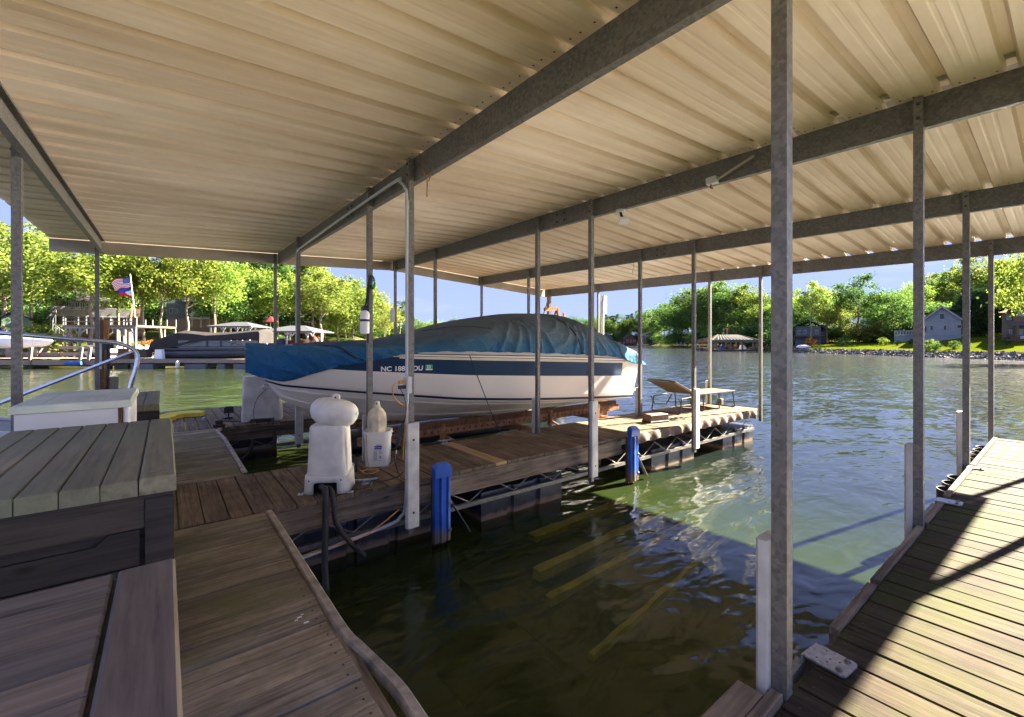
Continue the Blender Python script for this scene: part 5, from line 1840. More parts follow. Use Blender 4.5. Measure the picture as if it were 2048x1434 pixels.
def trunk_mesh(seed, h, base, r, ends, nl=14, fork=False):
    rg = random.Random(seed + 99)
    m = MB()
    top = base + (h - base) * 0.72
    path = [Vector((0, 0, -0.5))]
    n = 7
    for i in range(1, n + 1):
        t = i / n
        path.append(Vector((rg.gauss(0, 0.05) * h * 0.12, rg.gauss(0, 0.05) * h * 0.12, top * t)))
    rr = [r * (1.25 if i == 0 else 1 - 0.78 * (i / n)) for i in range(n + 1)]
    m.tube(bez(path, 2), [rr[min(n, i // 2)] for i in range(2 * n + 1)], 8)
    for e in rg.sample(ends, min(nl, len(ends))):
        z0 = rg.uniform(0.45, 0.95) * top
        z0 = min(z0, e.z)
        i = min(n - 1, int(z0 / top * n))
        a = path[i].lerp(path[i + 1], 0.5) if i > 0 else path[1]
        mid_ = a.lerp(e, 0.5) + Vector((0, 0, -0.06 * h * 0.3))
        rb = r * 0.32
        m.tube(bez([a, mid_, e], 3), [rb * (1 - 0.85 * k / 6) for k in range(7)], 5)
    return m.mesh('trunk', M['bark'])
KINDS_ = {}
def kind(name, seed, h, rx, base, n_cl, per, leaf, r=0.22, kd='oak', flat=0.8):
    c, ends = crown_mesh(seed, h, rx, base, n_cl, per, leaf, flat, kd)
    KINDS_[name] = (c, trunk_mesh(seed, h, base, r, ends), h)
kind('oak1', 1, 13.0, 4.4, 5.2, 56, 110, 0.19)
kind('oak2', 2, 14.5, 3.9, 6.0, 52, 115, 0.19)
kind('oak3', 3, 12.0, 4.8, 3.0, 72, 110, 0.19)
kind('tall1', 4, 19.0, 3.4, 7.0, 60, 120, 0.20, 0.24, 'tall')
kind('tall2', 5, 17.0, 3.8, 5.0, 66, 110, 0.21, 0.22, 'tall')
kind('pine', 6, 18.0, 2.9, 9.5, 26, 150, 0.17, 0.2, 'tall', 0.45)
kind('cone', 7, 9.0, 3.0, 0.4, 90, 120, 0.17, 0.16, 'cone')
kind('bush', 8, 2.2, 1.5, 0.1, 26, 90, 0.10, 0.05)
kind('low', 12, 4.5, 3.2, 0.2, 46, 90, 0.15, 0.08)
kind('sapling', 9, 7.0, 1.9, 1.6, 30, 60, 0.13, 0.07)
CROWN_M = {}
def crown_with(kindn, leafn):
    key = (kindn, leafn)
    if key not in CROWN_M:
        me = KINDS_[kindn][0].copy()
        me.name = 'crown'
        me.materials.clear()
        me.materials.append(LEAF[leafn])
        CROWN_M[key] = me
    return CROWN_M[key]
trg = random.Random(5)
def tree(u, f, kindn, leafn, height, label, group, wide=1.0, name=None, cat='tree', sink=0.0, vbase=None):
    p = PF(u, V0, f)
    z = land_h(u, f) if vbase is None else EYE - (vbase - V0) / FPX * f
    s = height / KINDS_[kindn][2]
    nm = name or {'pine': 'pine_tree', 'cone': 'evergreen_tree', 'bush': 'shrub', 'sapling': 'sapling', 'low': 'thicket'}.get(kindn, 'shade_tree')
    t = thing(nm, label, cat, (p.x, p.y, z - sink), trg.uniform(0, 6.28), group)
    t.scale = (s * wide, s * wide, s)
    put('crown', crown_with(kindn, leafn), t)
    put('trunk', KINDS_[kindn][1], t)
    return t
# named trees of the near left shore: (column, distance, kind, leaf, height, width, label)
NEAR = [
 (10, 50, 'oak1', 'yellow', 14.5, 1.1, 'bright yellow green tree at the far left behind the first steel post'),
 (-60, 54, 'oak2', 'spring', 16, 1.1, 'yellow green tree reaching in from the left edge of the view'),
 (62, 56, 'oak2', 'yellow', 16, 0.9, 'tall thin yellowish tree showing against the blue sky gap'),
 (95, 47.5, 'bush', 'yellow', 3.6, 1.2, 'spreading palm like shrub at the foot of the left bank'),
 (112, 60, 'oak1', 'green', 12, 0.9, 'green tree between the yellow tree and the spiral stair'),
 (182, 50, 'oak2', 'spring', 13.5, 1.15, 'broad green tree growing right through the house deck'),
 (236, 58, 'oak1', 'spring', 11.8, 1.0, 'slim trunked tree standing behind the flags'),
 (262, 61, 'oak2', 'green', 12.5, 0.9, 'green tree just right of the flagpole'),
 (286, 54, 'oak1', 'spring', 13.0, 0.9, 'bright green tree between the flagpole and the grey house'),
 (322, 53, 'oak2', 'spring', 12.8, 0.95, 'bright tree with ivy climbing its trunk beside the covered pontoon'),
 (374, 55, 'oak2', 'spring', 13.5, 1.0, 'forked pale tree in front of the grey house'),
 (428, 58, 'oak1', 'spring', 13.5, 0.9, 'leafy tree right of the gabled porch'),
 (452, 70, 'oak3', 'green', 10.5, 1.0, 'rounded green tree above the grey hip roofed shelter'),
 (492, 76, 'oak3', 'spring', 11.5, 1.2, 'large rounded tree between the two dock shelters'),
 (470, 92, 'tall1', 'green', 20, 1.0, 'tall dark trunked tree rising above the shelters'),
 (530, 82, 'tall2', 'green', 18, 1.0, 'tall pale trunked tree left of the thin far post'),
 (555, 74, 'oak1', 'spring', 12.5, 1.0, 'leafy tree right behind the larger dock shelter'),
 (585, 96, 'tall1', 'green', 20, 1.0, 'tall tree right of the larger dock shelter'),
 (626, 84, 'tall2', 'spring', 18, 1.0, 'tall pale green tree beside the brown cabin'),
 (642, 75, 'oak2', 'yellow', 14.5, 1.25, 'big yellow green tree with twin pale trunks over the bank'),
 (676, 86, 'oak1', 'spring', 12.5, 1.0, 'bright tree left of the white canister'),
 (706, 90, 'oak3', 'yellow', 14.0, 1.1, 'yellowish tree behind the white canister'),
 (738, 100, 'oak2', 'yellow', 14.5, 1.1, 'yellowish tree seen through the pair of posts'),
 (768, 106, 'oak1', 'yellow', 13.0, 1.0, 'pale tree at the thinning end of the point'),
 (800, 126, 'oak2', 'green', 13.0, 1.0, 'green tree near the end of the point'),
 (832, 150, 'oak1', 'green', 12.5, 1.0, 'last rounded green tree at the end of the wooded point'),
]
for (u, f, k, l, h, w, lab) in NEAR:
    tree(u, f, k, l, h, lab, 'trees on the near wooded bank', w)
# deeper rows of the wood, not told apart one by one
rg = random.Random(21)
n = 0
for row, (f0, hh) in enumerate(((82, 12), (100, 14), (120, 17))):
    u = -120.0
    while u < 800:
        f = max(f0, shore_f(u) + 14 + row * 9) + rg.uniform(-3, 3)
        if row < 2 and 355 < u < 412:
            u += 45
            continue
        k = rg.choice(['oak1', 'oak2', 'oak3', 'tall2', 'tall1', 'pine'] if row else ['oak1', 'oak3', 'oak2'])
        l = rg.choice(['green', 'spring', 'green', 'spring', 'yellow']) if k != 'pine' else 'dark'
        h = hh * rg.uniform(0.75, 1.1)
        if u > 600: h *= 0.85
        if 330 < u < 425: h *= 0.72
        if u < 120 : h *= 0.8
        tree(u, f, k, l, h, 'leafy tree deep in the wood behind the left shore houses', 'wood behind the left shore', rg.uniform(0.85, 1.1))
        u += rg.uniform(40, 74)
# far shore
rg = random.Random(31)
for row in range(2):
    u = 868.0
    while u < 1352:
        f = shore_f(u) + 10 + row * 22 + rg.uniform(-4, 6)
        h = rg.uniform(14, 20) + row * 6
        if u < 1010: h *= 0.78
        k = rg.choice(['oak1', 'oak2', 'oak3', 'oak1', 'pine'])
        tree(u, f, k, 'dark' if k == 'pine' else rg.choice(['green', 'green', 'spring']), h, 'small far tree across the open water', 'trees on the far shore', 1.15)
        u += rg.uniform(15, 24)
tree(912, 240, 'sapling', 'green', 15, 'lone thin tree sticking up above the cover of the boat bow', 'trees on the far shore', 1.2, vbase=690)
for u, lab in ((1214, 'first'), (1232, 'second'), (1262, 'third')):
    tree(u, shore_f(u) + 20, 'pine', 'dark', 24, {'first': 'dark flat topped pine left of the far houses', 'second': 'dark flat topped pine above the far blue roof', 'third': 'dark flat topped pine between the far gables'}[lab], 'pines on the far shore', 1.2)
# headland behind the open rafter boathouse
HEAD = [(1352, 205, 'oak3', 'green', 21), (1376, 198, 'oak3', 'green', 24), (1402, 190, 'oak1', 'green', 25), (1428, 182, 'oak2', 'green', 26), (1452, 176, 'oak3', 'green', 24), (1478, 172, 'oak2', 'spring', 23), (1502, 165, 'oak3', 'spring', 21), (1530, 158, 'oak1', 'green', 18), (1556, 150, 'oak2', 'green', 16),
        (1365, 190, 'oak1', 'green', 15), (1392, 182, 'oak2', 'green', 17), (1418, 176, 'oak3', 'green', 16), (1440, 168, 'tall2', 'green', 20), (1466, 162, 'oak1', 'green', 15), (1492, 156, 'oak3', 'spring', 14), (1516, 150, 'oak2', 'spring', 14), (1545, 144, 'oak1', 'green', 13), (1572, 140, 'oak3', 'spring', 14)]
for u, f, k, l, h in HEAD:
    tree(u, f, k, l, h, 'dense dark green tree massed on the headland behind the rafter boathouse', 'headland trees', 1.1)
# right bank
RIGHT = [
 (1622, 97, 'oak2', 'yellow', 15.5, 0.9, 'yellow green tree beside the big galvanised post, by the lawn end'),
 (1600, 104, 'oak1', 'green', 10.5, 0.9, 'green tree half hidden by the big galvanised post'),
 (1654, 101, 'oak1', 'yellow', 10.5, 0.9, 'pale tree behind the lawn end'),
 (1716, 100, 'oak2', 'green', 16.5, 1.15, 'tall open green tree standing at the middle of the lawn edge'),
 (1682, 106, 'oak3', 'yellow', 10.5, 0.9, 'pale rounded tree between the two tall lawn trees'),
 (1752, 103, 'oak3', 'green', 10.0, 1.0, 'low rounded green tree right of the tall open tree'),
 (1785, 96, 'oak3', 'green', 11.5, 1.15, 'spreading tree with leaning trunk near the white fence'),
 (1816, 106, 'oak3', 'spring', 13.5, 1.0, 'bright tree left of the pale blue house'),
 (1880, 118, 'oak1', 'yellow', 17.0, 1.0, 'yellow green tree behind the pale blue house gable'),
 (1912, 112, 'tall2', 'green', 17.5, 1.1, 'flat topped airy tree above the pale blue house'),
 (1962, 92, 'oak2', 'spring', 16.5, 1.2, 'sunlit tree above the dark evergreens'),
 (2006, 88, 'oak1', 'yellow', 15.5, 1.2, 'yellow green tree over the stone house roof'),
 (2046, 84, 'oak3', 'spring', 15.5, 1.2, 'yellow green tree at the right edge behind the stone house'),
 (2085, 42, 'oak1', 'spring', 13.5, 0.7, 'dark leafy branch reaching in at the right edge under the roof'),
 (1934, 74, 'cone', 'dark', 8.8, 1.1, 'dark evergreen immediately right of the pale blue house'),
 (1956, 73, 'cone', 'dark', 8.2, 1.1, 'dark evergreen in the middle of the evergreen clump'),
 (1984, 72, 'cone', 'dark', 8.6, 1.25, 'dark evergreen next to the stone house'),
]
for (u, f, k, l, h, w, lab) in RIGHT:
    tree(u, f, k, l, h * 0.92, lab, 'trees on the right bank', w)
rg = random.Random(44)
u = 1585.0
while u < 2150:
    f = shore_f(u) + 62 + rg.uniform(-4, 8)
    tree(u, f, rg.choice(['oak1', 'oak2', 'oak3']), rg.choice(['green', 'green', 'spring']), rg.uniform(10, 13.5) * f / 125, 'green tree in the wood behind the right bank houses', 'wood behind the right bank', 1.15)
    u += rg.uniform(24, 36)
# undergrowth below the crowns
rg = random.Random(77)
def under(u0, u1, df, step, h, leafs, label, group, extra=0.0):
    u = u0
    while u < u1:
        f = shore_f(u) + df + rg.uniform(-2, 3) + extra
        tree(u, f, 'low', rg.choice(leafs), h * rg.uniform(0.7, 1.25), label, group, rg.uniform(1.0, 1.5), cat='thicket')
        u += step * rg.uniform(0.8, 1.2)
under(-60, 330, 34, 34, 5.0, ['green', 'dark', 'green'], 'green thicket on the slope behind the brick lake house', 'thickets behind the left shore')
under(430, 860, 26, 26, 5.5, ['green', 'dark', 'spring'], 'green thicket under the tall trees beyond the dock shelters', 'thickets behind the left shore')
under(866, 1352, 14, 17, 7.5, ['green', 'dark', 'green'], 'dark green thicket along the far waterline', 'thickets on the far shore')
under(1345, 1592, 12, 17, 7.0, ['green', 'dark', 'green'], 'dark green thicket under the headland trees', 'headland thickets')
under(1580, 1850, 28, 18, 4.0, ['green', 'green', 'yellow'], 'green thicket behind the lawn between the lakeside houses', 'thickets behind the lawn')
under(1850, 2120, 42, 26, 6.0, ['green', 'dark', 'green'], 'green thicket behind the pale blue and stone houses', 'thickets behind the lawn houses')
# shrubs
SHR = [(1862, 66, 'green', 1.3, 'dark rounded shrub by the left corner of the pale blue house'), (1874, 63, 'green', 0.9, 'clipped upright shrub on the lawn edge before the blue house'), (1908, 62, 'green', 1.1, 'larger clipped shrub right of the small house windows'), (1856, 62, 'dark', 0.7, 'very low shrub left of the clipped shrubs'),
       (1796, 78, 'dark', 0.9, 'low shrub at the leaning tree foot'), (1824, 76, 'dark', 0.9, 'low shrub before the white fence'), (1768, 84, 'spring', 1.4, 'yellowish shrub under the lawn trees'), (1690, 92, 'green', 1.8, 'green shrub at the lawn end'), (2010, 60, 'green', 0.8, 'shrub at the stone house terrace'),
       (1620, 92, 'rust', 1.9, 'orange leaved shrub beside the dark lake house'),
       (345, 58, 'dark', 2.0, 'dark clipped cone shrub left of the porch'), (352, 57, 'dark', 1.9, 'dark clipped cone shrub second from the left by the porch'), (386, 55, 'dark', 2.1, 'dark clipped cone shrub below the porch stairs'), (394, 55, 'dark', 1.9, 'dark clipped cone shrub under the porch deck'), (403, 54.5, 'dark', 2.0, 'dark clipped cone shrub at the right end of the porch'),
       (330, 52, 'green', 1.5, 'spreading green shrub on the slope under the grey house'), (300, 50, 'rust', 1.5, 'reddish brown shrub between the tree trunks'), (275, 50, 'green', 1.2, 'small shrub right of the upper dock deck'), (440, 60, 'green', 1.9, 'leafy shrub mass beside the smaller shelter'), (560, 66, 'green', 2.2, 'leafy shrub behind the larger shelter'),
       (664, 74, 'dark', 3.0, 'dark dense bush at the foot of the twin trunked tree'), (636, 82, 'rust', 1.8, 'red leaved shrub by the brown cabin'), (700, 86, 'green', 2.4, 'green bush at the shore below the canister'), (728, 92, 'spring', 3.0, 'bright bush at the shore between the posts'), (620, 72, 'green', 1.4, 'low bush behind the red slide')]
for u, f, l, h, lab in SHR:
    tree(u, f, 'bush', l, h, lab, 'shrubs', 0.9 if l != 'dark' else 0.7, cat='shrub')
# ------------------------------------------------------------------ buildings, docks and boats on the shores
class Fr:
    """a thing set square to the view at column u0 and distance f; local x to the right, y away, z up"""
    def __init__(s, name, label, cat, u0, f, group=None, rz=0.0, face=False):
        p = PF(u0, V0, f)
        s.u0, s.f, s.k = u0, f, f / FPX
        th = math.atan((u0 - U0) / FPX) if face else 0.0
        s.kx = s.k * math.cos(th)
        s.t = thing(name, label, cat, (p.x, p.y, 0), R(YAW) + rz - th, group)
    def x(s, u): return (u - s.u0) * s.kx
    def z(s, v): return EYE - (v - V0) * s.k
    def box(s, name, mt, u0, u1, v0, v1, y0, y1, parent=None, **kw):
        """v0 above v1"""
        m = MB().box(s.x(u0), s.x(u1), y0, y1, s.z(v1), s.z(v0))
        return m.build(name, M[mt], parent or s.t)
for nm, c, r in (('roof_grey', (0.078, 0.083, 0.088), 0.8), ('roof_dark', (0.045, 0.041, 0.045), 0.85), ('siding_grey', (0.112, 0.128, 0.143), 0.8), ('siding_blue', (0.240, 0.266, 0.292), 0.8), ('siding_white', (0.315, 0.307, 0.277), 0.8),
                 ('brick_tan', (0.143, 0.098, 0.064), 0.9), ('brick_red', (0.128, 0.064, 0.045), 0.9), ('stone_wall', (0.165, 0.135, 0.109), 0.9), ('window_dark', (0.022, 0.030, 0.038), 0.1), ('trim', (0.375, 0.375, 0.360), 0.7),
                 ('slide_red', (0.120, 0.011, 0.011), 0.5), ('pontoon_cover', (0.045, 0.040, 0.038), 0.85), ('pontoon_hull', (0.034, 0.036, 0.041), 0.25), ('panel_grey', (0.143, 0.146, 0.150), 0.6), ('float_grey', (0.128, 0.131, 0.139), 0.7),
                 ('shed_green', (0.128, 0.195, 0.128), 0.8), ('blue_float', (0.015, 0.075, 0.285), 0.5), ('tarp_blue', (0.038, 0.068, 0.165), 0.6), ('boathouse_wood', (0.135, 0.116, 0.090), 0.9), ('dock_dark', (0.075, 0.064, 0.053), 0.9), ('cabin_brown', (0.150, 0.075, 0.045), 0.9)):
    M[nm] = plain(nm, c, r, 0, 0.14, 2.0 if 'wall' not in nm and 'brick' not in nm else 5.0)
def window(fr, parent, u, v, w, h, y, frame='trim', pane='window_dark', bars=1):
    """window of w x h pixels centred at (u, v) on the plane y"""
    o = fr.box('window', frame, u - w / 2, u + w / 2, v - h / 2, v + h / 2, y - 0.08, y + 0.02, parent)
    t = max(0.6, w * 0.09)
    fr.box('pane', pane, u - w / 2 + t, u + w / 2 - t, v - h / 2 + t, v + h / 2 - t, y - 0.095, y - 0.082, o)
    if bars:
        fr.box('mullion', frame, u - 0.35, u + 0.35, v - h / 2 + t, v + h / 2 - t, y - 0.105, y - 0.096, o)
    return o
def gable(fr, name, mt, u0, u1, va, ve, y0, y1, over=0.3, parent=None):
    """gable roof whose gable faces the viewer; va apex row, ve eave row"""
    xc = (fr.x(u0) + fr.x(u1)) / 2
    x0, x1, za, ze = fr.x(u0) - over, fr.x(u1) + over, fr.z(va), fr.z(ve)
    m = MB()
    th = 0.18
    for xa, xb in ((x0, xc), (x1, xc)):
        v = [(xa, y0 - over, ze - 0.05), (xb, y0 - over, za), (xb, y1 + over, za), (xa, y1 + over, ze - 0.05)]
        v += [(a, b, c + th) for a, b, c in v]
        f = [(3, 2, 1, 0), (4, 5, 6, 7), (0, 1, 5, 4), (1, 2, 6, 5), (2, 3, 7, 6), (3, 0, 4, 7)]
        if xa > xb:
            f = [tuple(reversed(q)) for q in f]
        m.add(v, f)
    return m.build(name, M[mt], parent or fr.t)
def gable_wall(fr, mt, u0, u1, va, ve, vb, y0, y1):
    x0, x1 = fr.x(u0), fr.x(u1)
    xc = (x0 + x1) / 2
    za, ze, zb_ = fr.z(va), fr.z(ve), fr.z(vb)
    return MB().prism([(x0, zb_), (x1, zb_), (x1, ze), (xc, za), (x0, ze)], lambda p, q, t: (p, t, q), y0, y1).build('wall', M[mt], fr.t)
def hip(fr, mt, u0, u1, va, ve, y0, y1, ridge=0.25, parent=None, name='roof'):
    x0, x1, za, ze = fr.x(u0), fr.x(u1), fr.z(va), fr.z(ve)
    yc = (y0 + y1) / 2
    L = (x1 - x0)
    a, b = x0 + L * (0.5 - ridge / 2), x1 - L * (0.5 - ridge / 2)
    m = MB()
    v = [(x0, y0, ze), (x1, y0, ze), (x1, y1, ze), (x0, y1, ze), (a, yc, za), (b, yc, za), (x0, y0, ze - 0.12), (x1, y0, ze - 0.12), (x1, y1, ze - 0.12), (x0, y1, ze - 0.12)]
    m.add(v, [(0, 1, 5, 4), (2, 3, 4, 5), (1, 2, 5), (3, 0, 4), (6, 7, 1, 0), (7, 8, 2, 1), (8, 9, 3, 2), (9, 6, 0, 3), (9, 8, 7, 6)])
    return m.build(name, M[mt], parent or fr.t)

# ---- left shore: long dock in front
d = Fr('shore_dock', 'long pale timber dock across the water holding the covered pontoon', 'dock', 250, 33.5)
d.box('deck_edge', 'shore_wood', -60, 192, 720, 730, 0, 0.12)
d.box('deck_edge', 'shore_wood', 222, 520, 719, 726, 0, 0.12)
for a in range(-60, 520, 14):
    d.box('plank', 'shore_wood', a, a + 13.4, 718.2 if a > 200 else 716.8, 718.9 if a > 200 else 717.6, 0.0, 3.0)
d.box('back_rail', 'shore_wood', 50, 176, 693, 699, 2.4, 2.55)
d.box('back_rail', 'shore_wood', -40, 52, 706, 716, 2.4, 2.55)
d.box('low_rail', 'shore_wood', 60, 190, 706, 714, 2.2, 2.3)
for u in (62, 163, 180):
    m = MB(); m.bar((d.x(u - 2), -0.05, d.z(722 if u != 62 else 730)), (d.x(u + 2), -0.05, d.z(694)), 0.20, 0.12, up=(0, 1, 0)); m.build('fender_post', M['shore_wood'], d.t)
for u0, u1, mt in ((258, 302, 'float_grey'), (366, 408, 'float_grey'), (464, 498, 'float_grey'), (225, 252, 'dock_dark'), (176, 192, 'dock_dark'), (48, 60, 'dock_dark'), (432, 446, 'float_grey')):
    d.box('float', mt, u0, u1, 728 if mt == 'float_grey' else 729, 740, 0.15, 1.4)
d.box('under_frame', 'dock_dark', -60, 520, 727, 733, 0.4, 2.6)
d.box('locker', 'cabin_brown', 228, 251, 697, 722, 0.3, 1.2)
d.box('step_box', 'dock_dark', 258, 281, 698, 716, 0.5, 1.1)
# covered pontoon boat
pt = Fr('pontoon_boat', 'long pontoon boat under a charcoal cover at the shore dock', 'boat', 400, 34.6)
for y_ in (0.25, 2.05):
    m = MB(); m.tube([(pt.x(302), y_, pt.z(708)), (pt.x(318), y_, pt.z(709)), (pt.x(520), y_, pt.z(706)), (pt.x(522), y_, pt.z(706))], [0.05, 0.33, 0.33, 0.2], 16); m.build('pontoon_tube', M['pontoon_hull'], pt.t, smooth=True)
pt.box('deck', 'pontoon_hull', 303, 518, 696, 700, 0.0, 2.3)
pt.box('side_panel', 'panel_grey', 356, 514, 681, 696, 0.02, 0.06)
for u in (414, 442):
    pt.box('gate_frame', 'pontoon_hull', u - 2, u + 2, 680, 694, -0.02, 0.018)
pt.box('lower_rail', 'pontoon_hull', 352, 512, 692.5, 694, -0.02, 0.018)
m = MB()
for a, b in (((460, 692), (478, 679)), ((448, 682), (484, 691)), ((372, 691), (400, 683))):
    m.bar((pt.x(a[0]), 0.0, pt.z(a[1])), (pt.x(b[0]), 0.0, pt.z(b[1])), 0.03, 0.03)
m.build('brace', M['pontoon_hull'], pt.t)
rows = []
top = [(293, 700), (302, 679), (325, 670), (352, 661), (380, 663), (412, 666), (450, 664), (490, 660), (516, 658), (519, 662)]
bot = [(293, 704), (304, 703), (330, 697), (352, 694), (378, 686), (410, 681), (445, 680), (480, 678), (510, 682), (519, 686)]
for (ut, vt), (ub, vb) in zip(top, bot):
    r = []
    for j in range(13):
        t = j / 12
        if t < 0.25: q = t / .25; y_, z_ = 0.0 - 0.02 + 0.05 * q, pt.z(vb) + (pt.z(vt) - 0.18 - pt.z(vb)) * q
        elif t < 0.75: q = (t - .25) / .5; y_, z_ = 0.03 + 2.24 * q, pt.z(vt) - 0.18 + 0.2 * math.sin(q * math.pi)
        else: q = (t - .75) / .25; y_, z_ = 2.27 + .05 * q, pt.z(vt) - 0.18 + (pt.z(vb) - pt.z(vt) + 0.18) * q
        r.append((pt.x(ut), y_ + 0.03 * math.sin(ut * 0.7), z_ + 0.02 * math.sin(ut * 0.31 + j)))
    rows.append(r)
m = MB(); m.grid(rows)
m.f.append(tuple(range(13))); m.m.append(0)
m.f.append(tuple(reversed(range(len(m.v) - 13, len(m.v))))); m.m.append(0)
m.build('cover', M['pontoon_cover'], pt.t, smooth=True)
bf = Fr('fender', 'white fender hanging from the shore dock edge below the pontoon', 'fender', 355, 33.3)
MB().lathe([(0.03, 0.22), (0.10, 0.15), (0.13, 0.05), (0.13, -0.25), (0.08, -0.36), (0.02, -0.38)][::-1], 12, (0, 0, bf.z(727))).build('fender_body', M['white_plastic'], bf.t, smooth=True)
wb = Fr('dock_box', 'small white box on the shore dock before the pontoon bow', 'box', 314, 33.8)
MB().rbox(0, 0.25, wb.z(718), wb.z(699), 0.62, 0.4, 0.06, 3, taper=0.82).build('box_body', M['white_paint'], wb.t)
for i, (u, lab) in enumerate(((269, 'left of the two white plank back chairs on the shore dock'), (284, 'right of the two white plank back chairs on the shore dock'))):
    c = Fr('adirondack_chair', lab, 'chair', u, 36, group='white chairs on the shore dock')
    z0 = c.z(716)
    m = MB(); m.bar((-0.0, 0.35, z0 + 0.35), (0.0, 0.62, z0 + 1.0), 0.50, 0.03, up=(1, 0, 0)); m.build('backrest', M['white_paint'], c.t)
    MB().box(-0.3, 0.3, -0.15, 0.4, z0 + 0.33, z0 + 0.37).build('seat', M['white_paint'], c.t)
    for sx in (-0.33, 0.30):
        m = MB(); m.box(sx, sx + 0.04, -0.2, -0.12, z0, z0 + 0.55); m.bar((sx + .02, -0.1, z0 + 0.33), (sx + .02, 0.7, z0), 0.04, 0.1); m.box(sx - 0.04, sx + 0.08, -0.22, 0.45, z0 + 0.55, z0 + 0.58); m.build('leg', M['white_paint'], c.t)
# upturned white hull on the left
kb = Fr('rowing_boat', 'white upturned hull lying on the shore dock at the far left', 'boat', 30, 35.5)
rows = []
for i in range(17):
    t = i / 16
    x_ = kb.x(-50) + (kb.x(91) - kb.x(-50)) * t
    b = 0.62 * math.sin(math.pi * min(1, max(0.0, t)) ** 0.8) ** 0.6 + 0.01 if 0 < t < 1 else 0.01
    h = 0.62 * (b / 0.62) ** 0.5
    zc = kb.z(684) + 0.05 * t
    rows.append([(x_, b * math.cos(a) + 0.6, zc + h * math.sin(a) * (0.8 if math.sin(a) > 0 else 0.9)) for a in [k * math.pi / 8 for k in range(16)]])
m = MB(); m.grid(rows, close=True); m.build('hull', M['white_paint'], kb.t, smooth=True)
m = MB(); m.tube([(kb.x(70), -0.08, kb.z(697)), (kb.x(68), -0.05, kb.z(688)), (kb.x(64), 0.1, kb.z(676))], 0.02, 6); m.build('tie_strap', M['black'], kb.t)
for u in (10, 64):
    kb.box('cradle', 'shore_wood', u - 5, u + 5, 697, 716, 0.2, 1.0)
jt = Fr('kayak', 'blue kayak floating at the end of the shore dock', 'kayak', 150, 33.2)
m = MB(); m.tube([(jt.x(128), 0, jt.z(728)), (jt.x(134), 0, jt.z(727)), (jt.x(150), 0, jt.z(727)), (jt.x(164), 0, jt.z(726))], [0.05, 0.17, 0.2, 0.16], 10); m.build('hull', M['blue_float'], jt.t, smooth=True)
jt2 = Fr('runabout', 'small white boat moored behind the shore dock below the spiral stair', 'boat', 185, 37)
m = MB(); m.prism([(jt2.x(168), jt2.z(690)), (jt2.x(215), jt2.z(694)), (jt2.x(215), jt2.z(716)), (jt2.x(180), jt2.z(716))], lambda p, q, t: (p, t, q), 0.2, 1.9); m.build('hull', M['white_paint'], jt2.t)
jt2.box('cockpit', 'window_dark', 170, 180, 697, 702, 0.1, 0.19)
tp_ = Fr('tarp', 'dark tarpaulin heap lying on the shore dock boards', 'tarp', 160, 35)
m = MB(); m.add([(tp_.x(146), 0, tp_.z(717)), (tp_.x(176), 0, tp_.z(717)), (tp_.x(176), 1, tp_.z(717)), (tp_.x(146), 1, tp_.z(717)), (tp_.x(158), 0.3, tp_.z(703)), (tp_.x(164), 0.7, tp_.z(702))], [(0, 1, 5, 4), (2, 3, 4, 5), (1, 2, 5), (3, 0, 4), (3, 2, 1, 0)]); m.build('cloth', M['black'], tp_.t)
# two storey party dock with spiral stair
ud = Fr('two_storey_dock', 'grey two storey boat dock with open sun deck and braced posts', 'dock', 190, 37.5)
ud.box('upper_floor', 'boathouse_wood', 125, 272, 650, 654, 0, 4.5)
ud.box('fascia', 'panel_grey', 127, 272, 654, 657, -0.02, 0.08)
for v in (636, 643):
    ud.box('rail', 'dock_dark' if v == 636 else 'panel_grey', 125, 272, v - 1, v + 0.6, 0.0, 0.08)
for y_ in (0.0, 4.4):
    for u in (125, 155, 171, 204, 220, 252, 272):
        ud.box('baluster_post', 'panel_grey', u - 1.0, u + 1.0, 634, 650, y_, y_ + 0.08)
    for u in (140, 158, 246, 270):
        ud.box('post', 'panel_grey', u - 1.4, u + 1.4, 656, 722, y_, y_ + 0.14)
for a, b in (((160, 666), (172, 657)), ((156, 666), (147, 657)), ((248, 668), (236, 657)), ((268, 668), (258, 657))):
    m = MB(); m.bar((ud.x(a[0]), 0.05, ud.z(a[1])), (ud.x(b[0]), 0.05, ud.z(b[1])), 0.10, 0.08); m.build('brace', M['panel_grey'], ud.t)
ud.box('lower_floor', 'boathouse_wood', 120, 275, 716, 720, 0, 4.5)
for u in (146, 262):
    m = MB(); m.tube([(ud.x(u), -0.2, ud.z(725)), (ud.x(u), -0.2, ud.z(664))], 0.15, 10); m.build('piling', M['piling'], ud.t)
ss = Fr('spiral_stair', 'grey metal spiral staircase at the left end of the two storey dock', 'staircase', 116, 37.3)
m = MB(); m.tube([(0, 0.6, ss.z(718)), (0, 0.6, ss.z(634))], 0.06, 8); m.build('centre_pole', M['panel_grey'], ss.t)
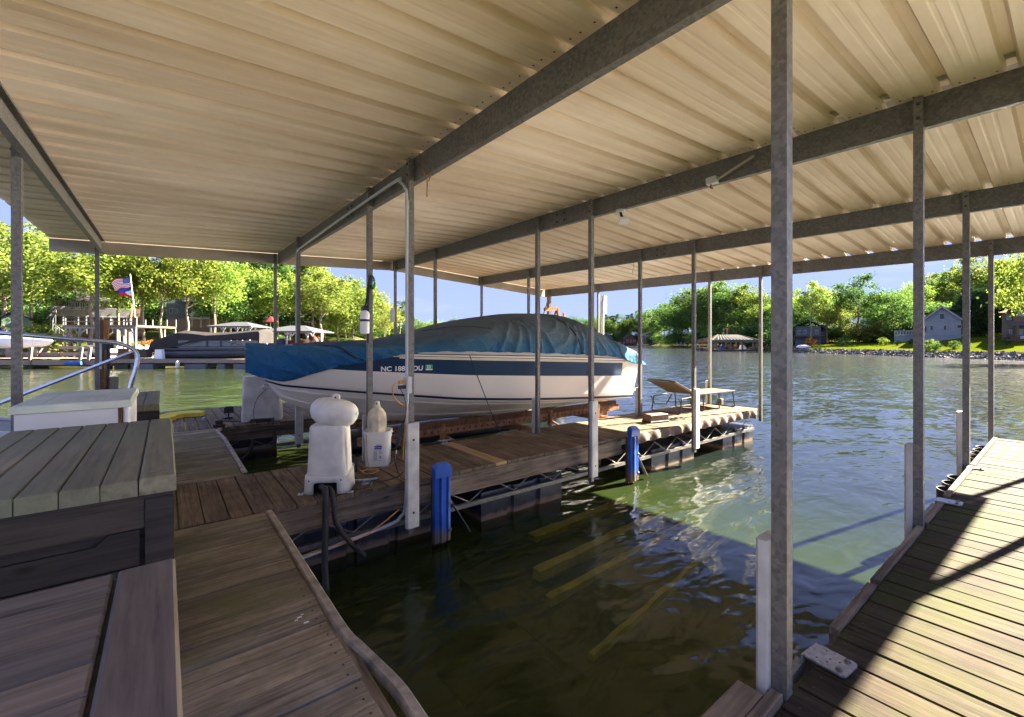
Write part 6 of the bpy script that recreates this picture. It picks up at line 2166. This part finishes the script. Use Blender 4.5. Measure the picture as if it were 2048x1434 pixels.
for k in range(13):
    a = k / 12 * 1.35 * math.pi + 0.4
    z_ = ss.z(712) + (ss.z(652) - ss.z(712)) * k / 12
    m = MB()
    m.add([(0, 0.6, z_), (0.75 * math.cos(a), 0.6 + 0.75 * math.sin(a), z_), (0.75 * math.cos(a + .42), 0.6 + 0.75 * math.sin(a + .42), z_), (0, 0.6, z_ - .04), (0.75 * math.cos(a), 0.6 + 0.75 * math.sin(a), z_ - .04), (0.75 * math.cos(a + .42), 0.6 + 0.75 * math.sin(a + .42), z_ - .04)], [(0, 1, 2), (5, 4, 3), (0, 3, 4, 1), (1, 4, 5, 2), (2, 5, 3, 0)])
    m.build('tread', M['panel_grey'], ss.t)
    MB().tube([(0.74 * math.cos(a), 0.6 + 0.74 * math.sin(a), z_), (0.74 * math.cos(a), 0.6 + 0.74 * math.sin(a), z_ + 0.9)], 0.018, 5).build('baluster', M['panel_grey'], ss.t)
MB().tube([(0.74 * math.cos(k / 36 * 1.35 * math.pi + 0.4), 0.6 + 0.74 * math.sin(k / 36 * 1.35 * math.pi + 0.4), ss.z(712) + (ss.z(652) - ss.z(712)) * k / 36 + 0.9) for k in range(37)], 0.03, 6).build('handrail', M['panel_grey'], ss.t)
# flagpole with two flags
fp = Fr('flagpole', 'leaning white flagpole rising from the two storey dock', 'flagpole', 269, 37.8)
MB().tube([(fp.x(270.5), 0, fp.z(636)), (fp.x(260.5), 0, fp.z(550))], [0.045, 0.03], 8).build('pole', M['white_paint'], fp.t)
MB().lathe([(0.0, 0.06), (0.05, 0.03), (0.05, -0.01), (0.01, -0.04)][::-1], 8, (fp.x(260.3), 0, fp.z(549))).build('finial', M['gold'], fp.t)
M['flag_red'] = plain('flag_red', (0.55, 0.03, 0.04), 0.8)
M['flag_white'] = plain('flag_white', (0.8, 0.8, 0.8), 0.8)
M['flag_blue'] = plain('flag_blue', (0.03, 0.06, 0.28), 0.8)
M['flag_yellow'] = plain('flag_yellow', (0.8, 0.6, 0.05), 0.8)
M['flag_royal'] = plain('flag_royal', (0.03, 0.07, 0.42), 0.8)
def wave(fr, u, v, t, s):
    """t 0 at hoist .. 1 at fly, s 0 top .. 1 bottom"""
    return (fr.x(u), 0.16 * math.sin(t * 7.5 + s * 1.2) * t + 0.02, fr.z(v))
us_ = Fr('flag', 'red and white striped flag with blue starry corner, flying above the other', 'flag', 240, 37.8, group='flags on the pole')
def fpos(t, s):      # photo outline: hoist (262,556)-(262,573) ; fly (218,563)-(227,581)
    tx = 261.5 + (218.5 - 261.5) * t + s * (1.5 + 7.5 * t)
    ty = (552 + (563 - 552) * t) + s * (21 - 3 * t) + 1.4 * math.sin(t * 7.5)
    return wave(us_, tx, ty, t, s)
m = MB()
NXf = 20
for j in range(13):
    for i in range(NXf):
        t0, t1, s0, s1 = i / NXf, (i + 1) / NXf, j / 13, (j + 1) / 13
        mi = 2 if (t1 <= 0.401 and j < 7) else (j % 2)
        m.add([fpos(t0, s0), fpos(t0, s1), fpos(t1, s1), fpos(t1, s0)], [(0, 1, 2, 3)], mi)
for r in range(9):
    for c in range(6 if r % 2 == 0 else 5):
        t = (c + (0.5 if r % 2 == 0 else 1.0)) / 6 * 0.4
        s = (r + 0.5 + 0.5) / 10 * 7 / 13
        x, y_, z = fpos(t, s)
        e = 0.020
        m.add([(x - e, y_ - 0.012, z), (x, y_ - 0.012, z - e), (x + e, y_ - 0.012, z), (x, y_ - 0.012, z + e)], [(0, 1, 2, 3)], 1)
o = m.build('cloth', [M['flag_red'], M['flag_white'], M['flag_blue']], us_.t)
ph = Fr('flag', 'blue over red flag with white triangle and yellow sun, below the striped flag', 'flag', 248, 37.8, group='flags on the pole')
def gpos(t, s):
    return wave(ph, 264.5 + (233 - 264.5) * t + s * 1.5, 576.5 + 3 * t + s * (17 - 5 * t) + 1.0 * math.sin(t * 7.5), t, s)
m = MB()
N2 = 16
for j in range(10):
    for i in range(N2):
        t0, t1, s0, s1 = i / N2, (i + 1) / N2, j / 10, (j + 1) / 10
        tri = (t0 + t1) / 2 < 0.5 * (1 - abs((s0 + s1) / 2 - 0.5) * 2)
        m.add([gpos(t0, s0), gpos(t0, s1), gpos(t1, s1), gpos(t1, s0)], [(0, 1, 2, 3)], 1 if tri else (0 if j < 5 else 2))
x, y_, z = gpos(0.16, 0.5)
m.add([(x + 0.09 * math.cos(a) * (1 if k % 2 else .55), y_ - 0.015, z + 0.09 * math.sin(a) * (1 if k % 2 else .55)) for k, a in enumerate([q * math.pi / 8 for q in range(16)])], [tuple(reversed(range(16)))], 3)
m.build('cloth', [M['flag_royal'], M['flag_white'], M['flag_red'], M['flag_yellow']], ph.t)
# house with long railing deck
h1 = Fr('lake_house', 'tan brick lake house with wide window wall behind a long railed deck', 'house', 190, 60, face=True)
h1.box('wall', 'brick_tan', 110, 290, 590, 690, 4, 12)
h1.box('lower_wall', 'brick_tan', 118, 300, 632, 672, 3.2, 3.9)
m = MB()
x0, x1 = h1.x(100), h1.x(300)
m.prism([(0.0, h1.z(596)), (4.6, h1.z(566)), (9.2, h1.z(596)), (9.2, h1.z(600)), (0.0, h1.z(600))], lambda p, q, t: (t, 3.0 + p, q), x0, x1)
m.build('roof', M['roof_dark'], h1.t)
for u in (132, 143, 154, 164, 176, 192, 202, 226):
    window(h1, h1.t, u, 610, 9, 15, 4.0)
h1.box('deck_floor', 'panel_grey', 104, 268, 631, 634, 0.0, 4.0)
h1.box('top_rail', 'panel_grey', 104, 268, 615.2, 616.8, 0.0, 0.1)
m = MB()
for k in range(66):
    u = 105 + k * 2.5
    m.box(h1.x(u) - 0.03, h1.x(u) + 0.03, 0.02, 0.08, h1.z(631), h1.z(616.8))
tag(m.build('baluster', M['panel_grey'], h1.t), kind='stuff')
for u in (105, 130, 150, 174, 200, 226, 250, 267):
    h1.box('deck_post', 'panel_grey', u - 1, u + 1, 614, 668, 0.1, 0.3)
m = MB(); m.bar((h1.x(98), -0.2, h1.z(640)), (h1.x(118), 0.1, h1.z(618)), 0.12, 0.12); m.build('stair_rail', M['panel_grey'], h1.t)
# grey house with gabled porch
h2 = Fr('grey_house', 'grey sided house with red roofed gabled porch on stilts', 'house', 385, 70, face=True)
h2.box('wall', 'siding_grey', 332, 448, 598, 690, 3, 12)
h2.box('foundation', 'stone_wall', 334, 446, 635, 690, 2.6, 2.9)
m = MB(); m.prism([(h2.x(360), h2.z(599)), (h2.x(448), h2.z(599)), (h2.x(430), h2.z(580)), (h2.x(404), h2.z(573)), (h2.x(382), h2.z(586))], lambda p, q, t: (p, t, q), 2.4, 12.5); m.build('roof', M['roof_grey'], h2.t)
h2.box('gable_band', 'siding_white', 363, 425, 595, 601, 2.2, 2.9)
window(h2, h2.t, 342, 621, 6, 10, 3.0)
window(h2, h2.t, 352, 621, 5, 9, 3.0)
h2.box('porch_floor', 'trim', 374, 420, 635, 637.5, -1.0, 2.9)
for u in (384, 402, 419):
    h2.box('porch_post', 'trim', u - 0.9, u + 0.9, 616, 655, -0.9, -0.7)
m = MB(); m.bar((h2.x(376), -1.1, h2.z(617)), (h2.x(402), -1.1, h2.z(605)), 0.2, 0.2); m.bar((h2.x(402), -1.1, h2.z(605)), (h2.x(424), -1.1, h2.z(617)), 0.2, 0.2); m.build('porch_gable', M['trim'], h2.t)
gable(h2, 'porch_roof', 'brick_red', 376, 424, 603, 616, -0.8, 2.9)
for u in (386, 392, 408, 414):
    window(h2, h2.t, u, 624, 6, 14, 2.98)
m = MB(); m.bar((h2.x(380), -0.95, h2.z(632)), (h2.x(398), -0.95, h2.z(620)), 0.5, 0.1, up=(0, 1, 0)); m.build('awning', M['trim'], h2.t)
h2.box('porch_rail', 'trim', 384, 420, 628, 629, -1.0, -0.9)
for u in (436, 441):
    window(h2, h2.t, u, 612, 4, 8, 2.98)
# green shed
sh = Fr('green_shed', 'small green shed with dark sloping roof at the left edge', 'shed', 12, 50, face=True)
gable_wall(sh, 'shed_green', 3, 60, 625, 636, 672, 0, 4)
gable(sh, 'roof', 'roof_dark', 3, 60, 623, 638, 0, 4, 0.3)
# shelters with grey hip roofs
s1 = Fr('dock_shelter', 'smaller grey hip roofed dock shelter behind the pontoon', 'boat shelter', 458, 52, group='hip roofed dock shelters')
hip(s1, 'roof_grey', 412, 502, 642, 652, 0, 4.5, 0.30)
for u in (417, 442, 470, 495):
    for y_ in (0.3, 4.0):
        s1.box('post', 'trim', u - 1.2, u + 1.2, 653, 700, y_, y_ + 0.15)
for u in (442, 470, 495):
    for sgn in (-1, 1):
        m = MB(); m.bar((s1.x(u), 0.35, s1.z(661)), (s1.x(u + sgn * 6), 0.35, s1.z(654)), 0.1, 0.1); m.build('brace', M['trim'], s1.t)
s1.box('floor', 'shore_wood', 410, 505, 697, 700, 0, 4.6)
s2 = Fr('dock_shelter', 'larger grey hip roofed shelter with white braced posts and a red slide', 'boat shelter', 570, 48, group='hip roofed dock shelters')
hip(s2, 'roof_grey', 512, 624, 649, 662, 0, 6.0, 0.28)
for u, y_ in ((527, 0.3), (571, 0.2), (582, 3.8), (612, 0.3), (622, 2.5), (548, 5.2), (531, 5.2)):
    s2.box('post', 'trim', u - 1.2, u + 1.2, 663, 708, y_, y_ + 0.16)
for u in (571, 582, 612, 622):
    for sgn in (-1, 1):
        m = MB(); m.bar((s2.x(u), 0.25, s2.z(672)), (s2.x(u + sgn * 5), 0.25, s2.z(664)), 0.1, 0.1); m.build('brace', M['trim'], s2.t)
s2.box('floor', 'shore_wood', 505, 700, 694, 698, -0.5, 6.2)
sl = Fr('water_slide', 'dark red curved slide right of the larger dock shelter', 'slide', 632, 48.5)
m = MB(); m.grid([[(sl.x(u), y_, sl.z(v) + (0.12 if y_ in (0, 0.7) else 0)) for y_ in (0, 0.08, 0.62, 0.7)] for u, v in ((622, 671), (627, 676), (632, 685), (637, 691), (646, 694))]); o = m.build('chute', M['slide_red'], sl.t); md = o.modifiers.new('t', 'SOLIDIFY'); md.thickness = 0.06
m = MB()
for u, v in ((626, 676), (634, 688)):
    m.tube([(sl.x(u), 0.35, sl.z(v)), (sl.x(u), 0.35, sl.z(700))], 0.05, 6)
m.build('support', M['trim'], sl.t)
rb = Fr('covered_runabout', 'dark red boat with blue cover inside the larger shelter', 'boat', 556, 49)
m = MB(); m.prism([(rb.x(522), rb.z(690)), (rb.x(540), rb.z(681)), (rb.x(552), rb.z(676)), (rb.x(558), rb.z(690))], lambda p, q, t: (p, t, q), 1.0, 2.6); m.build('cover', M['tarp_blue'], rb.t)
m = MB(); m.prism([(rb.x(550), rb.z(680)), (rb.x(600), rb.z(681)), (rb.x(598), rb.z(690)), (rb.x(540), rb.z(690))], lambda p, q, t: (p, t, q), 1.1, 2.5); m.build('hull', M['slide_red'], rb.t)
# brown cabin
cbn = Fr('brown_cabin', 'brown cabin with small lit porch among the tree trunks', 'cabin', 620, 92, face=True)
cbn.box('wall', 'cabin_brown', 604, 634, 640, 690, 1, 7)
gable(cbn, 'roof', 'roof_dark', 604, 636, 628, 642, 0, 7, 0.4)
cbn.box('porch_beam', 'trim', 608, 626, 643, 645, -0.5, -0.3)
for u in (612, 618):
    cbn.box('porch_post', 'trim', u - .6, u + .6, 645, 660, -0.5, -0.3)
window(cbn, cbn.t, 626, 650, 5, 6, 1.0)
# neighbour red roof far back
rr_ = Fr('red_canopy', 'red and white umbrella like canopy seen between shelter posts and trees', 'canopy', 541, 66)
m = MB(); m.lathe([(0.02, rr_.z(632)), (1.2, rr_.z(644))][::-1], 8); m.build('canopy', M['slide_red'], rr_.t)
MB().tube([(0, 0, rr_.z(660)), (0, 0, rr_.z(632))], 0.04, 6).build('pole', M['trim'], rr_.t)

# ---- far shore houses
FH = [(1212, 330, 26, 'siding_grey', 'roof_grey', 'grey far house with twin blue grey roofs nearest the boat stern', 667), (1247, 330, 22, 'siding_white', 'roof_dark', 'low pale far house between the two gables', 676), (1262, 320, 24, 'brick_red', 'roof_grey', 'red brick far house with single gable', 669), (1303, 300, 30, 'stone_wall', 'roof_dark', 'tall far house with steep turret roof', 664)]
for u, f, w, wm_, rm_, lab, va in FH:
    h = Fr('far_house', lab, 'house', u, f, group='houses on the far shore')
    gable_wall(h, wm_, u - w / 2, u + w / 2, va, va + 8, 689, 0, 9)
    gable(h, 'roof', rm_, u - w / 2, u + w / 2, va - 0.5, va + 8, 0, 9, 0.5)
    for k in (-1, 0, 1):
        window(h, h.t, u + k * w * 0.28, 682, 3.2, 5, 0.0, bars=0)
    if 'turret' in lab:
        m = MB(); m.lathe([(2.6, h.z(689)), (2.6, h.z(668)), (3.1, h.z(668)), (0.05, h.z(656))], 8, (h.x(u + 14), 1.5, 0)); m.build('turret', M['stone_wall'], h.t)
        for k in range(7):
            h.box('balcony_post', 'trim', u - 14 + k * 3.4, u - 13.2 + k * 3.4, 672, 688, -1.6, -1.4)
        h.box('balcony', 'trim', u - 15, u + 8, 671, 672.5, -1.7, 0)
for u, lab in ((1285, 'short far dock left of the turret house'), (1362, 'short far dock at the headland foot'), (1240, 'short far dock before the pale far house')):
    h = Fr('far_dock', lab, 'dock', u, shore_f(u) - 4, group='small far docks')
    h.box('deck', 'shore_wood', u - 10, u + 10, 688.0, 689.2, 0, 3)
    for k in (-8, 0, 8):
        h.box('post', 'trim', u + k - .4, u + k + .4, 684, 691, 0, 0.3)
# open rafter boathouse
ob_ = Fr('rafter_boathouse', 'weathered boathouse whose hip roof is bare open rafters', 'boathouse', 1480, 103)
zt0, ze0 = ob_.z(669), ob_.z(680)
x0, x1 = ob_.x(1424), ob_.x(1518)
xa, xb = ob_.x(1452), ob_.x(1492)
Y0_, Y1_ = 0.0, 8.0
MB().bar((xa, 4, zt0), (xb, 4, zt0), 0.2, 0.25).build('ridge_board', M['boathouse_wood'], ob_.t)
for k in range(11):
    t = k / 10
    x = xa + (xb - xa) * t
    for yy in (Y0_, Y1_):
        MB().bar((x0 + (x1 - x0) * (0.14 + 0.72 * t), yy, ze0), (x, 4, zt0), 0.10, 0.2).build('rafter', M['siding_white'], ob_.t)
for (a, b) in (((x0, Y0_, ze0), (xa, 4, zt0)), ((x0, Y1_, ze0), (xa, 4, zt0)), ((x1, Y0_, ze0), (xb, 4, zt0)), ((x1, Y1_, ze0), (xb, 4, zt0)), ((x0, 4, ze0), (xa, 4, zt0)), ((x1, 4, ze0), (xb, 4, zt0)), ((x0, 2, ze0), (xa, 4, zt0)), ((x1, 2, ze0), (xb, 4, zt0))):
    MB().bar(a, b, 0.15, 0.25).build('hip_rafter', M['boathouse_wood'], ob_.t)
MB().box(x0, x1, -0.15, 0.15, ze0 - 0.55, ze0).build('eave_beam', M['boathouse_wood'], ob_.t)
MB().box(x0, x1, 7.85, 8.15, ze0 - 0.55, ze0).build('eave_beam', M['boathouse_wood'], ob_.t)
for u in (1426, 1434, 1462, 1485, 1507, 1516):
    for yy in (0.0, 7.8):
        ob_.box('post', 'boathouse_wood', u - 1.4, u + 1.4, 681, 704, yy, yy + 0.25)
ob_.box('floor', 'dock_dark', 1422, 1522, 699, 701.5, -0.5, 9)
ob_.box('side_roof', 'siding_white', 1506, 1536, 682, 684, 1, 7)
ob_.box('walkway', 'boathouse_wood', 1516, 1560, 694, 696, 2, 4)
for u in (1524, 1532, 1540, 1545):
    ob_.box('piling', 'dock_dark', u - 1, u + 1, 695, 704, 2, 2.3)
for u, w, mt, lab in ((1448, 10, 'tarp_blue', 'dark blue jet ski under the rafter boathouse'), (1489, 9, 'white_paint', 'white covered jet ski under the rafter boathouse')):
    j = Fr('jet_ski', lab, 'jet ski', u, 105, group='jet skis')
    m = MB(); m.prism([(j.x(u - w / 2), j.z(699)), (j.x(u + w / 2), j.z(699)), (j.x(u + w / 2 + 1), j.z(695)), (j.x(u), j.z(690)), (j.x(u - w / 3), j.z(691))], lambda p, q, t: (p, t, q), 0.4, 1.6); m.build('hull', M[mt], j.t)
sw = Fr('seat_set', 'orange red patio seats on the rafter boathouse floor', 'seats', 1470, 104)
sw.box('seat', 'brick_red', 1460, 1468, 694, 699, 1, 2)
sw.box('seat', 'brick_red', 1470, 1480, 694, 699, 1, 2)
lf = Fr('small_flag', 'small faded flag on a thin pole above the rafter boathouse', 'flag', 1454, 104)
MB().tube([(0, 0, lf.z(670)), (0, 0, lf.z(656))], 0.05, 6).build('pole', M['trim'], lf.t)
m = MB(); m.grid([[(0.0, 0, lf.z(657)), (0, 0, lf.z(663))], [(0.25, 0.08, lf.z(657.5)), (.25, .08, lf.z(663.5))], [(0.5, 0, lf.z(658)), (0.5, 0, lf.z(664))]]); o = m.build('cloth', M['flag_red'], lf.t)
od = Fr('low_dock', 'low pale orange dock left of the rafter boathouse', 'dock', 1412, 108)
od.box('deck', 'shore_wood', 1398, 1424, 695, 697, 0, 4)
od.box('canvas', 'brown_cord', 1400, 1418, 688.5, 691, 0.5, 3)
for u in (1401, 1417):
    od.box('post', 'trim', u - .4, u + .4, 690, 702, 0.5, 0.7)

# ---- right bank houses
bh = Fr('blue_house', 'pale blue gabled house with white trimmed windows on the right bank', 'house', 1884, 74, face=True)
gable_wall(bh, 'siding_blue', 1846, 1922, 615.5, 640, 700, 0, 14)
gable(bh, 'roof', 'roof_grey', 1846, 1922, 613.5, 639, 0, 14, 0.35)
m = MB()
m.bar((bh.x(1842.5), -0.42, bh.z(641)), (bh.x(1884), -0.42, bh.z(613.5)), 0.16, 0.22, up=(0, 1, 0)); m.bar((bh.x(1884), -0.42, bh.z(613.5)), (bh.x(1925), -0.42, bh.z(641)), 0.16, 0.22, up=(0, 1, 0)); m.build('rake_board', M['trim'], bh.t)
window(bh, bh.t, 1884, 633, 10.5, 12, 0.0, bars=0)
window(bh, bh.t, 1863, 655.5, 5.5, 9.5, 0.0, bars=0)
window(bh, bh.t, 1890, 655.5, 5.5, 9.5, 0.0, bars=0)
window(bh, bh.t, 1850.5, 657.5, 5, 12, 0.0, bars=0)
window(bh, bh.t, 1918, 653.5, 9, 7, 0.0, bars=0)
m = MB(); m.bar((bh.x(1893), 4, bh.z(618)), (bh.x(1893), 4, bh.z(612)), 0.9, 0.9); m.build('chimney', M['trim'], bh.t)
m = MB()
for k in range(16):
    z_ = bh.z(669 - k * 1.6)
    m.box(bh.x(1846.2), bh.x(1921.8), -0.012, -0.001, z_, z_ + 0.02)
tag(m.build('siding_line', M['trim'], bh.t), kind='stuff')
wf = Fr('white_terrace', 'white railed terrace between the leaning tree and the blue house', 'terrace', 1814, 84, face=True)
wf.box('wall', 'siding_blue', 1788, 1842, 671, 700, 0.2, 2)
wf.box('top_rail', 'trim', 1788, 1842, 661, 662.5, 0, 0.15)
wf.box('bottom_rail', 'trim', 1788, 1842, 669, 670.5, 0, 0.15)
for k in range(10):
    u = 1789 + k * 5.8
    wf.box('baluster', 'trim', u - .7, u + .7, 662, 670, 0.02, 0.14)
wf.box('painted_shade_panel', 'window_dark', 1790, 1840, 663, 669, 1.6, 2.4)  # near-black panel, its colour stands in for the shade behind the terrace railing
st_ = Fr('stone_house', 'two storey stone and brick house with brown hip roof at the right edge', 'house', 2030, 62, face=True)
st_.box('wall', 'stone_wall', 2003, 2140, 623, 700, 1.0, 12)
st_.box('bay_wall', 'brick_tan', 2027, 2060, 616, 700, -0.4, 0.99)
hip(st_, 'cabin_brown', 1996, 2160, 600, 624, 0.2, 13, 0.35)
m = MB(); m.prism([(st_.x(2016), st_.z(617)), (st_.x(2075), st_.z(617)), (st_.x(2062), st_.z(600)), (st_.x(2040), st_.z(600))], lambda p, q, t: (p, t, q), -0.9, 3); m.build('bay_roof', M['cabin_brown'], st_.t)
window(st_, st_.t, 2018, 633.5, 14, 15, 1.0, frame='window_dark', pane='siding_blue')
window(st_, st_.t, 2043, 627, 18, 15, -0.4, frame='window_dark', pane='siding_blue')
window(st_, st_.t, 2021, 664, 10, 15, 1.0, frame='window_dark', pane='siding_blue')
window(st_, st_.t, 2047, 664, 22, 16, -0.4, frame='window_dark', pane='siding_blue')
m = MB(); m.prism([(-1.8, st_.z(652)), (-0.4, st_.z(645)), (-0.4, st_.z(652))], lambda p, q, t: (t, p, q), st_.x(2022), st_.x(2070)); m.build('porch_roof', M['roof_grey'], st_.t)
st_.box('porch_post', 'brick_tan', 2033, 2038, 652, 678, -1.7, -1.3)
st_.box('porch_post', 'brick_tan', 2062, 2067, 652, 678, -1.7, -1.3)
st_.box('white_bench', 'trim', 2040, 2050, 672, 678, -2.4, -2.0)
ps = Fr('patio_set', 'dark round patio table and chairs beside the stone house', 'patio table', 1999, 60)
MB().lathe([(0.05, ps.z(678)), (0.05, ps.z(672)), (0.6, ps.z(672)), (0.6, ps.z(671))], 12).build('table', M['dock_dark'], ps.t)
for sx in (-1, 1):
    m = MB(); m.box(sx * 1.0 - 0.25, sx * 1.0 + 0.25, -0.25, 0.25, ps.z(675), ps.z(674.3)); m.box(sx * 1.25 - 0.03, sx * 1.25 + 0.03, -0.25, 0.25, ps.z(678), ps.z(668)); m.box(sx * 0.8 - 0.03, sx * 0.8 + 0.03, -0.25, 0.25, ps.z(678), ps.z(675)); m.build('chair', M['dock_dark'], ps.t)
dk = Fr('dark_lake_house', 'dark grey lake house half hidden by trees beyond the lawn end', 'house', 1620, 100, face=True)
dk.box('wall', 'siding_grey', 1590, 1642, 652, 700, 2, 9)
gable(dk, 'roof', 'roof_dark', 1588, 1644, 640, 654, 2, 9)
for u in (1598, 1610, 1634):
    window(dk, dk.t, u, 664, 6, 8, 2.0)
dk.box('deck', 'dock_dark', 1588, 1640, 672, 674, 0, 2)
g2 = Fr('grey_garage', 'low grey building with porch among the trunks behind the lawn', 'house', 1738, 100, face=True)
g2.box('wall', 'siding_grey', 1726, 1752, 668, 700, 1, 6)
hip(g2, 'roof_grey', 1723, 1756, 662, 668, 0.5, 6.5, 0.5)
window(g2, g2.t, 1734, 675, 5, 6, 1.0)
g3 = Fr('stone_cottage', 'small stone cottage with dark roof beside the orange leaved shrub', 'cottage', 1646, 104, face=True)
g3.box('wall', 'stone_wall', 1638, 1656, 656, 700, 1, 6)
hip(g3, 'roof_dark', 1635, 1659, 648, 657, 0.5, 6.5, 0.3)
window(g3, g3.t, 1645, 668, 5, 7, 1.0)
wbt = Fr('shore_rowboats', 'pale upturned rowing boat on the rocks at the lawn end', 'boat', 1606, 90)
m = MB(); m.tube([(wbt.x(1592), 0, wbt.z(694)), (wbt.x(1597), 0, wbt.z(693.5)), (wbt.x(1614), 0, wbt.z(693.5)), (wbt.x(1622), 0, wbt.z(694))], [0.05, 0.35, 0.35, 0.08], 8); m.build('hull', M['white_paint'], wbt.t, smooth=True)
